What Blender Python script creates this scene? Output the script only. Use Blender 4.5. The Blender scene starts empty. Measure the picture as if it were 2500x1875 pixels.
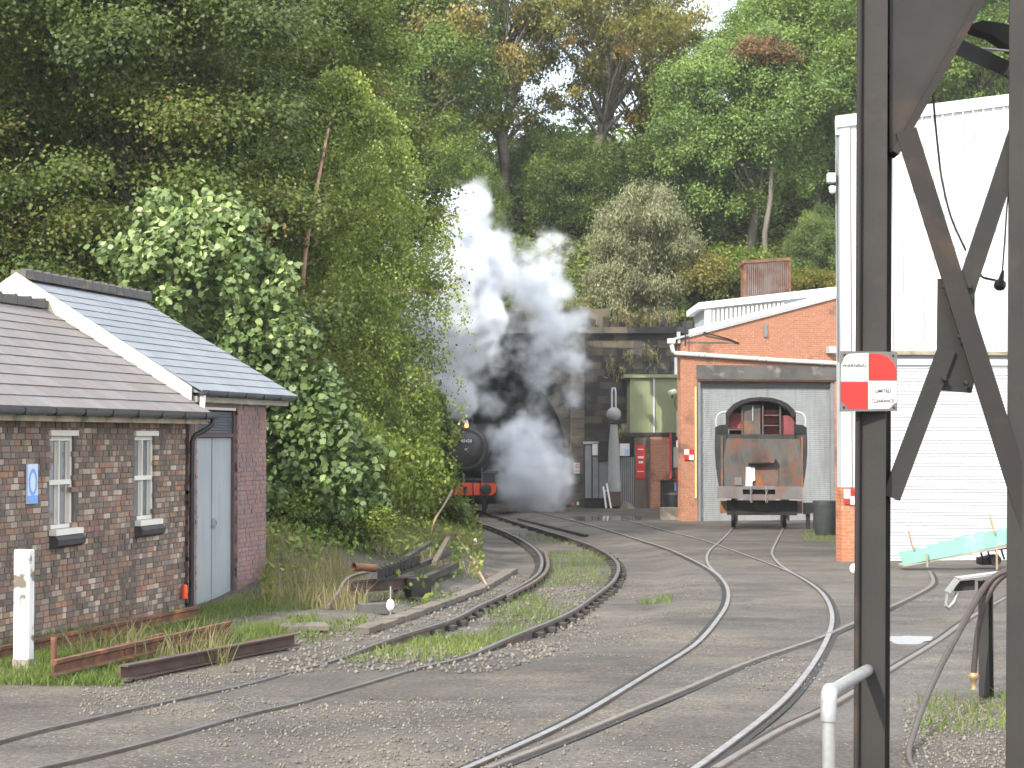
import bpy, bmesh, math, random
import numpy as np
from mathutils import Vector, Matrix, noise as mnoise

# ------------------------------------------------------------------ camera, sky, sun, exposure
scene = bpy.context.scene
COL = scene.collection
CAM_H = 2.15
FPX = 4500.0                       # focal length in photograph pixels (2500 wide)
PITCH = math.atan((1066 - 937.5) / FPX)
SLOPE = (1130 - 1066) / FPX        # the yard falls away gently from the camera

cam_data = bpy.data.cameras.new("camera")
cam = bpy.data.objects.new("camera", cam_data)
COL.objects.link(cam)
cam.location = (0, 0, CAM_H)
cam.rotation_euler = (math.pi / 2 + PITCH, 0, 0)
cam_data.sensor_width = 36
cam_data.lens = 36 * FPX / 2500
cam_data.clip_start = 0.1
cam_data.clip_end = 2000
cam_data.dof.use_dof = True
cam_data.dof.focus_distance = 16.0
cam_data.dof.aperture_fstop = 9.0
scene.camera = cam

SUN_AZ, SUN_EL = math.radians(34), math.radians(37)      # behind the camera, to its left
SUN_DIR = Vector((-math.sin(SUN_AZ) * math.cos(SUN_EL), -math.cos(SUN_AZ) * math.cos(SUN_EL), math.sin(SUN_EL)))
world = bpy.data.worlds.new("World")
scene.world = world
world.use_nodes = True
wn, wl = world.node_tree.nodes, world.node_tree.links
wn.clear()
wo = wn.new("ShaderNodeOutputWorld")
bg = wn.new("ShaderNodeBackground")
sky = wn.new("ShaderNodeTexSky")
sky.sky_type = 'NISHITA'
sky.sun_disc = False
sky.sun_elevation = SUN_EL
sky.sun_rotation = math.pi + SUN_AZ
sky.air_density = 1.0
sky.dust_density = 2.0
wtc = wn.new("ShaderNodeTexCoord")
wno = wn.new("ShaderNodeTexNoise")
wno.inputs["Scale"].default_value = 2.2
wno.inputs["Detail"].default_value = 6
wra = wn.new("ShaderNodeValToRGB")
wra.color_ramp.elements[0].position = 0.30
wra.color_ramp.elements[1].position = 0.52
wmx = wn.new("ShaderNodeMix")
wmx.data_type = 'RGBA'
wmx.inputs[7].default_value = (11.5, 12.0, 12.6, 1)     # thin bright cloud
wl.new(wtc.outputs["Generated"], wno.inputs["Vector"])
wl.new(wno.outputs["Fac"], wra.inputs["Fac"])
wl.new(wra.outputs["Color"], wmx.inputs[0])
wl.new(sky.outputs[0], wmx.inputs[6])
wl.new(wmx.outputs[2], bg.inputs["Color"])
bg.inputs["Strength"].default_value = 0.15
wl.new(bg.outputs[0], wo.inputs["Surface"])

sun_data = bpy.data.lights.new("sun", 'SUN')
sun_data.energy = 4.2
sun_data.angle = math.radians(0.5)
sun_data.color = (1.0, 0.94, 0.84)
sun = bpy.data.objects.new("sun", sun_data)
COL.objects.link(sun)
sun.location = (-20, -20, 40)
sun.rotation_euler = SUN_DIR.to_track_quat('Z', 'Y').to_euler()

scene.view_settings.view_transform = 'Standard'
scene.view_settings.look = 'None'
scene.view_settings.exposure = 0.78
scene.view_settings.gamma = 1
scene.view_settings.use_curve_mapping = False
scene.render.engine = 'CYCLES'
scene.cycles.use_denoising = True
scene.cycles.denoising_prefilter = "ACCURATE"
scene.cycles.max_bounces = 8
scene.cycles.diffuse_bounces = 3
scene.cycles.glossy_bounces = 2
scene.cycles.transmission_bounces = 3
scene.cycles.transparent_max_bounces = 8
scene.cycles.volume_bounces = 5
scene.cycles.volume_step_rate = 2.0
scene.cycles.use_adaptive_sampling = True
scene.cycles.adaptive_threshold = 0.02

rng = np.random.default_rng(11)
random.seed(11)

# ------------------------------------------------------------------ place on the photograph's rays
CP, SP = math.cos(PITCH), math.sin(PITCH)


def ray(u, v):
    cx, cy = u - 1250.0, 937.5 - v
    return Vector((cx, FPX * CP - cy * SP, FPX * SP + cy * CP))


def V(u, v, Y):
    d = ray(u, v)
    return Vector((d.x * Y / d.y, Y, CAM_H + d.z * Y / d.y))


def plane_z(y):
    return -SLOPE * y


def G(u, v, dz=0.0):
    d = ray(u, v)
    t = -(CAM_H - dz) / (d.z + SLOPE * d.y)
    return Vector((d.x * t, d.y * t, CAM_H + d.z * t))


def ppm(Y):
    return FPX / Y


# ------------------------------------------------------------------ tagging and object helpers
ORG = {}
MESH_CACHE = {}


def tag(o, label=None, cat=None, group=None, kind=None):
    if label: o["label"] = label
    if cat: o["category"] = cat
    if group: o["group"] = group
    if kind: o["kind"] = kind
    return o


def thing(name, label, cat, loc=(0, 0, 0), group=None):
    o = bpy.data.objects.new(name, None)
    o.empty_display_size = 0.2
    COL.objects.link(o)
    o.location = loc
    ORG[o.name] = Vector(loc)
    return tag(o, label, cat, group)


def link(name, me, parent=None, mat=None):
    o = bpy.data.objects.new(name, me)
    COL.objects.link(o)
    if mat is not None and not me.materials:
        me.materials.append(mat)
    ORG[o.name] = Vector((0, 0, 0))
    if parent is not None:
        o.parent = parent
        ORG[o.name] = ORG[parent.name]
    return o


class MB:
    """collects shapes (world coordinates) for one mesh object"""

    def __init__(self):
        self.v, self.f, self.sm, self.g = [], [], [], []
        self.k = 0

    def add(self, verts, faces, smooth=False):
        b = len(self.v)
        self.k += 1
        self.g.extend([self.k] * len(faces))
        self.v.extend([tuple(p) for p in verts])
        self.f.extend([tuple(i + b for i in f) for f in faces])
        self.sm.extend([smooth] * len(faces))
        return self

    def hexa(self, p):            # 8 corners: bottom 0-3, top 4-7
        return self.add(p, [(3, 2, 1, 0), (4, 5, 6, 7), (0, 1, 5, 4), (1, 2, 6, 5), (2, 3, 7, 6), (3, 0, 4, 7)])

    def box(self, c, s, yaw=0.0):
        c = Vector(c)
        hx, hy, hz = s[0] / 2, s[1] / 2, s[2] / 2
        cy, sy = math.cos(yaw), math.sin(yaw)
        P = []
        for z in (-hz, hz):
            for x, y in ((-hx, -hy), (hx, -hy), (hx, hy), (-hx, hy)):
                P.append((c.x + x * cy - y * sy, c.y + x * sy + y * cy, c.z + z))
        return self.hexa(P)

    def beam(self, p, q, w, h, up=(0, 0, 1)):
        p, q = Vector(p), Vector(q)
        d = (q - p).normalized()
        up = Vector(up)
        side = d.cross(up)
        if side.length < 1e-4:
            side = d.cross(Vector((1, 0, 0)))
        side.normalize()
        u2 = side.cross(d).normalized()
        P = []
        for a in (p, q):
            for sx, sz in ((-1, -1), (1, -1), (1, 1), (-1, 1)):
                P.append(a + side * (sx * w / 2) + u2 * (sz * h / 2))
        return self.hexa(P)

    def tube(self, pts, r, n=8, caps=True, smooth=True):
        pts = [Vector(p) for p in pts]
        rs = r if isinstance(r, (list, tuple)) else [r] * len(pts)
        vs, fs = [], []
        ref = None
        for i, p in enumerate(pts):
            a = pts[max(i - 1, 0)]
            b = pts[min(i + 1, len(pts) - 1)]
            d = (b - a).normalized() if (b - a).length > 1e-9 else Vector((0, 0, 1))
            if ref is None:
                ref = Vector((0, 0, 1)) if abs(d.z) < 0.9 else Vector((1, 0, 0))
            x = d.cross(ref).normalized()
            y = d.cross(x).normalized()
            ref = y.cross(d) if False else ref
            for k in range(n):
                t = 2 * math.pi * k / n
                vs.append(p + (x * math.cos(t) + y * math.sin(t)) * rs[i])
        for i in range(len(pts) - 1):
            for k in range(n):
                a, b = i * n + k, i * n + (k + 1) % n
                fs.append((a, b, b + n, a + n))
        self.add(vs, fs, smooth)
        if caps:
            self.add(vs[:n], [tuple(range(n))])
            self.add(vs[-n:], [tuple(reversed(range(n)))])
        return self

    def lathe(self, base, axis, prof, n=20, smooth=True):
        """prof: list of (distance along axis, radius)"""
        base, axis = Vector(base), Vector(axis).normalized()
        pts = [base + axis * h for h, _ in prof]
        ref = Vector((0, 0, 1)) if abs(axis.z) < 0.9 else Vector((1, 0, 0))
        x = axis.cross(ref).normalized()
        y = axis.cross(x).normalized()
        vs, fs = [], []
        for (h, r), p in zip(prof, pts):
            for k in range(n):
                t = 2 * math.pi * k / n
                vs.append(p + (x * math.cos(t) + y * math.sin(t)) * max(r, 1e-4))
        for i in range(len(prof) - 1):
            for k in range(n):
                a, b = i * n + k, i * n + (k + 1) % n
                fs.append((a, b, b + n, a + n))
        self.add(vs, fs, smooth)
        self.add(vs[:n], [tuple(range(n))])
        self.add(vs[-n:], [tuple(reversed(range(n)))])
        return self

    def prism(self, poly, vec):
        """flat polygon (list of points) pushed along vec"""
        vec = Vector(vec)
        a = [Vector(p) for p in poly]
        b = [p + vec for p in a]
        n = len(a)
        fs = [tuple(reversed(range(n))), tuple(range(n, 2 * n))]
        fs += [(i, (i + 1) % n, n + (i + 1) % n, n + i) for i in range(n)]
        return self.add(a + b, fs)

    def build(self, name, mat, parent=None, bevel=0.0):
        me = bpy.data.meshes.new(name)
        off = ORG[parent.name] if parent is not None else Vector((0, 0, 0))
        me.from_pydata([(x - off.x, y - off.y, z - off.z) for x, y, z in self.v], [], self.f)
        me.polygons.foreach_set("use_smooth", self.sm)
        bm = bmesh.new()
        bm.from_mesh(me)
        bmesh.ops.recalc_face_normals(bm, faces=bm.faces)
        bm.to_mesh(me)
        bm.free()
        me.materials.append(mat)
        o = link(name, me, parent)
        if bevel:
            m = o.modifiers.new("bevel", 'BEVEL')
            m.width = bevel
            m.segments = 1
            m.limit_method = 'ANGLE'
        return o

    def each(self, name, mat, parent, per=1):
        """every shape collected so far as a part of its own (per: meshes added by one shape)"""
        out = []
        for k in range(1, self.k + 1, per):
            ids = [i for i, g in enumerate(self.g) if k <= g < k + per]
            used = sorted({j for i in ids for j in self.f[i]})
            mp = {j: n for n, j in enumerate(used)}
            mb = MB()
            mb.add([self.v[j] for j in used], [tuple(mp[j] for j in self.f[i]) for i in ids])
            mb.sm = [self.sm[i] for i in ids]
            out.append(mb.build(name, mat, parent))
        return out

    def single(self, name, mat, label, cat, group=None, bevel=0.0):
        """a thing that is one mesh, its origin at its base"""
        a = np.array(self.v)
        org = Vector((a[:, 0].mean(), a[:, 1].mean(), a[:, 2].min()))
        self.v = [(x - org.x, y - org.y, z - org.z) for x, y, z in self.v]
        o = self.build(name, mat, None, bevel)
        o.location = org
        ORG[o.name] = org
        return tag(o, label, cat, group)


def unit_cube():
    if "cube" not in MESH_CACHE:
        me = bpy.data.meshes.new("piece")
        c = [(x, y, z) for z in (-.5, .5) for x, y in ((-.5, -.5), (.5, -.5), (.5, .5), (-.5, .5))]
        me.from_pydata(c, [], [(3, 2, 1, 0), (4, 5, 6, 7), (0, 1, 5, 4), (1, 2, 6, 5), (2, 3, 7, 6), (3, 0, 4, 7)])
        MESH_CACHE["cube"] = me
    return MESH_CACHE["cube"]


CUBE_V = np.array([(x, y, z) for z in (-.5, .5) for x, y in ((-.5, -.5), (.5, -.5), (.5, .5), (-.5, .5))])
CUBE_F = [(3, 2, 1, 0), (4, 5, 6, 7), (0, 1, 5, 4), (1, 2, 6, 5), (2, 3, 7, 6), (3, 0, 4, 7)]


def pieces(parent, name, mats4, mat, rest_name=None, most=300):
    """box pieces given by 4x4 matrices: nearest ones as objects sharing a mesh, the rest joined"""
    key = ("cube", mat.name)
    if key not in MESH_CACHE:
        me = unit_cube().copy()
        me.name = name
        me.materials.append(mat)
        MESH_CACHE[key] = me
    mats4 = sorted(mats4, key=lambda m: m.translation.y)
    off = Matrix.Translation(-ORG[parent.name])
    for m in mats4[:most]:
        o = link(name, MESH_CACHE[key], parent)
        o.matrix_local = off @ m
    rest = mats4[most:]
    if rest:
        mb = MB()
        for m in rest:
            A = np.array(m)
            mb.add(CUBE_V @ A[:3, :3].T + A[:3, 3], CUBE_F)
        o = mb.build(rest_name or (name + "work"), mat, parent)
        o["kind"] = "stuff"


def box_mat(c, ax, ay, az):
    """matrix of a unit cube with centre c and edge vectors ax, ay, az"""
    m = Matrix.Identity(4)
    for i, a in enumerate((ax, ay, az)):
        m[0][i], m[1][i], m[2][i] = a[0], a[1], a[2]
    m[0][3], m[1][3], m[2][3] = c[0], c[1], c[2]
    return m


class Wall:
    """a vertical plane through P0 running along e; n points to the viewer"""

    def __init__(self, p0, e):
        self.p = Vector((p0[0], p0[1], 0))
        self.e = Vector((e[0], e[1], 0)).normalized()
        self.n = Vector((self.e.y, -self.e.x, 0))
        self.yaw = math.atan2(self.e.y, self.e.x)

    def at(self, u, v, off=0.0):
        d = ray(u, v)
        o = Vector((0, 0, CAM_H))
        q = self.p + self.n * off
        t = (q - o).dot(self.n) / d.dot(self.n)
        h = o + d * t
        return (h - self.p).dot(self.e), h.z

    def pt(self, s, z, off=0.0):
        q = self.p + self.e * s + self.n * off
        return Vector((q.x, q.y, z))

    def box(self, mb, s0, s1, z0, z1, o0, o1):
        P = []
        for z in (z0, z1):
            for s, o in ((s0, o1), (s1, o1), (s1, o0), (s0, o0)):
                P.append(self.pt(s, z, o))
        return mb.hexa(P)

    def pix(self, mb, u0, v0, u1, v1, o0, o1):
        s0, z1 = self.at(u0, v0, o1)
        s1, z0 = self.at(u1, v1, o1)
        return self.box(mb, s0, s1, z0, z1, o0, o1)


# ------------------------------------------------------------------ materials
def new_mat(name):
    m = bpy.data.materials.new(name)
    m.use_nodes = True
    nt = m.node_tree
    nt.nodes.clear()
    out = nt.nodes.new("ShaderNodeOutputMaterial")
    return m, nt, out


def node(nt, typ, **kw):
    n = nt.nodes.new(typ)
    for k, v in kw.items():
        setattr(n, k, v)
    return n


def mixrgb(nt, fac, a, b, blend='MIX'):
    n = nt.nodes.new("ShaderNodeMix")
    n.data_type = 'RGBA'
    n.blend_type = blend
    for sock, val in ((0, fac), (6, a), (7, b)):
        if hasattr(val, "links") or hasattr(val, "is_linked"):
            nt.links.new(val, n.inputs[sock])
        elif sock == 0:
            n.inputs[0].default_value = val
        else:
            n.inputs[sock].default_value = (*val[:3], 1)
    return n.outputs[2]


def ramp(nt, src, stops):
    r = nt.nodes.new("ShaderNodeValToRGB")
    e = r.color_ramp.elements
    while len(e) < len(stops):
        e.new(0.5)
    for k, (p, c) in enumerate(stops):
        e[k].position = p
        e[k].color = (c, c, c, 1) if isinstance(c, (int, float)) else (*c[:3], 1)
    nt.links.new(src, r.inputs["Fac"])
    return r.outputs["Color"]


def noise_tex(nt, scale, detail=5, vec=None, rough=0.6, stretch=None):
    tc = nt.nodes.new("ShaderNodeNewGeometry")
    v = vec or tc.outputs["Position"]
    if stretch:
        mp = nt.nodes.new("ShaderNodeMapping")
        mp.inputs["Scale"].default_value = stretch
        nt.links.new(v, mp.inputs["Vector"])
        v = mp.outputs["Vector"]
    n = nt.nodes.new("ShaderNodeTexNoise")
    n.inputs["Scale"].default_value = scale
    n.inputs["Detail"].default_value = detail
    n.inputs["Roughness"].default_value = rough
    nt.links.new(v, n.inputs["Vector"])
    return n.outputs["Fac"]


def piece_random(nt):
    a = nt.nodes.new("ShaderNodeObjectInfo")
    b = nt.nodes.new("ShaderNodeNewGeometry")
    s = node(nt, "ShaderNodeMath", operation='ADD')
    nt.links.new(a.outputs["Random"], s.inputs[0])
    nt.links.new(b.outputs["Random Per Island"], s.inputs[1])
    f = node(nt, "ShaderNodeMath", operation='FRACT')
    nt.links.new(s.outputs[0], f.inputs[0])
    return f.outputs[0]


def M(name, c1, c2=None, scale=3.0, rough=0.8, metal=0.0, bump=0.0, bscale=30.0, spots=None, spot_scale=1.2, spot_at=(0.55, 0.65),
      per_piece=None, spec=0.3, lo=0.35, hi=0.65, stretch=None, grime=None):
    m, nt, out = new_mat(name)
    p = nt.nodes.new("ShaderNodeBsdfPrincipled")
    p.inputs["Roughness"].default_value = rough
    p.inputs["Metallic"].default_value = metal
    p.inputs["Specular IOR Level"].default_value = spec
    col = None
    if per_piece:
        col = ramp(nt, piece_random(nt), [((i + .5) / len(per_piece), c) for i, c in enumerate(per_piece)])
        nt.nodes[-1].color_ramp.interpolation = 'CONSTANT'
        for i, e in enumerate(nt.nodes[-1].color_ramp.elements):
            e.position = i / len(per_piece)
        if c2 is not None:
            col = mixrgb(nt, ramp(nt, noise_tex(nt, scale, stretch=stretch), [(lo, 0.0), (hi, 0.7)]), col, c2)
    else:
        c2 = c2 or tuple(x * 0.8 for x in c1)
        col = mixrgb(nt, ramp(nt, noise_tex(nt, scale, stretch=stretch), [(lo, 0.0), (hi, 1.0)]), c1, c2)
    if spots is not None:
        col = mixrgb(nt, ramp(nt, noise_tex(nt, spot_scale, 6), [(spot_at[0], 0.0), (spot_at[1], 1.0)]), col, spots)
    if grime is not None:
        col = mixrgb(nt, ramp(nt, noise_tex(nt, 1.0, 6, stretch=(6, 6, .6)), [(.5, 0.0), (.75, .8)]), col, grime)
    nt.links.new(col, p.inputs["Base Color"])
    if bump:
        b = nt.nodes.new("ShaderNodeBump")
        b.inputs["Strength"].default_value = bump
        b.inputs["Distance"].default_value = 0.02
        nt.links.new(noise_tex(nt, bscale, 5), b.inputs["Height"])
        nt.links.new(b.outputs[0], p.inputs["Normal"])
    nt.links.new(p.outputs[0], out.inputs["Surface"])
    return m


def leaf_mat(name, stops, trans=0.42, gloss=0.45):
    m, nt, out = new_mat(name)
    at = nt.nodes.new("ShaderNodeAttribute")
    at.attribute_name = "tint"
    col = ramp(nt, at.outputs["Fac"], stops)
    p = nt.nodes.new("ShaderNodeBsdfPrincipled")
    p.inputs["Roughness"].default_value = gloss
    p.inputs["Specular IOR Level"].default_value = 0.35
    nt.links.new(col, p.inputs["Base Color"])
    t = nt.nodes.new("ShaderNodeBsdfTranslucent")
    tcol = mixrgb(nt, 1.0, col, (1.0, 1.0, 0.45), 'MULTIPLY')
    nt.links.new(tcol, t.inputs["Color"])
    mx = nt.nodes.new("ShaderNodeMixShader")
    mx.inputs[0].default_value = trans
    nt.links.new(p.outputs[0], mx.inputs[1])
    nt.links.new(t.outputs[0], mx.inputs[2])
    nt.links.new(mx.outputs[0], out.inputs["Surface"])
    return m


def brick_mat(name, e, c1, c2, mortar, bw=0.225, bh=0.075, soot=(0.06, 0.05, 0.045), soot_at=(.55, .75)):
    """far brickwork: courses along the direction e"""
    m, nt, out = new_mat(name)
    g = nt.nodes.new("ShaderNodeNewGeometry")
    dt = node(nt, "ShaderNodeVectorMath", operation='DOT_PRODUCT')
    dt.inputs[1].default_value = (e[0], e[1], 0)
    nt.links.new(g.outputs["Position"], dt.inputs[0])
    sp = nt.nodes.new("ShaderNodeSeparateXYZ")
    nt.links.new(g.outputs["Position"], sp.inputs[0])
    cb = nt.nodes.new("ShaderNodeCombineXYZ")
    nt.links.new(dt.outputs["Value"], cb.inputs[0])
    nt.links.new(sp.outputs["Z"], cb.inputs[1])
    b = nt.nodes.new("ShaderNodeTexBrick")
    b.inputs["Scale"].default_value = 1.0
    b.inputs["Brick Width"].default_value = bw
    b.inputs["Row Height"].default_value = bh
    b.inputs["Mortar Size"].default_value = 0.006
    b.inputs["Color1"].default_value = (*c1, 1)
    b.inputs["Color2"].default_value = (*c2, 1)
    b.inputs["Mortar"].default_value = (*mortar, 1)
    nt.links.new(cb.outputs[0], b.inputs["Vector"])
    col = mixrgb(nt, ramp(nt, noise_tex(nt, 0.7, 7), [(soot_at[0], 0.0), (soot_at[1], .85)]), b.outputs["Color"], soot)
    col = mixrgb(nt, ramp(nt, noise_tex(nt, 14, 3), [(.58, 0.0), (.7, .5)]), col, (.5, .38, .3))
    p = nt.nodes.new("ShaderNodeBsdfPrincipled")
    p.inputs["Roughness"].default_value = 0.9
    p.inputs["Specular IOR Level"].default_value = 0.1
    nt.links.new(col, p.inputs["Base Color"])
    bp = nt.nodes.new("ShaderNodeBump")
    bp.inputs["Strength"].default_value = 0.6
    bp.inputs["Distance"].default_value = 0.01
    nt.links.new(b.outputs["Fac"], bp.inputs["Height"])
    bp.invert = True
    nt.links.new(bp.outputs[0], p.inputs["Normal"])
    nt.links.new(p.outputs[0], out.inputs["Surface"])
    return m


def emit_mat(name, c, s):
    m, nt, out = new_mat(name)
    e = nt.nodes.new("ShaderNodeEmission")
    e.inputs["Color"].default_value = (*c, 1)
    e.inputs["Strength"].default_value = s
    nt.links.new(e.outputs[0], out.inputs["Surface"])
    return m


def ground_mat():
    m, nt, out = new_mat("yard_surface")
    big = ramp(nt, noise_tex(nt, 0.28, 6, stretch=(.6, 1, 1)), [(.40, 0.0), (.58, 1.0)])
    col = mixrgb(nt, big, (0.072, 0.062, 0.053), (0.114, 0.099, 0.084))
    med = ramp(nt, noise_tex(nt, 1.1, 7, rough=.7, stretch=(.45, 1, 1)), [(.42, 0.0), (.66, 1.0)])
    col = mixrgb(nt, med, col, (0.052, 0.047, 0.043))
    warm = ramp(nt, noise_tex(nt, .5, 6), [(.52, 0.0), (.68, .65)])
    col = mixrgb(nt, warm, col, (0.148, 0.12, 0.09))
    oil = ramp(nt, noise_tex(nt, .33, 6, stretch=(1, .6, 1)), [(.62, 0.0), (.70, .75)])
    col = mixrgb(nt, oil, col, (0.042, 0.041, 0.043))
    fine = ramp(nt, noise_tex(nt, 22, 4, rough=.8), [(.40, 0.55), (.62, 1.25)])
    col = mixrgb(nt, 1.0, col, fine, 'MULTIPLY')
    vor = node(nt, "ShaderNodeTexVoronoi")
    vor.inputs["Scale"].default_value = 16
    g = nt.nodes.new("ShaderNodeNewGeometry")
    nt.links.new(g.outputs["Position"], vor.inputs["Vector"])
    st = ramp(nt, vor.outputs["Distance"], [(.12, 1.0), (.2, 0.0)])
    gate = ramp(nt, noise_tex(nt, .6, 5), [(.44, 0.0), (.58, 1.0)])
    f = node(nt, "ShaderNodeMath", operation='MULTIPLY')
    nt.links.new(st, f.inputs[0])
    nt.links.new(gate, f.inputs[1])
    col = mixrgb(nt, f.outputs[0], col, (0.30, 0.26, 0.21))
    p = nt.nodes.new("ShaderNodeBsdfPrincipled")
    p.inputs["Specular IOR Level"].default_value = 0.25
    nt.links.new(col, p.inputs["Base Color"])
    rg = ramp(nt, noise_tex(nt, .4, 5), [(.4, .62), (.65, .95)])
    nt.links.new(rg, p.inputs["Roughness"])
    b = nt.nodes.new("ShaderNodeBump")
    b.inputs["Strength"].default_value = .6
    b.inputs["Distance"].default_value = .03
    nt.links.new(noise_tex(nt, 14, 8, rough=.75), b.inputs["Height"])
    nt.links.new(b.outputs[0], p.inputs["Normal"])
    nt.links.new(p.outputs[0], out.inputs["Surface"])
    return m


def rust_steel(name, steel, rust, dark, amount=(.45, .6)):
    m, nt, out = new_mat(name)
    col = mixrgb(nt, ramp(nt, noise_tex(nt, 2.2, 6, stretch=(1, 1, .45)), [(.35, 0.0), (.65, 1.0)]), steel, dark)
    col = mixrgb(nt, ramp(nt, noise_tex(nt, 1.7, 7, rough=.65), [(amount[0], 0.0), (amount[1], 1.0)]), col, rust)
    p = nt.nodes.new("ShaderNodeBsdfPrincipled")
    p.inputs["Roughness"].default_value = .75
    p.inputs["Specular IOR Level"].default_value = .3
    nt.links.new(col, p.inputs["Base Color"])
    b = nt.nodes.new("ShaderNodeBump")
    b.inputs["Strength"].default_value = .3
    b.inputs["Distance"].default_value = .01
    nt.links.new(noise_tex(nt, 25, 6), b.inputs["Height"])
    nt.links.new(b.outputs[0], p.inputs["Normal"])
    nt.links.new(p.outputs[0], out.inputs["Surface"])
    return m


MT = {}
MT["ground"] = ground_mat()
MT["soil"] = M("soil", (0.09, 0.075, 0.05), (0.05, 0.06, 0.025), 1.5, .95, bump=.6, bscale=8)
MT["hill"] = M("hill_floor", (0.035, 0.05, 0.016), (0.05, 0.04, 0.022), .8, .95, bump=.6, bscale=4)
MT["rail_head"] = M("rail_running_steel", (0.30, 0.30, 0.31), (0.20, 0.19, 0.19), 6, .42, .65, spec=.5)
MT["rail_old"] = M("rail_rusty_steel", (0.075, 0.052, 0.04), (0.115, 0.092, 0.078), 5, .7, .1, bump=.3)
MT["rail_dark"] = M("dark_running_steel", (0.13, 0.13, 0.138), (0.085, 0.085, 0.09), 4, .4, .5, spec=.5)
MT["rail_dull"] = M("dull_grey_rail", (0.15, 0.128, 0.112), (0.115, 0.10, 0.09), 5, .7, .1, bump=.3)
MT["rust"] = M("rust_brown", (0.17, 0.075, 0.04), (0.075, 0.04, 0.03), 5, .85, bump=.5, bscale=40, spots=(.28, .12, .05), spot_scale=3)
MT["rust_dull"] = M("rust_dull", (0.095, 0.06, 0.052), (0.065, 0.043, 0.038), 3, .8, bump=.3, bscale=40)
MT["black"] = M("black_paint", (0.012, 0.012, 0.013), (0.022, 0.021, 0.02), 4, .5, spec=.4)
MT["soot"] = M("sooty_black", (0.010, 0.010, 0.011), (0.02, 0.019, 0.018), 4, .75)
MT["gantry"] = M("weathered_dark_paint", (0.029, 0.027, 0.025), (0.021, 0.020, 0.019), 2.5, .7, spots=(.055, .034, .026), spot_scale=1.6,
                 spot_at=(.62, .72), bump=.1, bscale=30)
MT["gantry_brown"] = M("brown_dark_steel", (0.026, 0.022, 0.02), (0.019, 0.017, 0.016), 2.5, .75, spots=(.045, .03, .022), spot_scale=3)
MT["white"] = M("white_paint", (0.80, 0.80, 0.78), (0.72, 0.71, 0.67), 1.5, .55)
MT["white_dirty"] = M("weathered_white_paint", (0.62, 0.62, 0.61), (0.54, 0.53, 0.50), 2, .6, spots=(.15, .13, .10), spot_scale=4, spot_at=(.60, .66))
MT["cream"] = M("cream_bargeboard", (0.60, 0.56, 0.46), (0.52, 0.47, 0.36), 1.2, .6, grime=(.34, .28, .20))
MT["sheet_white"] = M("white_sheet_cladding", (0.60, 0.615, 0.63), (0.55, 0.565, 0.575), .6, .5, grime=(.45, .445, .42))
MT["sheet_grey"] = M("grey_sheet", (0.40, 0.42, 0.43), (0.34, 0.36, 0.37), .8, .5)
MT["roller_white"] = M("white_roller_slat", (0.56, 0.575, 0.59), (0.53, 0.545, 0.555), .6, .5)
MT["roller_grey"] = M("grey_roller_slat", (0.33, 0.345, 0.345), (0.27, 0.28, 0.28), .7, .55, grime=(.2, .2, .19))
MT["gutter"] = M("grey_gutter", (0.10, 0.11, 0.12), (0.075, 0.08, 0.085), 2, .4, spec=.5)
MT["fascia"] = M("stained_fascia", (0.30, 0.27, 0.20), (0.20, 0.17, 0.12), 3, .8, spots=(.10, .11, .05), spot_scale=3)
MT["tile_low"] = M("brown_roof_tile", (0.199, 0.178, 0.176), (0.146, 0.119, 0.105), 1.2, .75, per_piece=[(0.160, 0.150, 0.153), (0.145, 0.138, 0.143), (0.170, 0.157, 0.156), (0.136, 0.128, 0.133)],
                   bump=.3, bscale=25)
MT["tile_high"] = M("blue_grey_roof_slate", (0.240, 0.240, 0.240), (0.150, 0.166, 0.182), 1.2, .6, per_piece=[(0.170, 0.187, 0.211), (0.182, 0.199, 0.223), (0.161, 0.175, 0.199), (0.190, 0.206, 0.228)], spec=.3)
MT["ridge"] = M("dark_ridge_tile", (0.105, 0.10, 0.10), (0.08, 0.075, 0.07), 3, .85, spots=(.16, .13, .09), spot_scale=3)
MT["mortar"] = M("dark_mortar", (0.12, 0.11, 0.10), (0.085, 0.08, 0.075), 2.5, .95, bump=.5)
MT["mortar_red"] = M("pink_mortar", (0.22, 0.155, 0.14), (0.17, 0.12, 0.11), 2.5, .95)
MT["brick_old"] = M("old_mixed_brick", (0.248, 0.139, 0.098), (0.062, 0.052, 0.046), .9, .9,
                    per_piece=[(0.210, 0.142, 0.110), (0.163, 0.129, 0.110), (0.347, 0.274, 0.216), (0.126, 0.106, 0.092), (0.221, 0.162, 0.129), (0.304, 0.171, 0.110), (0.194, 0.152, 0.124), (0.236, 0.132, 0.101), (0.420, 0.343, 0.267), (0.142, 0.110, 0.092), (0.236, 0.181, 0.147), (0.284, 0.206, 0.156), (0.168, 0.122, 0.101)], bump=.5, bscale=40, lo=.45, hi=.75)
MT["brick_red"] = M("red_purple_brick", (0.264, 0.110, 0.088), (0.154, 0.110, 0.110), 1.4, .9,
                    per_piece=[(0.275, 0.149, 0.138), (0.248, 0.165, 0.154), (0.286, 0.154, 0.127), (0.237, 0.154, 0.143), (0.198, 0.154, 0.154), (0.275, 0.171, 0.154)], bump=.4, bscale=40)
MT["sill_brick"] = M("dark_sill_tile", (0.035, 0.033, 0.036), (0.05, 0.045, 0.045), 5, .7)
MT["door_grey"] = M("grey_blue_door_paint", (0.29, 0.32, 0.335), (0.255, 0.285, 0.30), 1.0, .5, grime=(.2, .22, .23))
MT["louvre"] = M("dark_louvre", (0.075, 0.09, 0.105), (0.06, 0.07, 0.085), 3, .5)
MT["glass"] = M("dull_window_glass", (0.10, 0.125, 0.14), (0.13, 0.15, 0.16), .8, .12, spec=.6)
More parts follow.
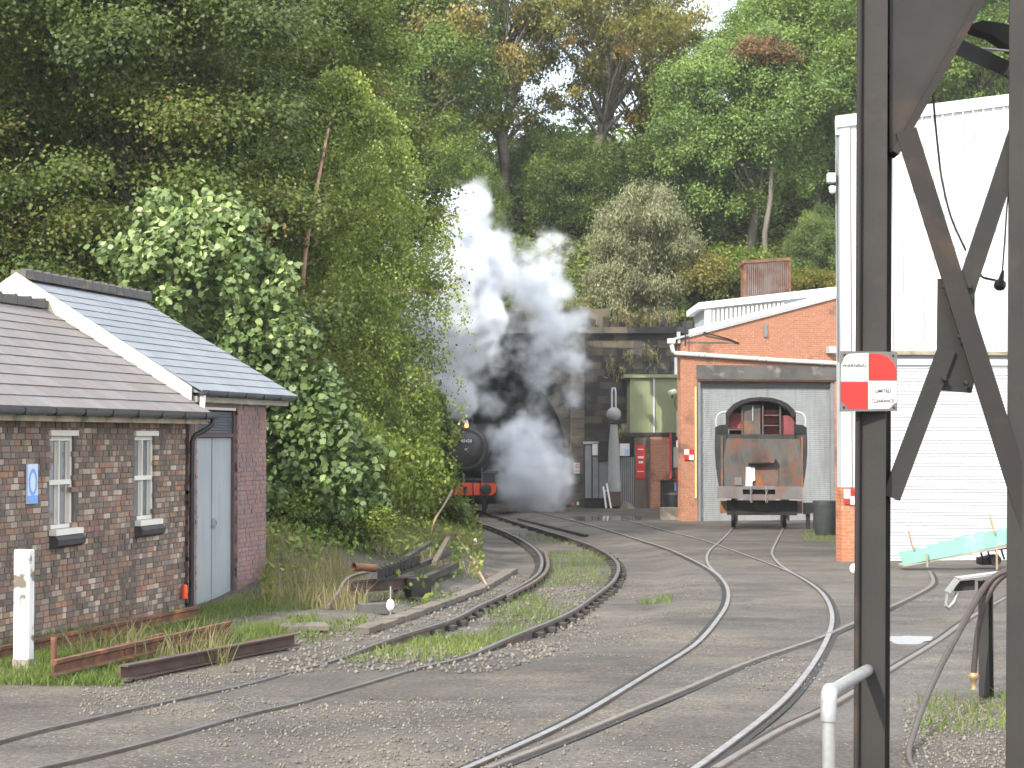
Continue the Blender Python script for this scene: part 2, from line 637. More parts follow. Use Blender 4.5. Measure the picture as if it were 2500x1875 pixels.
MT["curtain"] = M("grey_curtain", (0.42, 0.38, 0.33), (0.36, 0.33, 0.30), 3, .9)
MT["frame_white"] = M("window_frame_paint", (0.62, 0.60, 0.55), (0.55, 0.53, 0.48), 2, .6)
MT["stone"] = M("sooty_ashlar", (0.080, 0.080, 0.080), (0.028, 0.027, 0.026), 1.3, .95,
                per_piece=[(0.060, 0.056, 0.051), (0.044, 0.042, 0.040), (0.084, 0.074, 0.059), (0.038, 0.038, 0.037), (0.070, 0.062, 0.053), (0.104, 0.084, 0.060)], bump=.8, bscale=8, lo=.42, hi=.7)
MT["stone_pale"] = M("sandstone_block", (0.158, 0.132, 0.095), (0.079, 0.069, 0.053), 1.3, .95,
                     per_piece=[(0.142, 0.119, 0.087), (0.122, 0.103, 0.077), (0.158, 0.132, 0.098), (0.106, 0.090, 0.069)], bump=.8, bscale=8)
MT["stone_soot_shade"] = M("soot_shade_stone", (0.04, 0.04, 0.04), (0.018, 0.018, 0.018), 1.3, .95, per_piece=[(.038, .036, .034), (.028, .027, .026), (.048, .045, .04), (.024, .023, .023)], bump=.8, bscale=8)  # soot and the shade under the smoke mixed into one dark colour
MT["stone_back"] = M("stone_joint", (0.03, 0.028, 0.026), (0.045, 0.042, 0.038), 2, .95)
MT["tunnel"] = M("sooty_tunnel_lining", (0.02, 0.02, 0.021), (0.03, 0.029, 0.028), 2, .95)
MT["red"] = M("red_paint", (0.70, 0.075, 0.03), (0.62, 0.06, 0.025), 2, .45)
MT["sign_red"] = M("sign_red", (0.46, 0.026, 0.02), (0.40, 0.024, 0.02), 3, .4)
MT["sign_white"] = M("sign_white", (0.60, 0.59, 0.57), (0.55, 0.54, 0.52), 3, .45)
MT["sign_ink"] = M("sign_ink", (0.02, 0.02, 0.02), (0.035, 0.033, 0.033), 9, .6)
MT["sign_back"] = M("sign_backing", (0.13, 0.12, 0.115), (0.10, 0.095, 0.09), 6, .7)
MT["sign_blue"] = M("sign_blue", (0.16, 0.30, 0.62), (0.18, 0.33, 0.65), 3, .5)
MT["sign_pale"] = M("sign_pale_blue", (0.50, 0.60, 0.74), (0.46, 0.56, 0.70), 3, .5)
MT["galv"] = M("galvanised_steel", (0.36, 0.36, 0.355), (0.28, 0.28, 0.275), 12, .45, .5, spec=.5, spots=(.3, .27, .24), spot_scale=9)
MT["concrete"] = M("stained_concrete", (0.11, 0.105, 0.10), (0.065, 0.062, 0.06), 1.2, .9, spots=(.20, .18, .17), spot_scale=1.5, bump=.4)
MT["concrete_pale"] = M("pale_concrete", (0.33, 0.30, 0.25), (0.24, 0.21, 0.18), 2, .9, bump=.4)
MT["frame_dark"] = M("dark_brown_frame", (0.10, 0.062, 0.062), (0.075, 0.05, 0.05), 3, .7)
MT["trough"] = M("dirty_concrete_trough", (0.155, 0.132, 0.108), (0.11, 0.096, 0.082), 3, .95, bump=.5, spots=(.09, .085, .07), spot_scale=2)
MT["green_shed"] = M("olive_green_sheet", (0.205, 0.225, 0.125), (0.18, 0.20, 0.11), .8, .6)
MT["grey_paint"] = M("grey_machine_paint", (0.25, 0.26, 0.245), (0.21, 0.22, 0.21), 1.5, .6)
MT["panel_grey"] = M("grey_panel", (0.20, 0.21, 0.215), (0.16, 0.165, 0.17), 1.5, .6)
MT["wood"] = M("weathered_wood", (0.13, 0.10, 0.075), (0.085, 0.068, 0.055), 4, .9, stretch=(1, 1, .2), bump=.3)
MT["timber_dark"] = M("tarred_timber", (0.055, 0.048, 0.042), (0.035, 0.031, 0.028), 4, .9, bump=.3)
MT["wood_pale"] = M("pale_wood", (0.36, 0.26, 0.16), (0.26, 0.19, 0.12), 4, .9)
MT["bark"] = M("grey_bark", (0.17, 0.15, 0.125), (0.095, 0.085, 0.068), 3, .95, bump=.8, bscale=12, stretch=(1, 1, .25))
MT["bark_dark"] = M("dark_bark", (0.04, 0.034, 0.027), (0.025, 0.023, 0.018), 3, .95, bump=.8, bscale=12)
MT["bark_birch"] = M("birch_bark", (0.42, 0.27, 0.18), (0.30, 0.17, 0.11), 2, .8, spots=(.08, .06, .05), spot_scale=4)
MT["turq"] = M("turquoise_sheet", (0.20, 0.39, 0.32), (0.17, 0.33, 0.275), 2, .6, spots=(.26, .43, .37), spot_scale=3)
MT["rubber"] = M("black_rubber", (0.022, 0.021, 0.021), (0.032, 0.03, 0.029), 4, .6)
MT["hose"] = M("brown_hose", (0.055, 0.042, 0.036), (0.04, 0.032, 0.028), 8, .5, spots=(.4, .38, .35), spot_scale=16, spot_at=(.72, .76))
MT["brass"] = M("dull_brass", (0.30, 0.21, 0.11), (0.22, 0.16, 0.09), 8, .5, .4)
MT["bin"] = M("dark_bin_plastic", (0.028, 0.033, 0.035), (0.045, 0.05, 0.05), 2, .6)
MT["yellow"] = M("cream_yellow_paint", (0.72, 0.60, 0.25), (0.66, 0.54, 0.22), 2, .6)
MT["maroon"] = M("maroon_paint", (0.24, 0.055, 0.06), (0.19, 0.045, 0.05), 2, .6, grime=(.1, .04, .04))
MT["cab_steel"] = rust_steel("scrap_steel", (0.092, 0.094, 0.093), (0.13, 0.062, 0.038), (0.048, 0.046, 0.045), (.46, .62))
MT["cab_dark"] = rust_steel("scrap_dark_steel", (0.085, 0.092, 0.088), (0.12, 0.06, 0.04), (0.05, 0.052, 0.05), (.55, .7))
MT["cab_shoulder"] = rust_steel("scrap_black_steel", (0.04, 0.043, 0.042), (0.07, 0.04, 0.03), (0.022, 0.022, 0.022), (.55, .7))
MT["cab_rust"] = rust_steel("scrap_rust", (0.13, 0.095, 0.08), (0.22, 0.085, 0.035), (0.06, 0.047, 0.043), (.42, .6))
MT["beam_grey"] = rust_steel("beam_steel", (0.155, 0.145, 0.147), (0.16, 0.075, 0.045), (0.11, 0.10, 0.10), (.50, .66))
MT["corr_rust"] = M("rusty_corrugated", (0.27, 0.245, 0.235), (0.17, 0.085, 0.06), 1.4, .8, grime=(.19, .075, .04))
MT["smokebox"] = M("locomotive_black", (0.022, 0.022, 0.024), (0.035, 0.034, 0.034), 3, .45, spec=.5)
MT["water"] = M("puddle_water", (0.10, 0.11, 0.12), (0.09, 0.10, 0.11), 1, .04, spec=1.0)
MT["stones"] = M("ballast_stone", (0.2, 0.18, 0.15), (0.16, 0.14, 0.12), 3, .95,
                 per_piece=[(0.153, 0.132, 0.107), (0.102, 0.093, 0.082), (0.128, 0.111, 0.090), (0.076, 0.072, 0.066), (0.212, 0.183, 0.148), (0.111, 0.102, 0.086)])
ORANGE_LAMP = emit_mat("lamp_flame", (1.0, 0.36, 0.08), 3.0)

LEAF = {
    "hawthorn": leaf_mat("hawthorn_leaf", [(0, (0.037, 0.060, 0.013)), (.45, (0.092, 0.131, 0.024)), (.75, (0.152, 0.182, 0.038)), (.90, (0.178, 0.131, 0.045)), (1, (0.185, 0.088, 0.042))]),
    "ash": leaf_mat("ash_leaf", [(0, (0.073, 0.129, 0.033)), (.5, (0.148, 0.229, 0.048)), (1, (0.283, 0.343, 0.082))]),
    "oak": leaf_mat("oak_leaf", [(0, (0.069, 0.124, 0.033)), (.5, (0.153, 0.245, 0.052)), (1, (0.295, 0.373, 0.091))]),
    "autumn": leaf_mat("autumn_leaf", [(0, (0.110, 0.132, 0.035)), (.5, (0.215, 0.218, 0.060)), (.85, (0.308, 0.253, 0.075)), (1, (0.396, 0.253, 0.075))], .45),
    "dark": leaf_mat("dark_leaf", [(0, (0.050, 0.085, 0.022)), (.5, (0.101, 0.159, 0.037)), (1, (0.214, 0.275, 0.066))]),
    "willow": leaf_mat("willow_leaf", [(0, (0.112, 0.124, 0.064)), (.5, (0.199, 0.208, 0.106)), (1, (0.334, 0.334, 0.184))], .3),
    "birch": leaf_mat("birch_leaf", [(0, (0.118, 0.173, 0.033)), (.5, (0.240, 0.309, 0.070)), (.9, (0.384, 0.458, 0.141)), (1, (0.554, 0.499, 0.079))], .4, .35),
    "sycamore": leaf_mat("sycamore_leaf", [(0, (0.053, 0.092, 0.027)), (.55, (0.107, 0.163, 0.047)), (.72, (0.175, 0.236, 0.081)), (.86, (0.291, 0.367, 0.140)), (1, (0.388, 0.462, 0.196))], .25),
    "bramble": leaf_mat("bramble_leaf", [(0, (0.064, 0.107, 0.022)), (.5, (0.152, 0.215, 0.042)), (1, (0.322, 0.359, 0.080))]),
    "rust_leaf": leaf_mat("copper_leaf", [(0, (.09, .10, .03)), (.45, (.155, .115, .042)), (1, (.24, .115, .05))]),
    "grass": leaf_mat("grass_blade", [(0, (.065, .10, .020)), (.5, (.125, .175, .040)), (.85, (.22, .245, .07)), (1, (.34, .31, .14))], .35, .6),
    "dry": leaf_mat("dry_grass_blade", [(0, (.085, .105, .035)), (.5, (.22, .195, .095)), (1, (.40, .335, .20))], .35, .7),
}

# ------------------------------------------------------------------ ground, bank, hill
PX = {
    "a1": [(1115, 1259), (1157, 1271), (1192, 1283), (1235.6, 1299), (1276, 1318), (1306, 1338.5), (1322.4, 1360), (1322, 1382), (1311.6, 1403.6), (1268, 1431), (1219, 1456.5),
           (1168, 1478), (1107, 1512), (1009, 1541), (903, 1577), (810, 1614), (700, 1642), (610, 1669), (366, 1720), (203, 1758), (81, 1785), (0, 1807), (-150, 1843)],
    "a2": [(1150, 1241), (1195, 1253), (1262.7, 1274.7), (1344, 1299), (1425.5, 1323.6), (1477, 1346.6), (1504, 1368), (1511, 1387), (1501, 1414), (1480, 1433), (1439, 1463), (1383.5, 1500),
           (1270, 1545), (1188, 1581), (1123, 1608), (1025.5, 1628), (903, 1665), (781, 1699), (700, 1722), (610, 1740), (407, 1799), (203, 1850), (90, 1874), (-60, 1912)],
    "b1": [(1290, 1245), (1400, 1270), (1508, 1301), (1568, 1320), (1630, 1339), (1690, 1366), (1739, 1393), (1768.5, 1420), (1779, 1447), (1774, 1477), (1757, 1505), (1709, 1565), (1644, 1608),
           (1563, 1657), (1481, 1707.5), (1396, 1757), (1269.6, 1817), (1147.5, 1870), (1010, 1930)],
    "b2": [(1440, 1250), (1540, 1272), (1635.6, 1298), (1717, 1318), (1757.7, 1332), (1825.5, 1356), (1893, 1381), (1934, 1398), (1974.7, 1421), (2004.5, 1444), (2023.5, 1471.6), (2033, 1508),
           (2022.5, 1553), (1990, 1614), (1941, 1679), (1888, 1732), (1807, 1795), (1705, 1870), (1600, 1940)],
    "s1": [(1795, 1268), (1787.5, 1291), (1760, 1320), (1730.5, 1344), (1725, 1368.5), (1736, 1387.5), (1760, 1408)],
    "s2": [(1914, 1272), (1912, 1290), (1888, 1336), (1885, 1355), (1904, 1379), (1940, 1401)],
    "c1": [(1187, 1875), (1400, 1793), (1542, 1734), (1668.5, 1683), (1807, 1622), (1941, 1577), (2010, 1553), (2075, 1524), (2185, 1476), (2262, 1438), (2280, 1418), (2268, 1394)],
    "c2": [(1746, 1874), (1917, 1772.6), (2002, 1736), (2079.5, 1691), (2193, 1622), (2295, 1561), (2361, 1511), (2461, 1455), (2540, 1420)],
    "check": [(1330, 1345), (1339, 1372), (1331, 1398), (1296, 1424), (1240, 1452)],
}


def catmull(P, n=5):
    P = [Vector(p) for p in P]
    Q = [P[0] * 2 - P[1]] + P + [P[-1] * 2 - P[-2]]
    out = []
    for i in range(1, len(Q) - 2):
        a, b, c, d = Q[i - 1], Q[i], Q[i + 1], Q[i + 2]
        for k in range(n):
            t = k / n
            out.append(0.5 * ((2 * b) + (c - a) * t + (2 * a - 5 * b + 4 * c - d) * t * t + (3 * b - a - 3 * c + d) * t ** 3))
    out.append(P[-1])
    return out


def smooth_path(P, it=2):
    P = [p.copy() for p in P]
    for _ in range(it):
        Q = [P[0]] + [P[i] * .5 + (P[i - 1] + P[i + 1]) * .25 for i in range(1, len(P) - 1)] + [P[-1]]
        P = Q
    return P


RAIL = {k: smooth_path(catmull([G(u, v) for u, v in pts], 4), 3) for k, pts in PX.items()}


def seg_dist(px, py, path):
    """distance from many points to a polyline"""
    best = np.full(px.shape, 1e9)
    for a, b in zip(path[:-1], path[1:]):
        dx, dy = b.x - a.x, b.y - a.y
        L = dx * dx + dy * dy + 1e-9
        t = np.clip(((px - a.x) * dx + (py - a.y) * dy) / L, 0, 1)
        best = np.minimum(best, np.hypot(px - a.x - t * dx, py - a.y - t * dy))
    return best


def sstep(x, a, b):
    t = np.clip((x - a) / (b - a), 0, 1)
    return t * t * (3 - 2 * t)


def fbm2(x, y, seed=0, octv=4):
    r = np.zeros_like(x)
    g = np.random.default_rng(seed)
    amp = 1.0
    f = 1.0
    for _ in range(octv):
        for _k in range(3):
            a = g.uniform(0, 2 * math.pi)
            ph = g.uniform(0, 6.28)
            r += amp * np.sin((x * math.cos(a) + y * math.sin(a)) * f + ph) / 3
        amp *= .5
        f *= 2.1
    return r


A1P = RAIL["a1"]
A2P = RAIL["a2"]
A1Y = np.array([p.y for p in A1P])
A1X = np.array([p.x for p in A1P])


def ground_z(x, y):
    x = np.asarray(x, float)
    y = np.asarray(y, float)
    d = np.minimum(seg_dist(x, y, A1P), seg_dist(x, y, A2P))
    trench = (1 - sstep(d, .75, 1.6)) * sstep(y, 20, 25) * .105
    z = -SLOPE * y - .022 - trench + .008 * fbm2(x * .8, y * .8, 3)
    order = np.argsort(A1Y)
    xl = np.interp(y, A1Y[order], A1X[order])
    side = np.clip(xl - 1.3 - x, 0, 50)
    near_b = sstep(y, 27.5, 33)
    z = z + near_b * np.minimum(side * .22, 2.6) + sstep(y, 15, 24) * (1 - near_b) * np.minimum(side, 1.5) * .03
    z = z + sstep(y, 33, 45) * np.clip(side - 5, 0, 40) * .42
    return z


def grid_mesh(name, xs, ys, zf, mat, label=None):
    X, Y = np.meshgrid(xs, ys)
    Z = zf(X.ravel(), Y.ravel())
    nv = X.size
    me = bpy.data.meshes.new(name)
    me.vertices.add(nv)
    me.vertices.foreach_set("co", np.stack([X.ravel(), Y.ravel(), Z], 1).astype(np.float32).ravel())
    nx, ny = len(xs), len(ys)
    i = np.arange((nx - 1) * (ny - 1))
    r, c = i // (nx - 1), i % (nx - 1)
    a = r * nx + c
    q = np.stack([a, a + 1, a + 1 + nx, a + nx], 1)
    me.loops.add(q.size)
    me.loops.foreach_set("vertex_index", q.astype(np.int32).ravel())
    me.polygons.add(len(q))
    me.polygons.foreach_set("loop_start", (np.arange(len(q)) * 4).astype(np.int32))
    me.update(calc_edges=True)
    me.polygons.foreach_set("use_smooth", [True] * len(q))
    o = link(name, me, None, mat)
    return tag(o, label, None, None, "structure")


gx = np.unique(np.concatenate([np.linspace(-400, -40, 10), np.linspace(-40, -12, 29), np.linspace(-12, 14, 131), np.linspace(14, 40, 27), np.linspace(40, 400, 10)]))
gy = np.unique(np.concatenate([np.linspace(-60, 6, 12), np.linspace(6, 50, 221), np.linspace(50, 92, 85), np.linspace(92, 150, 12), np.linspace(150, 900, 8)]))


def ground_all(x, y):
    z = ground_z(x, y)
    far = sstep(y, 90, 93)
    return z * (1 - far) + far * (-SLOPE * y - .03)


grid_mesh("ground", gx, gy, ground_all, MT["ground"], "grey cinder and tarmac yard surface between the tracks")


def hill_z(x, y):
    h = np.interp(y, [91, 92.2, 105, 116, 126, 150, 260, 900], [7.0, 7.6, 14.5, 18.2, 19.8, 20.0, 14.0, 8.0])
    h = h + 9.0 * sstep(-x, 12, 40) + 6.5 * sstep(x, 14, 34)
    return h + .5 * fbm2(x * .25, y * .25, 7)


grid_mesh("hillside", np.unique(np.concatenate([np.linspace(-260, -60, 10), np.linspace(-60, 60, 81), np.linspace(60, 260, 10)])),
          np.unique(np.concatenate([np.linspace(92.2, 130, 40), np.linspace(130, 600, 16)])), hill_z, MT["hill"], "wooded hillside rising above the tunnel and sheds")


def bank_z(x, y):
    base = ground_all(np.full_like(x, -8.0), y) * 0 + (-SLOPE * y)
    side = np.clip(-6.5 - x, 0, 60)
    z = base + np.minimum(side * .55, 4 + side * .16) + .25 * fbm2(x * .5, y * .5, 9)
    t = sstep(y, 84, 92.3)
    return z * (1 - t) + t * np.maximum(z, hill_z(x, np.full_like(x, 92.3)))


grid_mesh("embankment", np.linspace(-70, -6.2, 65), np.linspace(36, 92.4, 50), bank_z, MT["hill"], "overgrown bank behind the brick buildings")

# ------------------------------------------------------------------ leaves, trees
def quad_mesh(name, P, T, mat):
    """P: (N,k,3) polygons with k corners, T: tint per polygon"""
    N, k, _ = P.shape
    me = bpy.data.meshes.new(name)
    me.vertices.add(N * k)
    me.vertices.foreach_set("co", P.astype(np.float32).ravel())
    me.loops.add(N * k)
    me.loops.foreach_set("vertex_index", np.arange(N * k, dtype=np.int32))
    me.polygons.add(N)
    me.polygons.foreach_set("loop_start", (np.arange(N) * k).astype(np.int32))
    at = me.attributes.new("tint", 'FLOAT', 'FACE')
    at.data.foreach_set("value", np.clip(T, 0, 1).astype(np.float32))
    me.update(calc_edges=True)
    me.materials.append(mat)
    return me


def unit(a):
    return a / (np.linalg.norm(a, axis=1, keepdims=True) + 1e-9)


def leaf_polys(C, Nrm, L, W, axis=None, r=None, hexa=False, bend=.12):
    r = r or rng
    n = len(C)
    ax = r.normal(size=(n, 3)) if axis is None else axis
    ax = unit(ax - Nrm * (ax * Nrm).sum(1, keepdims=True))
    sd = np.cross(Nrm, ax)
    L = np.broadcast_to(L, (n,))[:, None]
    W = np.broadcast_to(W, (n,))[:, None]
    if hexa:
        k = [(-.5, 0), (-.2, .42), (.15, .5), (.28, .2), (.5, 0), (.28, -.2), (.15, -.5), (-.2, -.42)]
        return np.stack([C + ax * L * a + sd * W * b - Nrm * (abs(b) * L * bend) for a, b in k], 1)
    return np.stack([C - ax * L * .5, C + sd * W * .5 - Nrm * L * bend, C + ax * L * .5, C - sd * W * .5 - Nrm * L * bend], 1)


def clump_leaves(clumps, per_m3, L, W, r, flat=.7, up=.55, tint_spread=.22, hexa=False, axis_bias=None, shell=.45, count=None):
    Cs, Ns, Ts, As = [], [], [], []
    for c, rad, tint in clumps:
        n = int(per_m3 * rad ** 2) if count is None else count
        d = unit(r.normal(size=(n, 3)))
        rr = rad * (shell + (1 - shell) * r.random(n) ** .6) * (1 + .38 * r.normal(size=n))
        p = d * rr[:, None] * np.array([1, 1, flat])
        Cs.append(p + np.array(c))
        Ns.append(unit(d * .55 + np.array([-.16, -.30, up]) + r.normal(size=(n, 3)) * .55))
        Ts.append(tint + tint_spread * r.normal(size=n))
    C = np.concatenate(Cs)
    Nn = np.concatenate(Ns)
    T = np.concatenate(Ts)
    n = len(C)
    s = r.uniform(.7, 1.3, n)
    ax = None if axis_bias is None else unit(np.array(axis_bias) + r.normal(size=(n, 3)) * .45)
    return leaf_polys(C, Nn, L * s, W * s, ax, r, hexa), T


def crown_clumps(r, n, centre, rad, size, tint=(.45, .2), lobes=6, lo=.35, zcut=-1.0):
    """clump centres spread through a lumpy crown"""
    lob = unit(r.normal(size=(lobes, 3)))
    out = []
    centre, rad = np.array(centre), np.array(rad)
    for _ in range(n):
        d = unit(r.normal(size=(1, 3)))[0]
        if d[2] < zcut:
            d[2] = -d[2]
        k = 1 + .28 * max((lob @ d).max() - .72, 0) / .28 - .12 * r.random()
        f = (lo + (1 - lo) * r.random() ** .5) * k
        out.append((tuple(centre + d * rad * f), size * r.uniform(.6, 1.35), tint[0] + tint[1] * r.normal()))
    return out


def skeleton(mb, base, top, r0, clumps, r, wobble=.3, every=1, start=.3, n=7):
    base, top = Vector(base), Vector(top)
    pts, rs = [], []
    K = 7
    for i in range(K + 1):
        t = i / K
        p = base.lerp(top, t) + Vector((r.normal(), r.normal(), 0)) * wobble * math.sin(math.pi * min(t * 1.2, 1)) * .5
        pts.append(p)
        rs.append(r0 * (1.25 if i == 0 else 1) * (1 - .82 * t))
    mb.tube(pts, rs, n)
    H = (top - base).length
    for i, (c, s, _t) in enumerate(clumps):
        if i % every:
            continue
        c = Vector(c)
        hz = (c.z - base.z) / H
        t = min(max(hz * .72 - .08, start), .97)
        k = t * K
        a = pts[int(k)].lerp(pts[min(int(k) + 1, K)], k - int(k))
        mid = a.lerp(c, .5) + Vector((r.normal() * .2, r.normal() * .2, .12 * (c - a).length))
        rr = max(r0 * (1 - .8 * t) * .42, .012)
        mb.tube([a, mid, c], [rr, rr * .6, rr * .22], 5, caps=False)


PROTO = {}


def make_proto(kind):
    """mesh data for a tree of this kind standing at the origin: (crown mesh, trunk mesh)"""
    r = np.random.default_rng(sum(map(ord, kind)) + 5)
    mb = MB()
    if kind == "hawthorn":
        H = 13.0
        cl = []
        for _ in range(210):
            a = r.uniform(0, 6.283)
            z = r.uniform(1.2, H)
            R = 6.2 * (1 - ((z - 5.0) / 9.5) ** 2) ** .5 if abs(z - 5) < 9.4 else .5
            f = r.random() ** .45
            cl.append(((R * f * math.cos(a), R * f * math.sin(a), z), r.uniform(.7, 1.45), .38 + .13 * r.normal() + (.22 if r.random() < .2 else 0)))
        P, T = clump_leaves(cl, 1050, .115, .085, r, flat=.5, up=.7, shell=.25, tint_spread=.16)
        skeleton(mb, (0, 0, -1), (0, 0, H * .7), .28, cl[::9], r, .5, 1)
    elif kind in ("oak", "ash"):
        H = 14.0
        cl = crown_clumps(r, 230, (0, 0, H * .58), (5.2, 5.2, 5.6), .92, (.48, .13), 12)
        P, T = clump_leaves(cl, 560 if kind == "oak" else 500, .165, .115, r, flat=.85, up=.55, shell=.25, tint_spread=.2)
        skeleton(mb, (0, 0, -1), (0, 0, H * .75), .36, cl[::6], r, .8, 1)
    elif kind == "dark":
        H = 10.0
        cl = crown_clumps(r, 150, (0, 0, H * .5), (3.8, 3.8, 4.8), .85, (.45, .26), 8)
        P, T = clump_leaves(cl, 520, .165, .11, r, flat=.8, up=.5)
        skeleton(mb, (0, 0, -1), (0, 0, H * .8), .2, cl[::7], r, .4, 1)
    elif kind == "autumn":
        H = 19.0
        cl = crown_clumps(r, 130, (0, 0, H * .66), (5.6, 5.6, 6.6), .95, (.5, .2), 8, .3)
        P, T = clump_leaves(cl, 330, .20, .12, r, flat=.75, up=.3, tint_spread=.22, axis_bias=(0, 0, -1), shell=.15)
        skeleton(mb, (0, 0, -1), (.4, 0, H * .92), .42, cl[::3], r, 1.2, 1, .34)
    elif kind == "copper":
        cl = crown_clumps(r, 46, (0, 0, 12.2), (2.5, 1.6, 1.0), .55, (.5, .28), 6, .2)
        P, T = clump_leaves(cl, 620, .16, .10, r, flat=.6, up=.5, shell=.2)
        skeleton(mb, (0, 0, -1), (0, 0, 12.2), .2, cl[::6], r, .3, 1)
    elif kind == "bush":
        cl = crown_clumps(r, 42, (0, 0, 1.0), (1.7, 1.7, 1.25), .55, (.5, .18), 6, .4, -.3)
        P, T = clump_leaves(cl, 520, .14, .10, r, flat=.8, up=.6)
        skeleton(mb, (0, 0, -.4), (0, 0, 1.6), .05, cl, r, .1, 4, .1)
    crown = quad_mesh(kind + "_crown", P, T, LEAF[{"bush": "bramble", "copper": "rust_leaf"}.get(kind, kind)])
    me = bpy.data.meshes.new(kind + "_trunk")
    me.from_pydata(mb.v, [], mb.f)
    me.polygons.foreach_set("use_smooth", [True] * len(me.polygons))
    me.materials.append(MT["bark_dark"] if kind in ("hawthorn", "dark", "bush") else MT["bark"])
    return crown, me


def tree(kind, name, label, cat, loc, scale=(1, 1, 1), rot=0.0, group=None, leaf=None, crown_name="crown"):
    key = (kind, leaf)
    if key not in PROTO:
        if leaf:
            if (kind, None) not in PROTO:
                PROTO[(kind, None)] = make_proto(kind)
            c, t = PROTO[(kind, None)]
            c = c.copy()
            c.materials.clear()
            c.materials.append(LEAF[leaf])
            PROTO[key] = (c, t)
        else:
            PROTO[key] = make_proto(kind)
    c, t = PROTO[key]
    o = thing(name, label, cat, loc, group)
    o.rotation_euler = (0, 0, rot)
    o.scale = scale if isinstance(scale, (tuple, list)) else (scale,) * 3
    a = link(crown_name, c, o)
    b = link("trunk" if kind != "bush" else "stem", t, o)
    return o


def one_tree(name, label, cat, loc, P, T, leafm, mb, bark, group=None):
    """a tree with meshes of its own; P in world coordinates"""
    o = thing(name, label, cat, loc, group)
    P = P - np.array(loc)
    me = quad_mesh(name + "_crown", P, T, leafm)
    link("crown", me, o)
    mb.build("trunk", bark, o)
    return o


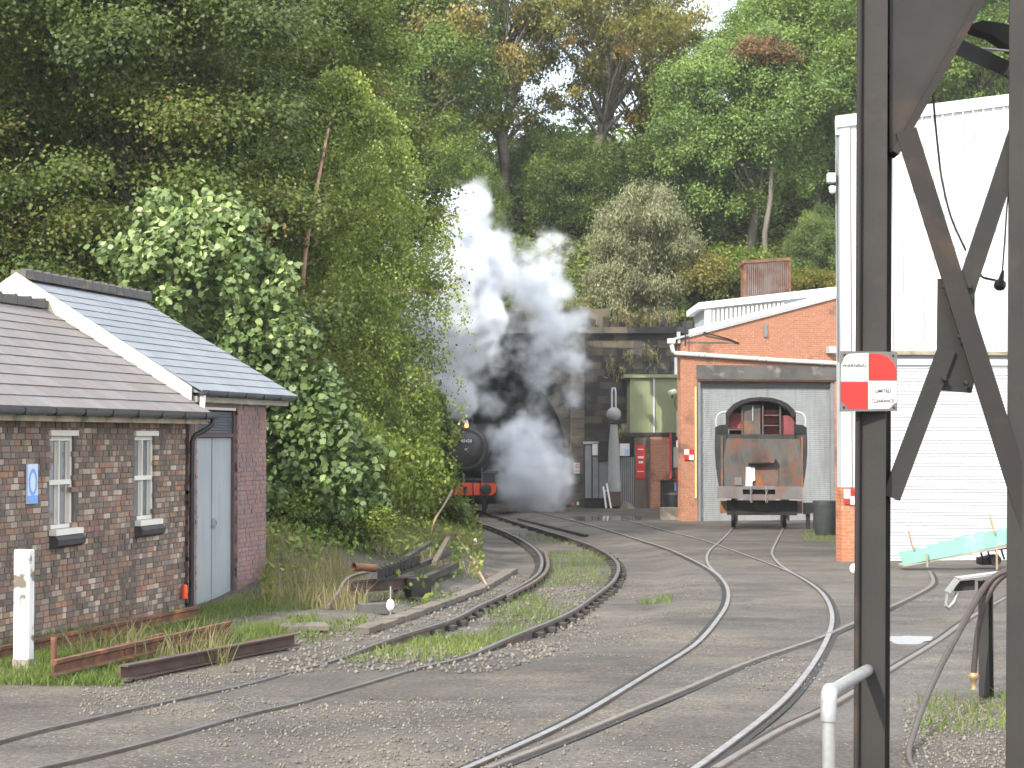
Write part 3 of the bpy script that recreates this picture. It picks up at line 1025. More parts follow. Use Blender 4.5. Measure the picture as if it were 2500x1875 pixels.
def build_trees():
    # ---- the dark berry trees at the upper left
    H = [(-9.9, 47, 3.6, 1.0, 0.3, "tall dark hawthorn dotted with red berries directly above the ridge of the brick buildings"),
         (-14.6, 52, 4.6, 1.12, 2.1, "dark hawthorn with russet tips at the upper left corner"),
         (-9.2, 60, 4.2, 1.08, 4.0, "red tinged hawthorn standing behind the birch top"),
         (-18.0, 64, 7.5, 1.15, 5.2, "deep green hawthorn high on the bank behind the russet tipped one")]
    for x, y, z, s, rot, lab in H:
        tree("hawthorn", "hawthorn_tree", lab, "tree", (x, y, z - 1.0), s, rot, "hawthorns on the bank behind the brick buildings")
    # ---- ash trees behind them, mid green
    A = [(V(860, 300, 106), 15.0, 1.25, .4, "pale green ash with feathery crown above the birch"),
         (V(1010, 250, 103), 13.0, 1.05, 1.7, "mid green ash just left of the tall grey trunk"),
         (V(700, 120, 112), 20.0, 1.3, 2.9, "ash showing between the hawthorn tips and the pale feathery ash"),
         (V(430, 60, 110), 20.0, 1.35, .9, "ash crown seen over the top of the hawthorns"),
         (V(1085, 420, 99), 9.5, .62, 5.0, "small ash hanging over the steam beside the grey trunk")]
    for p, zb, s, rot, lab in A:
        tree("ash", "ash_tree", lab, "tree", (p.x, p.y, zb), s, rot, "ash trees on the hillside")
    # ---- tall autumn trees in the middle with sky between them
    B = [(V(1222, 470, 104), 13.2, 1.02, .6, "tall tree with thick pale grey trunk and thinning olive gold crown"),
         (V(1478, 420, 106), 14.2, .98, 3.3, "dark trunked tree with orange gold leaves and forked top"),
         (V(1580, 300, 112), 16.0, .72, 1.9, "thin golden tree right of the fork topped one")]
    for p, zb, s, rot, lab in B:
        tree("autumn", "autumn_tree", lab, "tree", (p.x, p.y, zb), s, rot, "autumn trees above the tunnel")
    # ---- bright oaks at the right
    O = [(V(1835, 560, 101), 11.6, .92, .2, "bright green oak with a gnarled trunk above the rusty vent"),
         (V(1985, 330, 104), 13.5, 1.05, 2.0, "broad bright oak beside the white shed corner"),
         (V(1975, 150, 116), 19.5, .85, 3.7, "high oak on the skyline under the open sky"),
         (V(2120, 120, 108), 17.0, 1.15, 5.1, "oak crown rising behind the roof of the white shed"),
         (V(2350, 60, 102), 16.0, 1.0, 1.2, "oak showing between the steel columns over the white roof")]
    for p, zb, s, rot, lab in O:
        tree("oak", "oak_tree", lab, "tree", (p.x, p.y, zb), s, rot, "oaks on the hill behind the sheds")
    p = V(1872, 210, 98.5)
    tree("copper", "copper_tree", "tree with a flat copper orange crown among the bright oaks", "tree", (p.x, p.y, 10.3), (1, 1, 1), 1.0)
    # ---- darker evergreen fill under the tall trees
    D = [(V(1120, 420, 97), 9.0, .42, 0, "dark holly leaning over the steam plume"),
         (V(1330, 500, 106), 14.0, .62, 1.1, "dark evergreen between the grey trunk and the orange tree"),
         (V(1400, 480, 103), 12.0, .72, 2.6, "dark evergreen under the orange gold tree"),
         (V(1690, 420, 103), 12.2, .92, 4.4, "dark ivy covered tree left of the gnarled oak"),
         (V(1655, 250, 112), 17.0, .66, 4.9, "dark evergreen rising against the patch of open sky"),
         (V(2010, 600, 97), 9.2, .5, .7, "dark holly in the shade beside the white shed corner"),
         (V(1560, 540, 98), 9.8, .5, 3.9, "dark holly behind the grey green willow"),
         (V(560, 420, 90), 9.5, 1.1, 2.2, "dark evergreen low on the bank behind the birch")]
    for p, zb, s, rot, lab in D:
        tree("dark", "evergreen_tree", lab, "tree", (p.x, p.y, zb), s, rot, "dark evergreens on the hillside")
    # ---- shrubs on top of the tunnel and behind the sheds
    S = [(V(1405, 700, 93.2), 7.4, (.9, .9, .75), 0, "yellow green shrub on the tunnel top at the edge of the steam"),
         (V(1330, 640, 95), 8.6, (1.2, 1.0, 1.0), 1.3, "leafy shrub on the tunnel top behind the smoke"),
         (V(1720, 690, 94), 8.6, (1.0, 1.0, 1.25), 2.4, "ochre tinted shrub beside the raised white roof"),
         (V(1790, 640, 95), 9.4, (1.2, 1.0, 1.1), 3.1, "bright shrub left of the rusty vent"),
         (V(1990, 690, 94), 9.0, (1.5, 1.0, .7), 4.0, "yellow green shrub right of the rusty vent"),
         (V(1240, 520, 97), 10.0, (1.3, 1.0, 1.1), 5.5, "leafy shrub at the foot of the grey trunk"),
         (V(1600, 640, 96), 9.2, (1.2, 1, 1), 5.9, "dark leafed shrub right behind the willow")]
    for p, zb, sc, rot, lab in S:
        tree("bush", "shrub", lab, "shrub", (p.x, p.y, zb), sc, rot, "shrubs along the top of the tunnel wall", "autumn" if "ochre" in lab or "yellow" in lab else None, "foliage")

    # ---- grey green willow on the tunnel top
    r = np.random.default_rng(21)
    base = V(1565, 765, 93.6)
    cl = []
    for _ in range(120):
        u, v = r.uniform(1438, 1690), r.uniform(462, 770)
        dx = (u - 1565) / 132
        dv = (v - 650) / (200 if v < 650 else 150)
        if dx * dx + dv * dv > 1:
            continue
        y = 93.6 + r.uniform(-2.0, 1.6) * (1 - dx * dx) ** .5
        q = V(u, v, y)
        cl.append(((q.x, q.y, q.z), r.uniform(.42, .72), .5 + .15 * r.normal()))
    P, T = clump_leaves(cl, 1300, .17, .055, r, flat=1.1, up=.1, axis_bias=(0, 0, 1.0), tint_spread=.2, shell=.2)
    mb = MB()
    for k in range(9):
        c = cl[k * 5][0]
        b = Vector((base.x + r.normal() * .4, base.y, base.z - 1.0))
        mb.tube([b, b.lerp(Vector(c), .5) + Vector((0, 0, .4)), Vector(c)], [.07, .045, .015], 5)
    one_tree("willow_bush", "rounded grey green willow bush growing on the tunnel parapet", "bush", base, P, T, LEAF["willow"], mb, MT["bark"])

    # ---- birch
    r = np.random.default_rng(33)
    base = G(760, 1330)
    Y = base.y
    top = V(830, 190, Y)
    out = [(180, 805, 850), (260, 730, 940), (350, 650, 990), (450, 570, 1015), (540, 535, 1030), (640, 540, 1050), (760, 560, 1035), (850, 600, 1045), (960, 640, 1055), (1080, 690, 1065), (1200, 760, 1050)]
    vv = [o[0] for o in out]
    Cs, Ax, Ts = [], [], []
    mb = MB()
    trunk = [Vector((base.x, Y, base.z - .3)), V(735, 1000, Y), V(742, 650, Y - 2.35), V(785, 400, Y - 2.0), V(805, 300, Y - .6), V(812, 262, Y)]
    mb.tube(catmull(trunk, 4), [.095 * (1 - .93 * i / 20) for i in range(21)], 8)
    for s in range(1650):
        v0 = 185 + (1190 - 185) * r.random() ** 1.0
        lo, hi = np.interp(v0, vv, [o[1] for o in out]), np.interp(v0, vv, [o[2] for o in out])
        q = r.random()
        u0 = lo + (hi - lo) * q
        half = (hi - lo) / 2 / FPX * Y
        k = abs(q - .5) * 2
        dep = r.uniform(-1, .8) * half * math.sqrt(max(0, 1 - k * k)) * .9
        if v0 < 330: dep *= .6
        st = V(u0, v0, Y + dep)
        n = int(r.uniform(34, 90))
        L = r.uniform(.22, .75) if v0 > 330 else r.uniform(.15, .4)
        if q > .8 and v0 > 420: L *= 1.6
        if q > .9 and 430 < v0 < 1000 and s % 3 == 0:
            st = st + Vector((r.uniform(.2, 1.0), 0, 0))
        t = np.sort(r.random(n))
        dirx = r.normal() * .25 + (q - .5) * .55
        diry = r.normal() * .25
        pts = np.stack([st.x + dirx * (t - t * t * .35) * L, st.y + diry * t * L, st.z + (.22 * t - 1.15 * t * t) * L], 1)
        pts += r.normal(size=(n, 3)) * .12
        Cs.append(pts)
        a = np.tile(np.array([dirx * .3, 0, -1.0]), (n, 1)) + r.normal(size=(n, 3)) * .5
        Ax.append(unit(a))
        Ts.append(.45 + .17 * r.normal() + .17 * r.normal(size=n))
        if s % 9 == 0:
            mb.tube([Vector(st), Vector(pts[n // 2]), Vector(pts[-1])], [.008, .006, .003], 4, caps=False)
        if s % 40 == 0 and v0 > 420:
            tc = catmull(trunk, 4)
            kk = min(tc, key=lambda q: abs(q.z - (st.z - .5)))
            mb.tube([kk, kk.lerp(st, .55) + Vector((0, 0, .15)), Vector(st)], [.016, .011, .005], 5, caps=False)
    C, A, T = np.concatenate(Cs), np.concatenate(Ax), np.concatenate(Ts)
    N = unit(r.normal(size=C.shape) + np.array([-.7, -1.1, .75]))
    sc = r.uniform(.7, 1.3, len(C))
    P = leaf_polys(C, N, .088 * sc, .062 * sc, A, r)
    one_tree("birch_tree", "large drooping silver birch with a pinkish stem hiding half the steam engine", "tree", base, P, T, LEAF["birch"], mb, MT["bark_birch"])

    # ---- sycamore
    r = np.random.default_rng(44)
    base = G(690, 1400)
    Y = base.y
    cl = []
    prof = [(505, 400, 540), (570, 330, 615), (650, 290, 655), (740, 330, 700), (830, 470, 755), (930, 560, 790), (1050, 630, 865), (1180, 640, 895), (1290, 670, 885), (1365, 740, 865)]
    vv = [o[0] for o in prof]
    for _ in range(430):
        v = r.uniform(505, 1365)
        lo, hi = np.interp(v, vv, [o[1] for o in prof]), np.interp(v, vv, [o[2] for o in prof])
        q = r.random() * 1.08 - .04
        u = lo + (hi - lo) * q + 22 * math.sin(v * .045 + 3 * q) + 14 * r.normal()
        dep = r.uniform(-1.0, .5) * (hi - lo) / 2 / FPX * Y * math.sqrt(max(0, 1 - (2 * q - 1) ** 2))
        v = v - 40 * max(0, math.sin(u * .055)) * (v < 700)
        p = V(u, v, Y + dep)
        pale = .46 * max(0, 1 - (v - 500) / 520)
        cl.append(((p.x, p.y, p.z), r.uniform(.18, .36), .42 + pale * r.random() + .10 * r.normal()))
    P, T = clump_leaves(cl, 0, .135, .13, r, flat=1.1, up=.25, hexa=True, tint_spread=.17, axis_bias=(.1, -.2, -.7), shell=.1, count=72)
    mb = MB()
    root = Vector((base.x, base.y, base.z - .3))
    mb.tube([root, V(640, 1150, Y), V(560, 850, Y), V(500, 600, Y)], [.09, .07, .045, .012], 7)
    for k in range(0, 430, 7):
        c = Vector(cl[k][0])
        a = V(np.interp(c.z, [-.5, 6.5], [660, 520]), 1000, Y)
        a.z = max(c.z - 1.0, base.z)
        a.x = np.interp(a.z, [base.z, 6.0], [V(650, 1000, Y).x, V(510, 1000, Y).x])
        mb.tube([a, a.lerp(c, .5) + Vector((0, 0, .1)), c], [.02, .014, .005], 4, caps=False)
    one_tree("sycamore_tree", "sycamore with big leaves turning pale undersides beside the grey roof", "tree", base, P, T, LEAF["sycamore"], mb, MT["bark"])

    # ---- sapling covering the left half of the locomotive
    r = np.random.default_rng(55)
    base = G(1085, 1312)
    Y = base.y
    cl = []
    prof = [(960, 920, 1060), (1010, 910, 1105), (1060, 900, 1120), (1120, 900, 1122), (1165, 930, 1112), (1190, 930, 1104), (1220, 960, 1128), (1265, 1010, 1148), (1330, 1040, 1155)]
    vv = [o[0] for o in prof]
    for _ in range(190):
        v = r.uniform(960, 1335)
        lo, hi = np.interp(v, vv, [o[1] for o in prof]), np.interp(v, vv, [o[2] for o in prof])
        p = V(lo + (hi - lo) * r.random(), v, Y + r.uniform(-.8, .6))
        cl.append(((p.x, p.y, p.z), r.uniform(.16, .30), .5 + .16 * r.normal()))
    P, T = clump_leaves(cl, 0, .15, .08, r, flat=1.0, up=.2, tint_spread=.22, axis_bias=(.1, 0, -1), shell=.1, count=95)
    mb = MB()
    for k in range(0, 190, 8):
        c = Vector(cl[k][0])
        b = Vector((base.x + r.normal() * .25 - .2, base.y, base.z - .2))
        mb.tube([b, b.lerp(c, .5) + Vector((0, 0, .3)), c], [.025, .018, .006], 4, caps=False)
    one_tree("sapling", "leafy sapling overhanging the red buffer beam", "tree", base, P, T, LEAF["bramble"], mb, MT["bark"])

    # ---- low undergrowth
    U = [((940, 1330), (.62, .62, .5), 0, "low bramble under the birch"), ((1010, 1300), (.7, .6, .6), 1.1, "bramble at the foot of the sapling"),
         ((760, 1400), (.55, .5, .5), 2.2, "bramble under the sycamore beside the red brick pier"),
         ((860, 1400), (.5, .45, .38), 3.0, "bramble behind the scrap pile"),
         ((930, 1352), (.75, .7, .95), 4.1, "taller leafy bush between the sycamore and the sapling"),
         ((845, 1365), (.7, .7, 1.1), 5.0, "leafy bush under the join of sycamore and birch")]
    for (u, v), sc, rot, lab in U:
        p = G(u, v)
        z = float(ground_z(np.array([p.x]), np.array([p.y]))[0])
        tree("bush", "bramble_bush", lab, "bush", (p.x, p.y, z), sc, rot, "brambles on the near bank", None, "foliage")

    # ---- the wood that closes the view
    r = np.random.default_rng(66)
    cl = []
    for _ in range(1500):
        x = r.uniform(-75, 60)
        y = r.uniform(108, 175)
        u = 1250 + x / y * FPX
        zb = float(hill_z(np.array([x]), np.array([y]))[0])
        top = 15.0
        if 1130 < u < 1850:
            top = 2.5
        z = zb + r.uniform(.2, top)
        cl.append(((x, y, z), r.uniform(1.2, 2.4), .4 + .16 * r.normal()))
    P, T = clump_leaves(cl, 38, .55, .38, r, flat=.8, up=.6)
    o = link("woodland", quad_mesh("woodland", P, T, LEAF["ash"]))
    tag(o, "dense green wood filling the hilltop behind the single trees", "woodland", None, "stuff")
    # ground ivy and ferns on the slopes
    pts = []
    n = 52000
    x = r.uniform(-32, 32, n)
    y = 92.3 + 34 * r.random(n) ** 1.4
    z = hill_z(x, y) + r.uniform(0, .55, n)
    C = np.stack([x, y, z], 1)
    n2 = 30000
    x = r.uniform(-34, -6.6, n2)
    y = r.uniform(37, 91, n2)
    C = np.concatenate([C, np.stack([x, y, bank_z(x, y) + r.uniform(0, .5, n2)], 1)])
    N = unit(r.normal(size=C.shape) * .7 + np.array([0, -.3, .8]))
    T = .42 + .25 * fbm2(C[:, 0] * .5, C[:, 1] * .5, 5) + .15 * r.normal(size=len(C))
    o = link("undergrowth", quad_mesh("undergrowth", leaf_polys(C, N, .34 * r.uniform(.6, 1.3, len(C)), .2, None, r), T, LEAF["bramble"]))
    tag(o, "ivy and fern covering the slope between the trees", "undergrowth", None, "stuff")


# ------------------------------------------------------------------ tracks
def rail_mesh(mb, path, dz=0.0, hw=.035, h=.15):
    prof = [(-hw, 0), (hw, 0), (hw, -.035), (.010, -.05), (.010, -h + .03), (.065, -h + .012), (.065, -h), (-.065, -h), (-.065, -h + .012), (-.010, -h + .03), (-.010, -.05), (-hw, -.035)]
    vs, fs = [], []
    n = len(prof)
    for i, p in enumerate(path):
        a, b = path[max(i - 1, 0)], path[min(i + 1, len(path) - 1)]
        d = Vector((b.x - a.x, b.y - a.y, 0)).normalized()
        s = Vector((d.y, -d.x, 0))
        for x, z in prof:
            q = p + s * x
            vs.append((q.x, q.y, p.z + dz + z))
    for i in range(len(path) - 1):
        for k in range(n):
            a, b = i * n + k, i * n + (k + 1) % n
            fs.append((a, b, b + n, a + n))
    fs.append(tuple(range(n)))
    fs.append(tuple(range((len(path) - 1) * n, len(path) * n)))
    mb.add(vs, fs)
    return mb


def strip(mb, path, off, w, dz):
    vs, fs = [], []
    for i, p in enumerate(path):
        a, b = path[max(i - 1, 0)], path[min(i + 1, len(path) - 1)]
        d = Vector((b.x - a.x, b.y - a.y, 0)).normalized()
        s = Vector((d.y, -d.x, 0))
        for o in (off - w / 2, off + w / 2):
            q = p + s * o
            vs.append((q.x, q.y, p.z + dz))
    fs = [(2 * i, 2 * i + 1, 2 * i + 3, 2 * i + 2) for i in range(len(path) - 1)]
    mb.add(vs, fs)
    return mb


def two_tone_rail(name, key, parent, old=False, dz=0.0, head=None):
    """rail body with its polished running top as a sub-part"""
    body = rail_mesh(MB(), RAIL[key], dz).build(name, MT["rail_dull" if old else "rail_old"], parent)
    top = strip(MB(), RAIL[key], 0, .056, dz + .0035).build("running_surface", MT["rail_dull"] if old else MT[head or "rail_head"], body)
    return body


def build_tracks():
    t = thing("railway_track", "curving main line track with grass between its rails leading to the steam engine", "track", G(1400, 1400), "tracks in the yard")
    two_tone_rail("rail", "a1", t, head="rail_dark")
    two_tone_rail("rail", "a2", t, head="rail_dark")
    rail_mesh(MB(), RAIL["check"], .0).build("check_rail", MT["rail_old"], t)
    # sleepers and chairs
    path1 = [p for p in A1P if p.y > 24]
    L = 0
    k = 0
    a2 = np.array([(p.x, p.y) for p in A2P])
    for i in range(1, len(path1)):
        pa, pb = path1[i - 1], path1[i]
        seg = (pb - pa).length
        while k * .72 < L + seg:
            f = (k * .72 - L) / seg
            p = pa.lerp(pb, max(0, min(1, f)))
            j = np.argmin(np.hypot(a2[:, 0] - p.x, a2[:, 1] - p.y))
            q = A2P[j]
            d = Vector((q.x - p.x, q.y - p.y, 0))
            if 1.0 < d.length < 1.9:
                dn = d.normalized()
                c = (p + q) / 2
                for w in (p, q):
                    MB().box((w.x, w.y, w.z - .095), (.30, .16, .085), math.atan2(dn.y, dn.x)).build("chair", MT["timber_dark"], t)
            k += 1
        L += seg
    t = thing("railway_track", "bright railed track sweeping through the tarmac in the middle of the yard", "track", G(1800, 1600), "tracks in the yard")
    two_tone_rail("rail", "b1", t)
    two_tone_rail("rail", "b2", t)
    strip(MB(), RAIL["b2"], -.075, .055, -.014).build("flangeway", MT["soot"], t)
    strip(MB(), RAIL["b1"], .075, .055, -.014).build("flangeway", MT["soot"], t)
    t = thing("railway_track", "short siding track running into the shed under the rusty cab", "track", G(1830, 1330), "tracks in the yard")
    two_tone_rail("rail", "s1", t)
    two_tone_rail("rail", "s2", t)
    t = thing("railway_track", "dull rusty track crossing towards the white shed", "track", G(2000, 1600), "tracks in the yard")
    two_tone_rail("rail", "c1", t, True)
    two_tone_rail("rail", "c2", t, True)
    strip(MB(), RAIL["c1"], .07, .05, -.014).build("flangeway", MT["soot"], t)
    strip(MB(), RAIL["c2"], -.07, .05, -.014).build("flangeway", MT["soot"], t)
    a, b = gz(G(1268, 1262), .0), gz(G(1431, 1302), .0)
    m = MB()
    m.beam(a + UP * .0, b + UP * .0, .14, .16)
    m.single("timber_baulk", MT["timber_dark"], "dark timber baulk lying beside the main line near the tunnel", "baulk")
    # old cable trough beside the main line
    path = smooth_path(catmull([G(u, v, -.075) for u, v in ((880, 1541), (985, 1506), (1085, 1470), (1150, 1446), (1205, 1418), (1250, 1392))], 6))
    t = thing("cable_trough", "beige concrete cable trough beside the grassy main line", "trough", G(1085, 1470))
    for i in range(len(path) - 1):
        d = (path[i + 1] - path[i])
        a, b = path[i] + d * .02, path[i + 1] - d * .02
        z = Vector((0, 0, random.uniform(-.012, .012)))
        MB().beam(a + z, b + z, .24, .08).build("slab", MT["trough"], t)


# ------------------------------------------------------------------ the brick buildings at the left
LW = Wall((-4.79, 27.0), (.2127, .977))
UP = Vector((0, 0, 1))


def brick_field(wall, s0, s1, z0, z1, holes, off, bw=.165, bh=.075, d=.05):
    out = []
    row = 0
    z = z0
    while z < z1 - .02:
        s = s0 - (bw / 2 if row % 2 else 0)
        bw0 = bw
        while s < s1:
            bw = bw0 * random.choice((.68, .68, 1.0, 1.0, 1.32)) * random.uniform(.95, 1.05)
            a, b = max(s, s0), min(s + bw - .016, s1)
            if False:
                parts = [(a, a + (b - a) / 2 - .006), (a + (b - a) / 2 + .006, b)]
            else:
                parts = [(a, b)]
            for a2, b2 in parts:
                if b2 - a2 < .03: continue
                c = ((a2 + b2) / 2, z + bh / 2)
                if not any(h[0] - .02 < c[0] < h[1] + .02 and h[2] - .02 < c[1] < h[3] + .02 for h in holes):
                    o = off + random.uniform(-.006, .005)
                    out.append(box_mat(wall.pt(c[0], c[1], o - d / 2), wall.e * (b2 - a2), wall.n * d, UP * (bh - .012)))
            s += bw
        bw = bw0
        z += bh
        row += 1
    return out


def roof_tiles(wall, s0, s1, w_eave, z_eave, w_ridge, z_ridge, tw, exp, th):
    """tile matrices on the slope from the eave up to the ridge (w: distance behind the wall plane)"""
    a = wall.pt(0, z_eave, -w_eave)
    b = wall.pt(0, z_ridge, -w_ridge)
    q = (b - a)
    L = q.length
    q.normalize()
    nrm = wall.e.cross(q)
    if nrm.z < 0: nrm = -nrm
    out = []
    rows = int(L / exp)
    ln = exp * 1.25
    for r in range(rows):
        off = tw / 2 if r % 2 else 0
        s = s0 - off
        while s < s1 - .01:
            x0, x1 = max(s, s0), min(s + tw - .006, s1)
            if x1 - x0 > .04:
                tilt = .05
                qq = (q * math.cos(tilt) - nrm * math.sin(tilt)).normalized()
                nn = wall.e.cross(qq)
                if nn.z < 0: nn = -nn
                c = a + wall.e * ((x0 + x1) / 2) + q * (r * exp + ln / 2) + nrm * (th * .5 + .012 + random.uniform(0, .003))
                out.append(box_mat(c, wall.e * (x1 - x0), qq * ln, nn * th))
            s += tw
    return out


def gutter(parent, wall, s0, s1, z, off, r=.058, name="gutter"):
    mb = MB()
    n = 7
    vs, fs = [], []
    for s in (s0, s1):
        for k in range(n):
            t = math.pi + math.pi * k / (n - 1)
            vs.append(wall.pt(s, z + r * math.sin(t), off + r * math.cos(t)))
    for s in (s0, s1):
        for k in range(n):
            t = math.pi + math.pi * k / (n - 1)
            vs.append(wall.pt(s, z + .006 + (r - .006) * math.sin(t), off + (r - .006) * math.cos(t)))
    for k in range(n - 1):
        fs.append((k, k + 1, n + k + 1, n + k))
        fs.append((2 * n + k, 3 * n + k, 3 * n + k + 1, 2 * n + k + 1))
    fs.append(tuple(range(n)))
    fs.append(tuple(range(n, 2 * n)))
    mb.add(vs, fs, True)
    g = mb.build(name, MT["gutter"], parent)
    mb = MB()
    s = s0 + .12
    while s < s1:
        wall.box(mb, s, s + .022, z - r - .006, z + .012, off - r - .004, off + r + .007)
        s += .8
    mb.each("gutter_bracket", MT["black"], g)
    return g


def window(parent, wall, s0, s1, z0, z1):
    f = MB()
    o0, o1 = -.10, -.045
    for a, b, c, d in ((s0, s0 + .045, z0, z1), (s1 - .045, s1, z0, z1), (s0 + .045, s1 - .045, z1 - .06, z1), (s0 + .045, s1 - .045, z0, z0 + .05)):
        wall.box(f, a, b, c, d, o0, o1)
    zm = (z0 + z1) / 2
    wall.box(f, s0 + .045, s1 - .045, zm - .03, zm + .03, o0 - .002, o1 + .012)
    fr = f.build("window", MT["frame_white"], parent)
    m = MB()
    sm = (s0 + s1) / 2
    for a, b in ((z0 + .05, zm - .03), (zm + .03, z1 - .06)):
        wall.box(m, sm - .014, sm + .014, a, b, o0 + .01, o1 - .004)
    m.build("glazing_bar", MT["frame_white"], fr)
    g = MB()
    wall.box(g, s0 + .045, s1 - .045, z0 + .05, zm - .03, -.088, -.082)
    g.build("pane", MT["glass"], fr)
    g = MB()
    wall.box(g, s0 + .045, s1 - .045, zm + .03, z1 - .06, -.088, -.082)
    g.build("pane", MT["glass"], fr)
    c = MB()
    for a, b in ((s0 + .26, s0 + .40), (s1 - .12, s1 - .05)):
        wall.box(c, a, b, z0 + .06, z1 - .07, -.080, -.076)
    c.build("blind", MT["curtain"], fr)
    l = MB()
    wall.box(l, s0 - .04, s1 + .05, z1 + .002, z1 + .07, -.08, .03)
    l.build("lintel", MT["frame_white"], fr)
    s = MB()
    wall.box(s, s0 + .0, s1 + .09, z0 - .075, z0 - .002, -.08, .085)
    s.build("sill", MT["frame_white"], fr)
    b = MB()
    P = []
    for z, o in ((z0 - .24, .03), (z0 - .085, .13)):
        pass
    prof = [(z0 - .235, -.02), (z0 - .235, .05), (z0 - .20, .115), (z0 - .13, .125), (z0 - .082, .08), (z0 - .082, -.02)]
    poly = [wall.pt(s0 - .02, z, o) for z, o in prof]
    b.prism(poly, wall.e * (s1 - s0 + .10))
    b.build("sill_brick", MT["sill_brick"], fr)


def build_left():
    org = LW.pt(-3, plane_z(24), 0)
    b = thing("brick_store", "low brick building with brown tiled roof and two narrow windows", "building", org)
    wins = [(-4.30, -3.62, 1.00, 2.16), (-1.75, -1.07, 1.00, 2.16)]
    s_left = -9.0
    mb = MB()
    # mortar wall with the window openings left open
    cuts = [s_left] + [x for w in wins for x in w[:2]] + [.02]
    zs = (-.75, 1.0, 2.16, 2.56)
    for i in range(0, len(cuts) - 1):
        if i % 2 == 0:
            LW.box(mb, cuts[i], cuts[i + 1], zs[0], zs[3], -.28, -.012)
        else:
            LW.box(mb, cuts[i], cuts[i + 1], zs[0], zs[1], -.28, -.012)
            LW.box(mb, cuts[i], cuts[i + 1], zs[2], zs[3], -.28, -.012)
    mb.build("wall", MT["mortar"], b)
    br = brick_field(LW, -9.0, .02, -.66, 2.50, [(w[0], w[1], w[2] - .07, w[3]) for w in wins], 0)
    pieces(b, "brick", br, MT["brick_old"], "brickwork", 300)
    mb = MB()
    LW.box(mb, s_left, .02, -.75, 2.4, -4.6, -4.4)
    LW.box(mb, s_left, s_left + .2, -.75, 2.4, -4.4, -.28)
    mb.build("rear_wall", MT["mortar"], b)
    EW = Wall(LW.pt(s_left, 0, -4.4).to_2d(), LW.n.to_2d())
    ends = MB()
    for m in brick_field(EW, 0, 4.4, -.66, 2.44, [], .03):
        A = np.array(m)
        ends.add(CUBE_V @ A[:3, :3].T + A[:3, 3], CUBE_F)
    ends.build("end_brickwork", MT["brick_old"], b)["kind"] = "stuff"
    for w in wins:
        window(b, LW, *w)
    # roof
    e_w, e_z, r_w, r_z = -.30, 2.46, 2.33, 4.05
    mb = MB()
    a0, a1 = LW.pt(s_left, e_z, -e_w), LW.pt(.13, e_z, -e_w)
    c0, c1 = LW.pt(s_left, r_z, -r_w), LW.pt(.13, r_z, -r_w)
    d0, d1 = LW.pt(s_left, e_z, -(2 * r_w - e_w)), LW.pt(.13, e_z, -(2 * r_w - e_w))
    mb.add([a0, a1, c1, c0, d0, d1], [(0, 1, 2, 3), (3, 2, 5, 4), (0, 3, 4), (1, 5, 2), (0, 4, 5, 1)])
    roof = mb.build("roof", MT["tile_low"], b)
    pieces(b, "roof_tile", roof_tiles(LW, -9.0, .12, e_w - .03, e_z, r_w, r_z, .33, .268, .036), MT["tile_low"])
    rid = []
    s = -9.0
    while s < .05:
        rid.append(box_mat(LW.pt(s + .22, r_z + .075, -r_w), LW.e * .44, LW.n * .23, UP * .12))
        s += .45
    pieces(b, "ridge_tile", rid, MT["ridge"])
    hump = MB()
    s = -9.0
    while s < .05:
        LW.box(hump, s + .40, s + .475, r_z + .10, r_z + .165, -r_w - .10, -r_w + .10)
        s += .45
    hump.each("ridge_collar", MT["ridge"], b)
    f = MB()
    LW.box(f, s_left, .30, 2.335, 2.45, .17, .235)
    f.build("fascia", MT["fascia"], b)
    sf = MB()
    LW.box(sf, s_left, .02, 2.50, 2.52, .0, .17)
    sf.build("soffit", MT["fascia"], b)
    gutter(b, LW, s_left, .42, 2.475, .30, .066)
    # downpipe with swan neck at the corner
    d = MB()
    d.tube([LW.pt(.36, 2.44, .30), LW.pt(.34, 2.33, .29), LW.pt(.24, 2.25, .22), LW.pt(.10, 2.17, .12), LW.pt(.07, 2.08, .085), LW.pt(.07, -.40, .085)], .038, 10)
    d.build("downpipe", MT["black"], b)
    # ---- the taller part with the double door
    t = thing("brick_garage", "taller brick building with slate roof, white bargeboard and grey double doors", "building", LW.pt(2, plane_z(29), 0))
    TW = Wall(LW.pt(.15, 0, 0).to_2d(), LW.e.to_2d())
    base = -.75
    mb = MB()
    TW.box(mb, .02, .34, base, 2.66, -.25, -.012)
    TW.box(mb, 2.02, 3.33, base, 2.66, -.25, -.012)
    TW.box(mb, .34, 2.02, 2.60, 2.66, -.25, -.012)
    TW.box(mb, .0, .24, base, 2.6, -5.3, -.25)
    TW.box(mb, 3.08, 3.32, base, 2.6, -5.3, -.25)
    TW.box(mb, .24, 3.08, base, 2.6, -5.3, -5.1)
    mb.build("wall", MT["mortar_red"], t)
    br = brick_field(TW, .02, .34, -.66, 2.66, [], 0) + brick_field(TW, 2.02, 3.33, -.66, 2.66, [], 0)
    pieces(t, "brick", br, MT["brick_red"], "brickwork", 300)
    for s0, s1 in ((.37, 1.150), (1.195, 1.98)):
        m = MB()
        TW.box(m, s0, s1, -.42, 2.13, -.14, -.10)
        d = m.build("door", MT["door_grey"], t)
        if s0 > 1:
            h = MB()
            TW.box(h, s0 - .05, s0 + .09, .78, .90, -.10, -.06)
            h.tube([TW.pt(s0 + .05, .86, -.05), TW.pt(s0 + .06, .80, -.03), TW.pt(s0 + .02, .75, -.05)], .012, 6)
            h.build("padlock", MT["galv"], d)
    m = MB()
    TW.box(m, .37, 1.98, -.42, 2.13, -.22, -.17)
    m.build("dark_interior", MT["black"], t)
    m = MB()
    TW.box(m, .34, .37, -.42, 2.56, -.16, -.06)
    TW.box(m, 1.98, 2.02, -.42, 2.56, -.16, -.06)
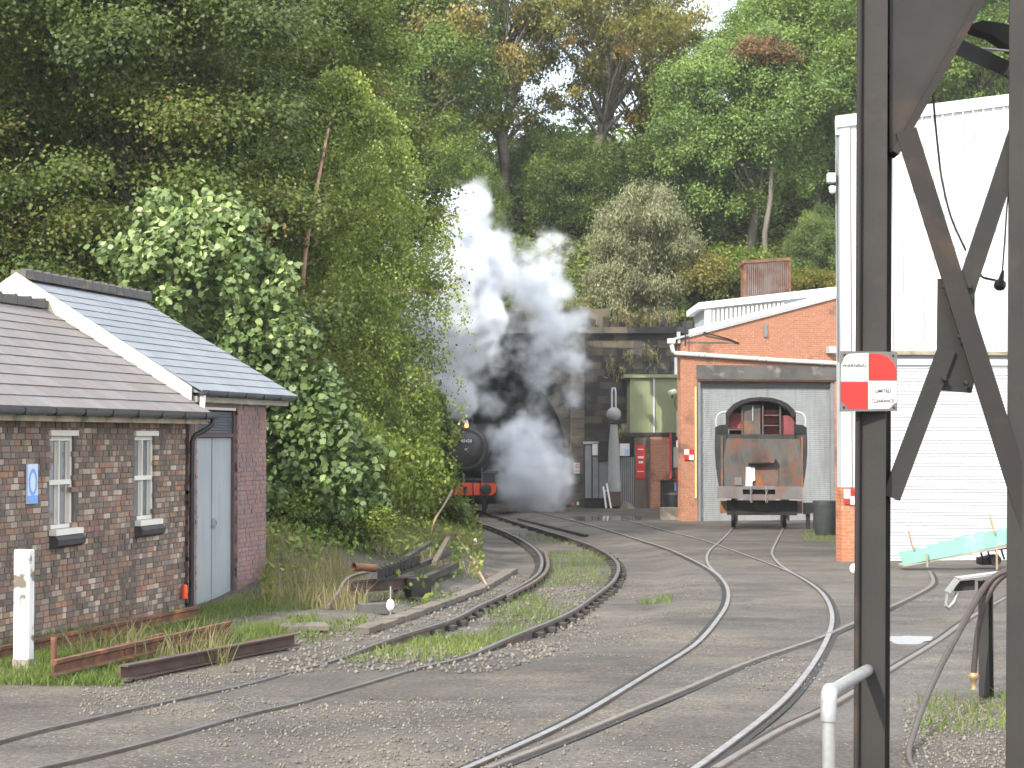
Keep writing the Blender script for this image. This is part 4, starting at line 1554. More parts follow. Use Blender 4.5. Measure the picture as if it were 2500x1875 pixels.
    TW.box(m, .37, 1.98, 2.14, 2.20, -.16, -.05)
    m.build("door_frame", MT["frame_dark"], t)
    m = MB()
    z = 2.205
    while z < 2.54:
        TW.box(m, .37, 1.98, z, z + .034, -.13, -.085)
        z += .042
    m.build("louvre", MT["louvre"], t)
    m = MB()
    TW.box(m, .37, 1.98, 2.56, 2.60, -.14, -.02)
    m.build("lintel", MT["frame_white"], t)
    m = MB()
    TW.box(m, .30, 2.05, -.62, -.43, -.2, .07)
    m.build("doorstep", MT["concrete_pale"], t)
    e_w, e_z, r_w, r_z = -.16, 2.80, 2.755, 4.54
    mb = MB()
    a0, a1 = TW.pt(.0, e_z, -e_w), TW.pt(4.25, e_z, -e_w)
    c0, c1 = TW.pt(.0, r_z, -r_w), TW.pt(4.6, r_z, -r_w)
    d0, d1 = TW.pt(.0, e_z, -(2 * r_w - e_w)), TW.pt(4.6, e_z, -(2 * r_w - e_w))
    mb.add([a0, a1, c1, c0, d0, d1], [(0, 1, 2, 3), (3, 2, 5, 4), (0, 3, 4), (1, 5, 2), (0, 4, 5, 1)])
    mb.build("roof", MT["tile_high"], t)
    pieces(t, "roof_slate", roof_tiles(TW, .0, 4.30, e_w - .03, e_z, r_w, r_z, .31, .245, .024), MT["tile_high"])
    rid = []
    s = .02
    while s < 4.5:
        rid.append(box_mat(TW.pt(s + .14, r_z + .06, -r_w), TW.e * .285, TW.n * .24, UP * .13))
        s += .295
    pieces(t, "ridge_tile", rid, MT["ridge"])
    hump = MB()
    s = .02
    while s < 4.5:
        TW.box(hump, s + .25, s + .31, r_z + .09, r_z + .165, -r_w - .10, -r_w + .10)
        s += .295
    hump.each("ridge_collar", MT["ridge"], t)
    # bargeboards on the gable: a wide one down the near slope, one down the far slope
    for sgn in (1, -1):
        m = MB()
        poly = []
        apex_w = r_w
        tip_w = -.06 if sgn > 0 else 2 * r_w + .06
        dz = .29
        zt = 2.88
        poly = [TW.pt(-.03, r_z + .08, -apex_w), TW.pt(-.03, zt, -tip_w), TW.pt(-.03, zt - dz, -tip_w), TW.pt(-.03, r_z + .08 - dz - .02, -apex_w)]
        m.prism(poly, TW.e * -.035)
        m.build("bargeboard", MT["cream"], t)
    m = MB()
    m.prism([TW.pt(-.005, r_z - .02, -r_w), TW.pt(-.005, 2.62, .1), TW.pt(-.005, 2.62, -2 * r_w)], TW.e * -.02)
    m.build("gable", MT["cream"], t)
    f = MB()
    TW.box(f, .02, 4.1, 2.665, 2.75, .06, .115)
    f.build("fascia", MT["concrete_pale"], t)
    sf = MB()
    TW.box(sf, .02, 4.1, 2.755, 2.77, -.3, .06)
    sf.build("soffit", MT["fascia"], t)
    gutter(t, TW, .02, 4.28, 2.815, .185, .062)
    d = MB()
    d.tube([TW.pt(.12, 2.78, .17), TW.pt(.12, 2.50, .15)], .045, 10)
    d.build("rainwater_pipe", MT["white"], t)
    # blue and white sign on the low wall
    s = thing("blue_sign", "small blue and white sign with an oval ring on the brick wall", "sign", LW.pt(-4.82, 1.34, .03))
    m = MB()
    LW.box(m, -4.95, -4.69, 1.34, 1.82, .006, .03)
    m.build("board", MT["sign_pale"], s)
    m = MB()
    LW.box(m, -4.95, -4.69, 1.34, 1.44, .031, .033)
    m.build("band", MT["sign_blue"], s)
    m = MB()
    n = 28
    vs = []
    for k in range(n):
        t_ = 2 * math.pi * k / n
        for q in (1.0, .72):
            vs.append(LW.pt(-4.82 + .105 * q * math.cos(t_), 1.60 + .165 * q * math.sin(t_), .0345))
    m.add(vs, [(2 * k, 2 * k + 1, (2 * k + 3) % (2 * n), (2 * k + 2) % (2 * n)) for k in range(n)])
    m.build("oval_ring", MT["sign_blue"], s)
    # little red and yellow marker by the downpipe
    p = LW.pt(-.12, -.2, .06)
    m = MB()
    m.lathe(p, UP, [(0, .045), (.18, .04), (.2, .02)], 10)
    m.single("red_marker", MT["red"], "small red marker at the foot of the black downpipe", "marker")


def lying_rail(name, p, q, label, mat, h=.15):
    p, q = Vector(p), Vector(q)
    mb = MB()
    path = [p.lerp(q, i / 6) for i in range(7)]
    rail_mesh(mb, path, h)
    return mb.single(name, mat, label, "rail", "rusty rails lying beside the brick wall")


def gz(p, add=0.0):
    return Vector((p.x, p.y, float(ground_z(np.array([p.x]), np.array([p.y]))[0]) + add))


def build_left_clutter():
    # white post
    p = gz(G(57, 1632))
    t = thing("white_post", "thick white square post with flaking paint at its foot", "post", p)
    m = MB()
    m.box(p + Vector((0, 0, .60)), (.185, .12, 1.28), math.radians(-16))
    m.build("shaft", MT["white_dirty"], t, .012)
    m = MB()
    m.box(p + Vector((0, 0, .02)), (.189, .124, .16), math.radians(-16))
    m.build("stained_foot", MT["concrete_pale"], t)
    lying_rail("rusty_rail", gz(G(-20, 1625), .02), gz(G(482, 1516), .02), "longest rusty rail lying along the foot of the brick wall", MT["rust"], .16)
    lying_rail("rusty_rail", gz(G(142, 1640), .0), gz(G(398, 1572), .0), "thin rusty rail in the grass, second from the brick wall", MT["rust"], .12)
    lying_rail("rusty_rail", gz(G(130, 1667), .02), gz(G(560, 1562), .02), "rusty rail showing its cut end beside the stub tube", MT["rust"], .21)
    a, b = gz(G(290, 1664), .03), gz(G(715, 1570), .03)
    m = MB()
    up = Vector((0, 0, .15))
    d = (b - a).normalized()
    sd = Vector((d.y, -d.x, 0))
    m.prism([a + sd * .0, a + sd * .02, a + sd * .02 + up * .88, a + sd * .1 + up * .88, a + sd * .1 + up, a + up], b - a)
    m.prism([a + sd * .02, a + sd * .10, a + sd * .10 + up * .12, a + sd * .02 + up * .12], b - a)
    m.single("steel_channel", MT["rust_dull"], "long dull brown steel channel lying nearest the track", "beam")
    p = gz(G(131, 1640))
    m = MB()
    m.tube([p, p + Vector((.0, .0, .36))], .032, 10)
    m.single("stub_tube", MT["rust"], "short upright rusty tube at the end of the cut rail", "tube")
    p = gz(G(740, 1532), .03)
    m = MB()
    m.box(p, (.62, .5, .06), .2)
    m.single("concrete_slab", MT["trough"], "flat concrete slab on the ground beyond the brown channel", "slab")
    # scrap pile
    def at(u, v, z): return gz(G(u, v), z)
    m = MB()
    rail_mesh(m, [at(855, 1475, .36).lerp(at(1010, 1455, .36), i / 3) for i in range(4)], 0, .045, .2)
    m.single("scrap_rail", MT["rust_dull"], "dark heavy rail across the front of the scrap pile", "rail", "scrap by the main line")
    m = MB()
    a, b = at(930, 1470, .44), at(1018, 1440, .46)
    for k in range(11):
        c = a.lerp(b, k / 10)
        m.box(c, (.035, .2, .17), .5)
    m.beam(a - Vector((0, 0, .09)), b - Vector((0, 0, .09)), .16, .03)
    m.single("toothed_rack", MT["soot"], "black toothed rack lying on the scrap rail", "rack")
    m = MB()
    a, b = at(864, 1470, .53), at(916, 1466, .50)
    d = (b - a).normalized()
    m.tube([a, b], .062, 14, caps=False)
    m.tube([a + d * .002, b], .05, 14, caps=False)
    m.single("steel_pipe", MT["rust"], "short rusty open ended pipe on top of the scrap", "pipe")
    m = MB()
    m.tube(catmull([at(800, 1490, .05), at(825, 1480, .2), at(850, 1470, .35), at(900, 1462, .40)], 5), .028, 8)
    m.single("bent_bar", MT["rail_dull"], "bent grey bar curving down from the scrap pile to the grass", "bar")
    for k, ((u0, v0), (u1, v1), z0, z1, w, lab) in enumerate([
        ((1010, 1450), (1112, 1405), .16, .18, .14, "long grey timber at the right of the scrap pile"),
        ((1000, 1440), (1108, 1392), .30, .30, .11, "upper grey timber on the scrap pile"),
        ((992, 1430), (1050, 1400), .36, .44, .09, "short round timber pointing at the birch"),
        ((1060, 1425), (1095, 1385), .32, .50, .09, "pinkish broken timber leaning up the scrap pile")]):
        m = MB()
        m.beam(at(u0, v0, z0), at(u1, v1, z1), w, w * .8)
        m.single("timber", MT["timber_dark"] if k < 3 else MT["wood"], lab, "timber", "timbers in the scrap pile")
    m = MB()
    m.box(at(1020, 1458, .22), (.34, .26, .3), .6)
    m.single("iron_block", MT["soot"], "black iron block between the rack and the timbers", "block")
    m = MB()
    m.beam(at(968, 1462, .0), at(962, 1455, .50), .085, .045)
    m.single("wooden_stake", MT["wood"], "upright wooden stake behind the toothed rack", "stake")
    # white paddle indicator
    p = at(953, 1492, 0)
    t = thing("paddle_sign", "white oval paddle on a thin rod in front of the scrap", "marker", p)
    m = MB()
    m.lathe(p + Vector((0, 0, .17)) - Vector((.0, -.01, 0)), (0, -1, 0), [(0, .0), (.002, .058), (.02, .058), (.022, 0)], 16)
    for i, (x, y, z) in enumerate(m.v):
        m.v[i] = (x, y, p.z + .17 + (z - p.z - .17) * 1.5)
    m.build("paddle", MT["white"], t)
    m = MB()
    m.tube([p, p + Vector((0, .02, .44))], .012, 8)
    m.build("rod", MT["galv"], t)
    for (u, v, lab) in ((1130, 1300, "upper white marker peg under the sapling"), (1160, 1335, "lower white marker peg beside the main line")):
        p = at(u, v, 0)
        m = MB()
        m.lathe(p, UP, [(0, .05), (.14, .06), (.2, .045), (.22, .01)], 10)
        m.single("marker_peg", MT["white"], lab, "peg", "white pegs by the main line")
    m = MB()
    m.tube(catmull([at(1050, 1345, .05), at(1062, 1335, .45), at(1085, 1325, .85), at(1104, 1318, 1.25)], 4), [.02] * 4 + [.03] * 5 + [.035] * 4, 7)
    m.single("dead_branch", MT["wood_pale"], "pale dead branch rising out of the grass under the sapling", "branch", "dead branches on the bank")
    m = MB()
    m.tube(catmull([at(1115, 1350, .25), at(1150, 1385, .2), at(1192, 1425, .05)], 4), .025, 7)
    m.single("dead_branch", MT["wood_pale"], "long dead branch sloping down to the cable trough", "branch", "dead branches on the bank")
    m = MB()
    m.box(at(910, 1490, .06), (.4, .26, .14), .3)
    m.single("fallen_brick", MT["concrete"], "loose stone lying in front of the scrap rail", "stone")


# ------------------------------------------------------------------ tunnel
def text(name, body, loc, size, mat, parent, yaw=0.0, align='CENTER', ext=.001, sx=1.0, bold=0.0):
    cu = bpy.data.curves.new(name, 'FONT')
    cu.body = body
    cu.size = size
    cu.align_x = align
    cu.align_y = 'CENTER'
    cu.extrude = ext
    cu.offset = bold
    cu.materials.append(mat)
    tmp = bpy.data.objects.new(name, cu)
    COL.objects.link(tmp)
    bpy.context.view_layer.update()
    me = bpy.data.meshes.new_from_object(tmp.evaluated_get(bpy.context.evaluated_depsgraph_get()))
    bpy.data.objects.remove(tmp)
    me.name = name
    o = bpy.data.objects.new(name, me)
    COL.objects.link(o)
    o.parent = parent
    o.location = Vector(loc) - ORG[parent.name]
    o.rotation_euler = (math.pi / 2, 0, yaw)
    o.scale = (sx, 1, 1)
    ORG[o.name] = ORG[parent.name]
    return o


TY = 91.0
TP = Wall((0, TY), (1, 0))
ACX = V(1180, 1110, TY).x
ASPR = V(1180, 1110, TY).z
AA = 200 / ppm(TY)
AB = 217 / ppm(TY)
TG = plane_z(TY)
TOPZ = V(1300, 815, TY).z


def arch_pt(t, k=0.0):
    """t 0..1 from right foot over the crown to the left foot; k pushes outward"""
    if t < .2:
        z = TG - .2 + (ASPR - TG + .2) * t / .2
        return ACX + AA + k - .08 * (1 - t / .2), z
    if t > .8:
        z = TG - .2 + (ASPR - TG + .2) * (1 - t) / .2
        return ACX - AA - k + .08 * (1 - (1 - t) / .2), z
    a = math.pi * (t - .2) / .6
    return ACX + (AA + k) * math.cos(a), ASPR + (AB + k) * math.sin(a)


def courses(wall, s0, s1, z0, z1, hgt, wlo, whi, keep, proud, depth=.3):
    out = []
    z = z0
    row = 0
    while z < z1 - .1:
        h = min(hgt * random.uniform(.85, 1.15), z1 - z)
        s = s0 - random.uniform(0, whi * .6)
        while s < s1:
            w = random.uniform(wlo, whi)
            a, b = max(s, s0), min(s + w, s1)
            if b - a > .12 and keep((a + b) / 2, z + h / 2, (b - a) / 2, h / 2):
                o = proud + random.uniform(-.025, .03)
                out.append(box_mat(wall.pt((a + b) / 2, z + h / 2, o - depth / 2), wall.e * (b - a - .02), wall.n * depth, UP * (h - .018)))
            s += w
        z += h
        row += 1
    return out


def build_tunnel():
    t = thing("tunnel_portal", "sooty stone tunnel mouth half hidden by steam", "tunnel", (ACX, TY, TG))
    # backing wall with the arch left open
    mb = MB()
    N = 40
    xl, xr = V(860, 1100, TY).x, V(1428, 1100, TY).x
    for i in range(N):
        (x0, z0), (x1, z1) = arch_pt(i / N, .02), arch_pt((i + 1) / N, .02)
        if abs(x1 - x0) > 1e-3 and .2 <= (i + .5) / N <= .8:
            mb.prism([(x0, TY + .05, z0), (x1, TY + .05, z1), (x1, TY + .05, TOPZ), (x0, TY + .05, TOPZ)], (0, .9, 0))
    mb.box(((ACX + AA + .02 + xr) / 2, TY + .5, (TG - .6 + TOPZ) / 2), (xr - ACX - AA - .02, .9, TOPZ - TG + .6))
    mb.box(((ACX - AA - .02 + xl) / 2, TY + .5, (TG - .6 + TOPZ) / 2), (ACX - AA - .02 - xl, .9, TOPZ - TG + .6))
    mb.build("wall", MT["stone_back"], t)
    # voussoirs
    vs = []
    n = 34
    for i in range(n):
        a, b = .02 + .96 * i / n, .02 + .96 * (i + 1) / n
        m_ = (a + b) / 2
        x0, z0 = arch_pt(m_, .0)
        x1, z1 = arch_pt(m_, .62)
        xa, za = arch_pt(a, .3)
        xb, zb = arch_pt(b, .3)
        rad = Vector((x1 - x0, 0, z1 - z0))
        tan = Vector((xb - xa, 0, zb - za))
        c = Vector(((x0 + x1) / 2, TY - .02 + random.uniform(-.02, .02), (z0 + z1) / 2))
        vs.append(box_mat(c, rad * .98, Vector((0, .36, 0)), tan * .95))
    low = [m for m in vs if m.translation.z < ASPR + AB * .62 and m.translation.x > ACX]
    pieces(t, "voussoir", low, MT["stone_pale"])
    pieces(t, "voussoir", [m for m in vs if not (m.translation.z < ASPR + AB * .62 and m.translation.x > ACX)], MT["stone_soot_shade"])  # crown and left side: soot plus painted shade from the smoke

    def keep(s, z, hw, hh):
        d = ((s - ACX) / (AA + .62)) ** 2 + ((max(z, ASPR) - ASPR) / (AB + .62)) ** 2
        return d > 1.0

    px0, px1 = V(1392, 1100, TY).x, V(1426, 1100, TY).x
    blocks = courses(TP, ACX - AA - 2.2, px0, TG - .2, TOPZ - .05, .36, .45, .95, keep, -.02)
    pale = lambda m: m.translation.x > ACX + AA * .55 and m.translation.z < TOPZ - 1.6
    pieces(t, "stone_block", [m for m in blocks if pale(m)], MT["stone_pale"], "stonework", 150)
    pieces(t, "stone_block", [m for m in blocks if not pale(m)], MT["stone_soot_shade"], "stonework", 150)  # upper and left blocks carry the same soot and painted shade
    pil = []
    z = TG - .1
    while z < TOPZ - .1:
        h = random.uniform(.38, .5)
        h = min(h, TOPZ - z)
        pil.append(box_mat(Vector(((px0 + px1) / 2, TY - .25, z + h / 2)), Vector((px1 - px0, 0, 0)), Vector((0, .55, 0)), Vector((0, 0, h - .018))))
        z += h
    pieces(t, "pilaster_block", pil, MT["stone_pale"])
    # lining
    mb = MB()
    vsx, fs = [], []
    ys = [TY + .02, TY + 3, TY + 10, TY + 25, TY + 40]
    for y in ys:
        for i in range(N + 1):
            x, z = arch_pt(i / N, 0)
            vsx.append((x, y, z))
    for r_ in range(len(ys) - 1):
        for i in range(N):
            a = r_ * (N + 1) + i
            fs.append((a, a + 1, a + N + 2, a + N + 1))
    fs.append(tuple((len(ys) - 1) * (N + 1) + i for i in range(N + 1)))
    mb.add(vsx, fs)
    mb.build("lining", MT["tunnel"], t)
    cop = []
    x = xl
    while x < px1:
        w = random.uniform(.9, 1.3)
        cop.append(box_mat(Vector((x + w / 2, TY - .1, TOPZ + .16)), Vector((w - .015, 0, 0)), Vector((0, 1.0, 0)), Vector((0, 0, .32))))
        x += w
    pieces(t, "coping_stone", cop, MT["stone"])
    par = []
    x = xl
    while x < px1:
        w = random.uniform(.8, 1.2)
        par.append(box_mat(Vector((x + w / 2, TY + .2, TOPZ + .80)), Vector((w - .03, 0, 0)), Vector((0, .6, 0)), Vector((0, 0, random.uniform(.85, 1.0)))))
        x += w
    pieces(t, "parapet_block", par, MT["stone"])
    # trespass notice on the pilaster
    a = V(1408, 1143, TY - .56)
    s = thing("trespass_notice", "small white notice with a red ring on the tunnel pilaster", "sign", a)
    k = 1 / ppm(TY - .56)
    m = MB()
    m.box(a, (15 * k, .03, 26 * k))
    m.build("board", MT["sign_white"], s)
    m = MB()
    n = 20
    vv = []
    for i in range(n):
        t_ = 2 * math.pi * i / n
        for q in (1, .74):
            vv.append((a.x + 5.5 * k * q * math.cos(t_), a.y - .018, a.z + 5 * k + 5.5 * k * q * math.sin(t_)))
    m.add(vv, [(2 * i, 2 * i + 1, (2 * i + 3) % (2 * n), (2 * i + 2) % (2 * n)) for i in range(n)])
    m.box(a + Vector((0, -.018, 5 * k)), (1.6 * k, .004, 7 * k))
    m.box(a + Vector((0, -.018, -7 * k)), (11 * k, .004, 1.4 * k))
    m.build("symbol", MT["sign_red"], s)
    for dx, mt, lab, nm in ((1400, "sign_red", "tiny red lamp on the ground at the tunnel pilaster", "ground_lamp"), (1411, "white", "tiny white peg on the ground at the tunnel pilaster", "ground_peg")):
        p = V(dx, 1233, 90)
        m = MB()
        m.lathe(p, UP, [(0, .06), (.12, .06), (.16, .03)], 8)
        m.single(nm, MT[mt], lab, "marker")

    # ---- wing wall at the right
    WW = Wall((V(1426, 1100, 90.6).x, 90.6), (1, 0))
    L = V(1760, 1100, 90.6).x - WW.p.x
    w = thing("wing_wall", "dark stone wing wall beside the tunnel with weeds growing from its joints", "wall", (WW.p.x + 2, 90.6, TG))
    mb = MB()
    WW.box(mb, 0, L, TG - .6, TOPZ, -.8, -.05)
    mb.build("wall", MT["stone_back"], w)
    blocks = courses(WW, 0, L, TG - .2, TOPZ - .02, .34, .4, .85, lambda *a: True, 0)
    random.shuffle(blocks)
    pieces(w, "stone_block", blocks, MT["stone"], "stonework", 300)
    cop = []
    s = -.3
    while s < L:
        wd = random.uniform(1.0, 1.5)
        cop.append(box_mat(WW.pt(s + wd / 2, TOPZ + .14, -.15), Vector((wd - .015, 0, 0)), Vector((0, 1.1, 0)), Vector((0, 0, .30))))
        s += wd
    pieces(w, "coping_stone", cop, MT["stone"])
    par = []
    s = .1
    for wd, h in ((1.2, .95), (.35, .3), (.85, .55), (1.1, .25), (.6, .4), (1.2, .3), (1.0, .5)):
        par.append(box_mat(WW.pt(s + wd / 2, TOPZ + .29 + h / 2, -.5), Vector((wd - .04, 0, 0)), Vector((0, .5, 0)), Vector((0, 0, h))))
        s += wd
    pieces(w, "parapet_block", par, MT["stone"])
    # weeds rooted in the joints
    r = np.random.default_rng(71)
    C, A, T = [], [], []
    for u, v, n, L_ in ((1537, 870, 90, .6), (1590, 865, 120, .75), (1492, 880, 40, .5), (1520, 905, 35, .3), (1508, 925, 20, .25), (1490, 905, 30, .4), (1515, 1060, 40, .35), (1545, 785, 220, .5), (1600, 785, 200, .5), (1570, 775, 220, .5), (1640, 775, 160, .5), (1520, 770, 160, .45),
                          (1500, 795, 60, .3), (1450, 798, 50, .3)):
        p = V(u, v, 90.4)
        q = np.array([p.x, p.y, p.z]) + r.normal(size=(n, 3)) * np.array([.18, .06, .22]) * L_ * 1.5
        C.append(q)
        A.append(unit(r.normal(size=(n, 3)) * .35 + np.array([0, -.2, 1])))
        T.append(.5 + .25 * r.normal(size=n))
    C, A, T = np.concatenate(C), np.concatenate(A), np.concatenate(T)
    N = unit(r.normal(size=C.shape) + np.array([0, -1.2, 0]))
    o = link("weeds", quad_mesh("weeds", leaf_polys(C, N, .34 * r.uniform(.6, 1.3, len(C)), .05, A, r), T, LEAF["dry"]))
    tag(o, "straggling weeds rooted in the joints of the stone wall", "weeds", None, "stuff")


# ------------------------------------------------------------------ things in front of the wing wall
def build_tunnel_clutter():
    Y = 88.0
    k = 1 / ppm(Y)
    W = Wall((0, Y), (1, 0))

    def q(mb, u0, v0, u1, v1, y0=0.0, y1=.1):
        """box covering these photograph pixels, from y0 to y1 in front of the plane"""
        return W.pix(mb, u0, v0, u1, v1, y0, y1)

    g = V(1500, 1240, Y).z
    # grey cabinets
    t = thing("steel_cabinet", "row of tall grey steel cabinet doors left of the water crane", "cabinet", (V(1455, 1240, Y).x, Y, g))
    for (u0, u1) in ((1428, 1444), (1447, 1461), (1463, 1486)):
        m = MB()
        q(m, u0, 1086, u1, 1216, 0, .12)
        m.build("door", MT["panel_grey"], t)
    m = MB()
    q(m, 1426, 1084, 1488, 1240, -.5, -.02)
    m.build("body", MT["black"], t)
    m = MB()
    q(m, 1424, 1078, 1462, 1084, -.1, .2)
    m.build("roof", MT["sheet_grey"], t)
    for (u0, v0, u1, v1, mt, lab, nm) in ((1446, 1081, 1459, 1111, "sign_white", "white notice above the cabinets left of the black board", "notice"),
                                         (1460, 1078, 1486, 1126, "black", "black board behind the water crane", "notice_board"),
                                         (1513, 1083, 1537, 1113, "sign_white", "white notice right of the water crane", "notice")):
        m = MB()
        q(m, u0, v0, u1, v1, .16, .2)
        o = m.single(nm, MT[mt], lab, "sign")
        if nm == "notice" and u0 > 1500:
            for a, b in ((1525, 1527), (1530, 1534)):
                m2 = MB()
                q(m2, a, 1096, b, 1112, .201, .21)
                ob = m2.build("print", MT["sign_blue"], o)
    # water crane: tapering column, ball, bent feed pipe
    cx, cy = V(1499, 1200, Y - .6).x, Y - .6
    k2 = 1 / ppm(cy)
    zf = lambda v: V(1499, v, cy).z
    c = thing("water_crane", "tapering grey water crane with a ball top and looped pipe", "water crane", (cx, cy, g))
    m = MB()
    m.lathe((cx, cy, zf(1200)), UP, [(0, .31), (zf(1176) - zf(1200), .31), (zf(1174) - zf(1200), .30), (zf(1100) - zf(1200), .265), (zf(1042) - zf(1200), .18), (zf(1034) - zf(1200), .16)], 20)
    m.build("column", MT["grey_paint"], c)
    m = MB()
    m.lathe((cx, cy, zf(1036)), UP, [(0, .18), (.03, .22), (.10, .22), (.13, .18)], 16)
    m.build("collar", MT["black"], c)
    m = MB()
    R = 18 * k2
    m.lathe((cx, cy, zf(1012) - R), UP, [(R - R * math.cos(a), R * math.sin(a)) for a in [math.pi * i / 12 for i in range(13)]], 20)
    m.build("ball", MT["grey_paint"], c)
    m = MB()
    x0, x1 = V(1494, 1000, cy).x, V(1503, 1000, cy).x
    m.tube([(x0, cy, zf(1000)), (x0, cy, zf(955)), (x0 + .03, cy, zf(948)), ((x0 + x1) / 2, cy, zf(945)), (x1 - .03, cy, zf(948)), (x1, cy, zf(955)), (x1, cy, zf(1000))], .045, 8)
    m.build("feed_pipe", MT["sheet_grey"], c)
    m = MB()
    m.box((cx, cy, (zf(1200) + zf(1236)) / 2), (.62, .62, zf(1200) - zf(1236)))
    m.build("plinth", MT["rust_dull"], c)
    m = MB()
    q(m, 1484, 1176, 1491, 1200, .1, .5)
    # palisade fence
    t = thing("railing", "dark upright slatted fence right of the water crane", "fence", (V(1530, 1240, Y).x, Y, g))
    u = 1515
    while u < 1548:
        m = MB()
        q(m, u, 1116, u + 3.4, 1234, 0, .06)
        m.build("slat", MT["panel_grey"], t)
        u += 5
    m = MB()
    q(m, 1514, 1128, 1548, 1132, -.07, -.01)
    q(m, 1514, 1216, 1548, 1220, -.07, -.01)
    m.each("rail", MT["black"], t)
    # white trestle
    y = Y - 1.2
    t = thing("white_trestle", "white A frame trestle standing in front of the cabinets", "trestle", V(1482, 1243, y))
    for a, b in (((1473, 1188), (1480, 1241)), ((1481, 1180), (1492, 1241))):
        m = MB()
        m.beam(V(*a, y), V(*b, y), .075, .05, (0, 1, 0))
        m.build("leg", MT["white"], t)
    m = MB()
    m.beam(V(1474, 1200, y + .05), V(1485, 1196, y + .05), .05, .04)
    m.build("crosspiece", MT["white"], t)
    # sand heap
    m = MB()
    p = V(1527, 1240, Y - .5)
    vs, fs = [], []
    n = 14
    for r_, h in ((0, .36), (.2, .29), (.38, .15), (.55, 0)):
        for i in range(n):
            a = 2 * math.pi * i / n
            vs.append((p.x + r_ * 1.0 * math.cos(a) * random.uniform(.9, 1.1), p.y + r_ * .7 * math.sin(a), p.z - .05 + h * random.uniform(.85, 1.1)))
    for j in range(3):
        for i in range(n):
            fs.append((j * n + i, j * n + (i + 1) % n, (j + 1) * n + (i + 1) % n, (j + 1) * n + i))
    m.add(vs, fs, True)
    m.single("sand_heap", MT["trough"], "small heap of tan sand at the foot of the fence", "heap")
    # brown wall with the red sign
    t = thing("brick_hut", "small orange brick hut with a dark doorway under the green container", "hut", (V(1600, 1240, Y).x, Y, g))
    m = MB()
    q(m, 1552, 1068, 1588, 1242, -1.5, 0)
    m.build("timber_wall", MT["wood"], t)
    m = MB()
    q(m, 1588, 1060, 1636, 1172, -1.5, .0)
    m.build("brick_panel", MT["shed_brick"], t)
    m = MB()
    q(m, 1588, 1172, 1612, 1244, -1.5, -.03)
    m.build("pier", MT["shed_brick"], t)
    m = MB()
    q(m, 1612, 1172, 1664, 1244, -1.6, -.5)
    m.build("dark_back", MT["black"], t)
    for u in (1549, 1583):
        m = MB()
        q(m, u, 1068, u + 4, 1242, .0, .1)
        m.build("post", MT["wood"], t)
    s = thing("red_sign", "tall red sign with worn pale lettering on the brown timber wall", "sign", V(1564, 1127, Y - .1))
    m = MB()
    q(m, 1553, 1087, 1575, 1168, .04, .07)
    m.build("board", MT["sign_red"], s)
    m = MB()
    for v0, v1, a, b in ((1114, 1119, 1557, 1571), (1126, 1131, 1559, 1570), (1150, 1152, 1556, 1572), (1096, 1098, 1557, 1571)):
        q(m, a, v0, b, v1, .071, .074)
    m.build("worn_print", MT["sign_white"], s)
    # green container on top
    t = thing("green_container", "olive green sheet container standing on the brick hut", "container", (V(1590, 1058, Y).x, Y, V(1590, 1058, Y).z))
    m = MB()
    q(m, 1538, 921, 1657, 1058, -2.4, .0)
    m.build("body", MT["green_shed"], t)
    m = MB()
    q(m, 1524, 914, 1658, 922, -2.5, .18)
    m.build("roof", MT["green_shed"], t)
    m = MB()
    for i in range(11):
        u = 1545 + i * 10.2
        if abs(u - 1597) > 4:
            q(m, u, 926, u + 1.6, 1052, .001, .012)
    m.each("rib", MT["green_shed"], t)
    m = MB()
    q(m, 1594.5, 922, 1599, 1056, .0, .09)
    m.build("white_upright", MT["sheet_grey"], t)
    m = MB()
    q(m, 1533, 1056, 1650, 1066, -2.2, .03)
    m.build("base_frame", MT["black"], t)
    t = thing("security_camera", "cream camera on a bracket at the right end of the green container", "camera", V(1646, 958, Y - .3))
    m = MB()
    p = V(1648, 956, Y - .45)
    m.lathe(p, (-.75, -.6, -.25), [(0, .05), (0, .14), (.34, .14), (.36, .1)], 12)
    m.build("housing", MT["cream"], t)
    m = MB()
    m.tube([p, V(1641, 968, Y - .3), V(1641, 972, Y - .1)], .03, 6)
    m.build("bracket", MT["black"], t)
    m = MB()
    m.tube(catmull([V(1652, 966, Y - .05), V(1648, 980, Y - .05), V(1648, 992, Y - .05), V(1653, 998, Y - .05)], 4), .012, 5)
    m.build("cable", MT["black"], t)
    # pipes and boxes at the shed corner
    m = MB()
    m.tube([V(1637, 1056, Y - .3), V(1637, 1168, Y - .3)], .05, 8)
    m.single("red_pipe", MT["sign_red"], "upright red pipe between the brick hut and the shed", "pipe")
    m = MB()
    m.tube([V(1655, 1004, Y - .4), V(1655, 1066, Y - .4)], .08, 10)
    m.single("grey_pipe", MT["sheet_grey"], "short fat grey pipe hanging under the camera", "pipe")
    y = 76.0
    W2 = Wall((0, y), (1, 0))
    for (u0, v0, u1, v1, mt, lab, nm, d) in ((1651, 1144, 1661, 1178, "sign_red", "red box fixed low at the shed corner", "red_box", .3),
                                           (1646, 1092, 1661, 1142, "panel_grey", "grey cabinet at the shed corner above the red box", "grey_cabinet", .4)):
        m = MB()
        W2.pix(m, u0, v0, u1, v1, 0, d)
        m.single(nm, MT[mt], lab, "box")
    m = MB()
    W2.pix(m, 1652, 1075, 1661, 1093, 0, .2)
    m.single("white_notice", MT["sign_white"], "white notice above the grey cabinet at the shed corner", "sign")
    m = MB()
    gp = G(1645, 1262)
    m.lathe(Vector((V(1645, 1262, 72).x, 72, plane_z(72))), UP, [(0, .24), (.3, .27), (.86, .29), (.9, .31), (.95, .3), (.99, .1)], 16)
    m.single("grey_bin", MT["bin"], "grey round bin in the corner beside the shed pier", "bin")
    m = MB()
    p = V(1637, 1262, 70.5)
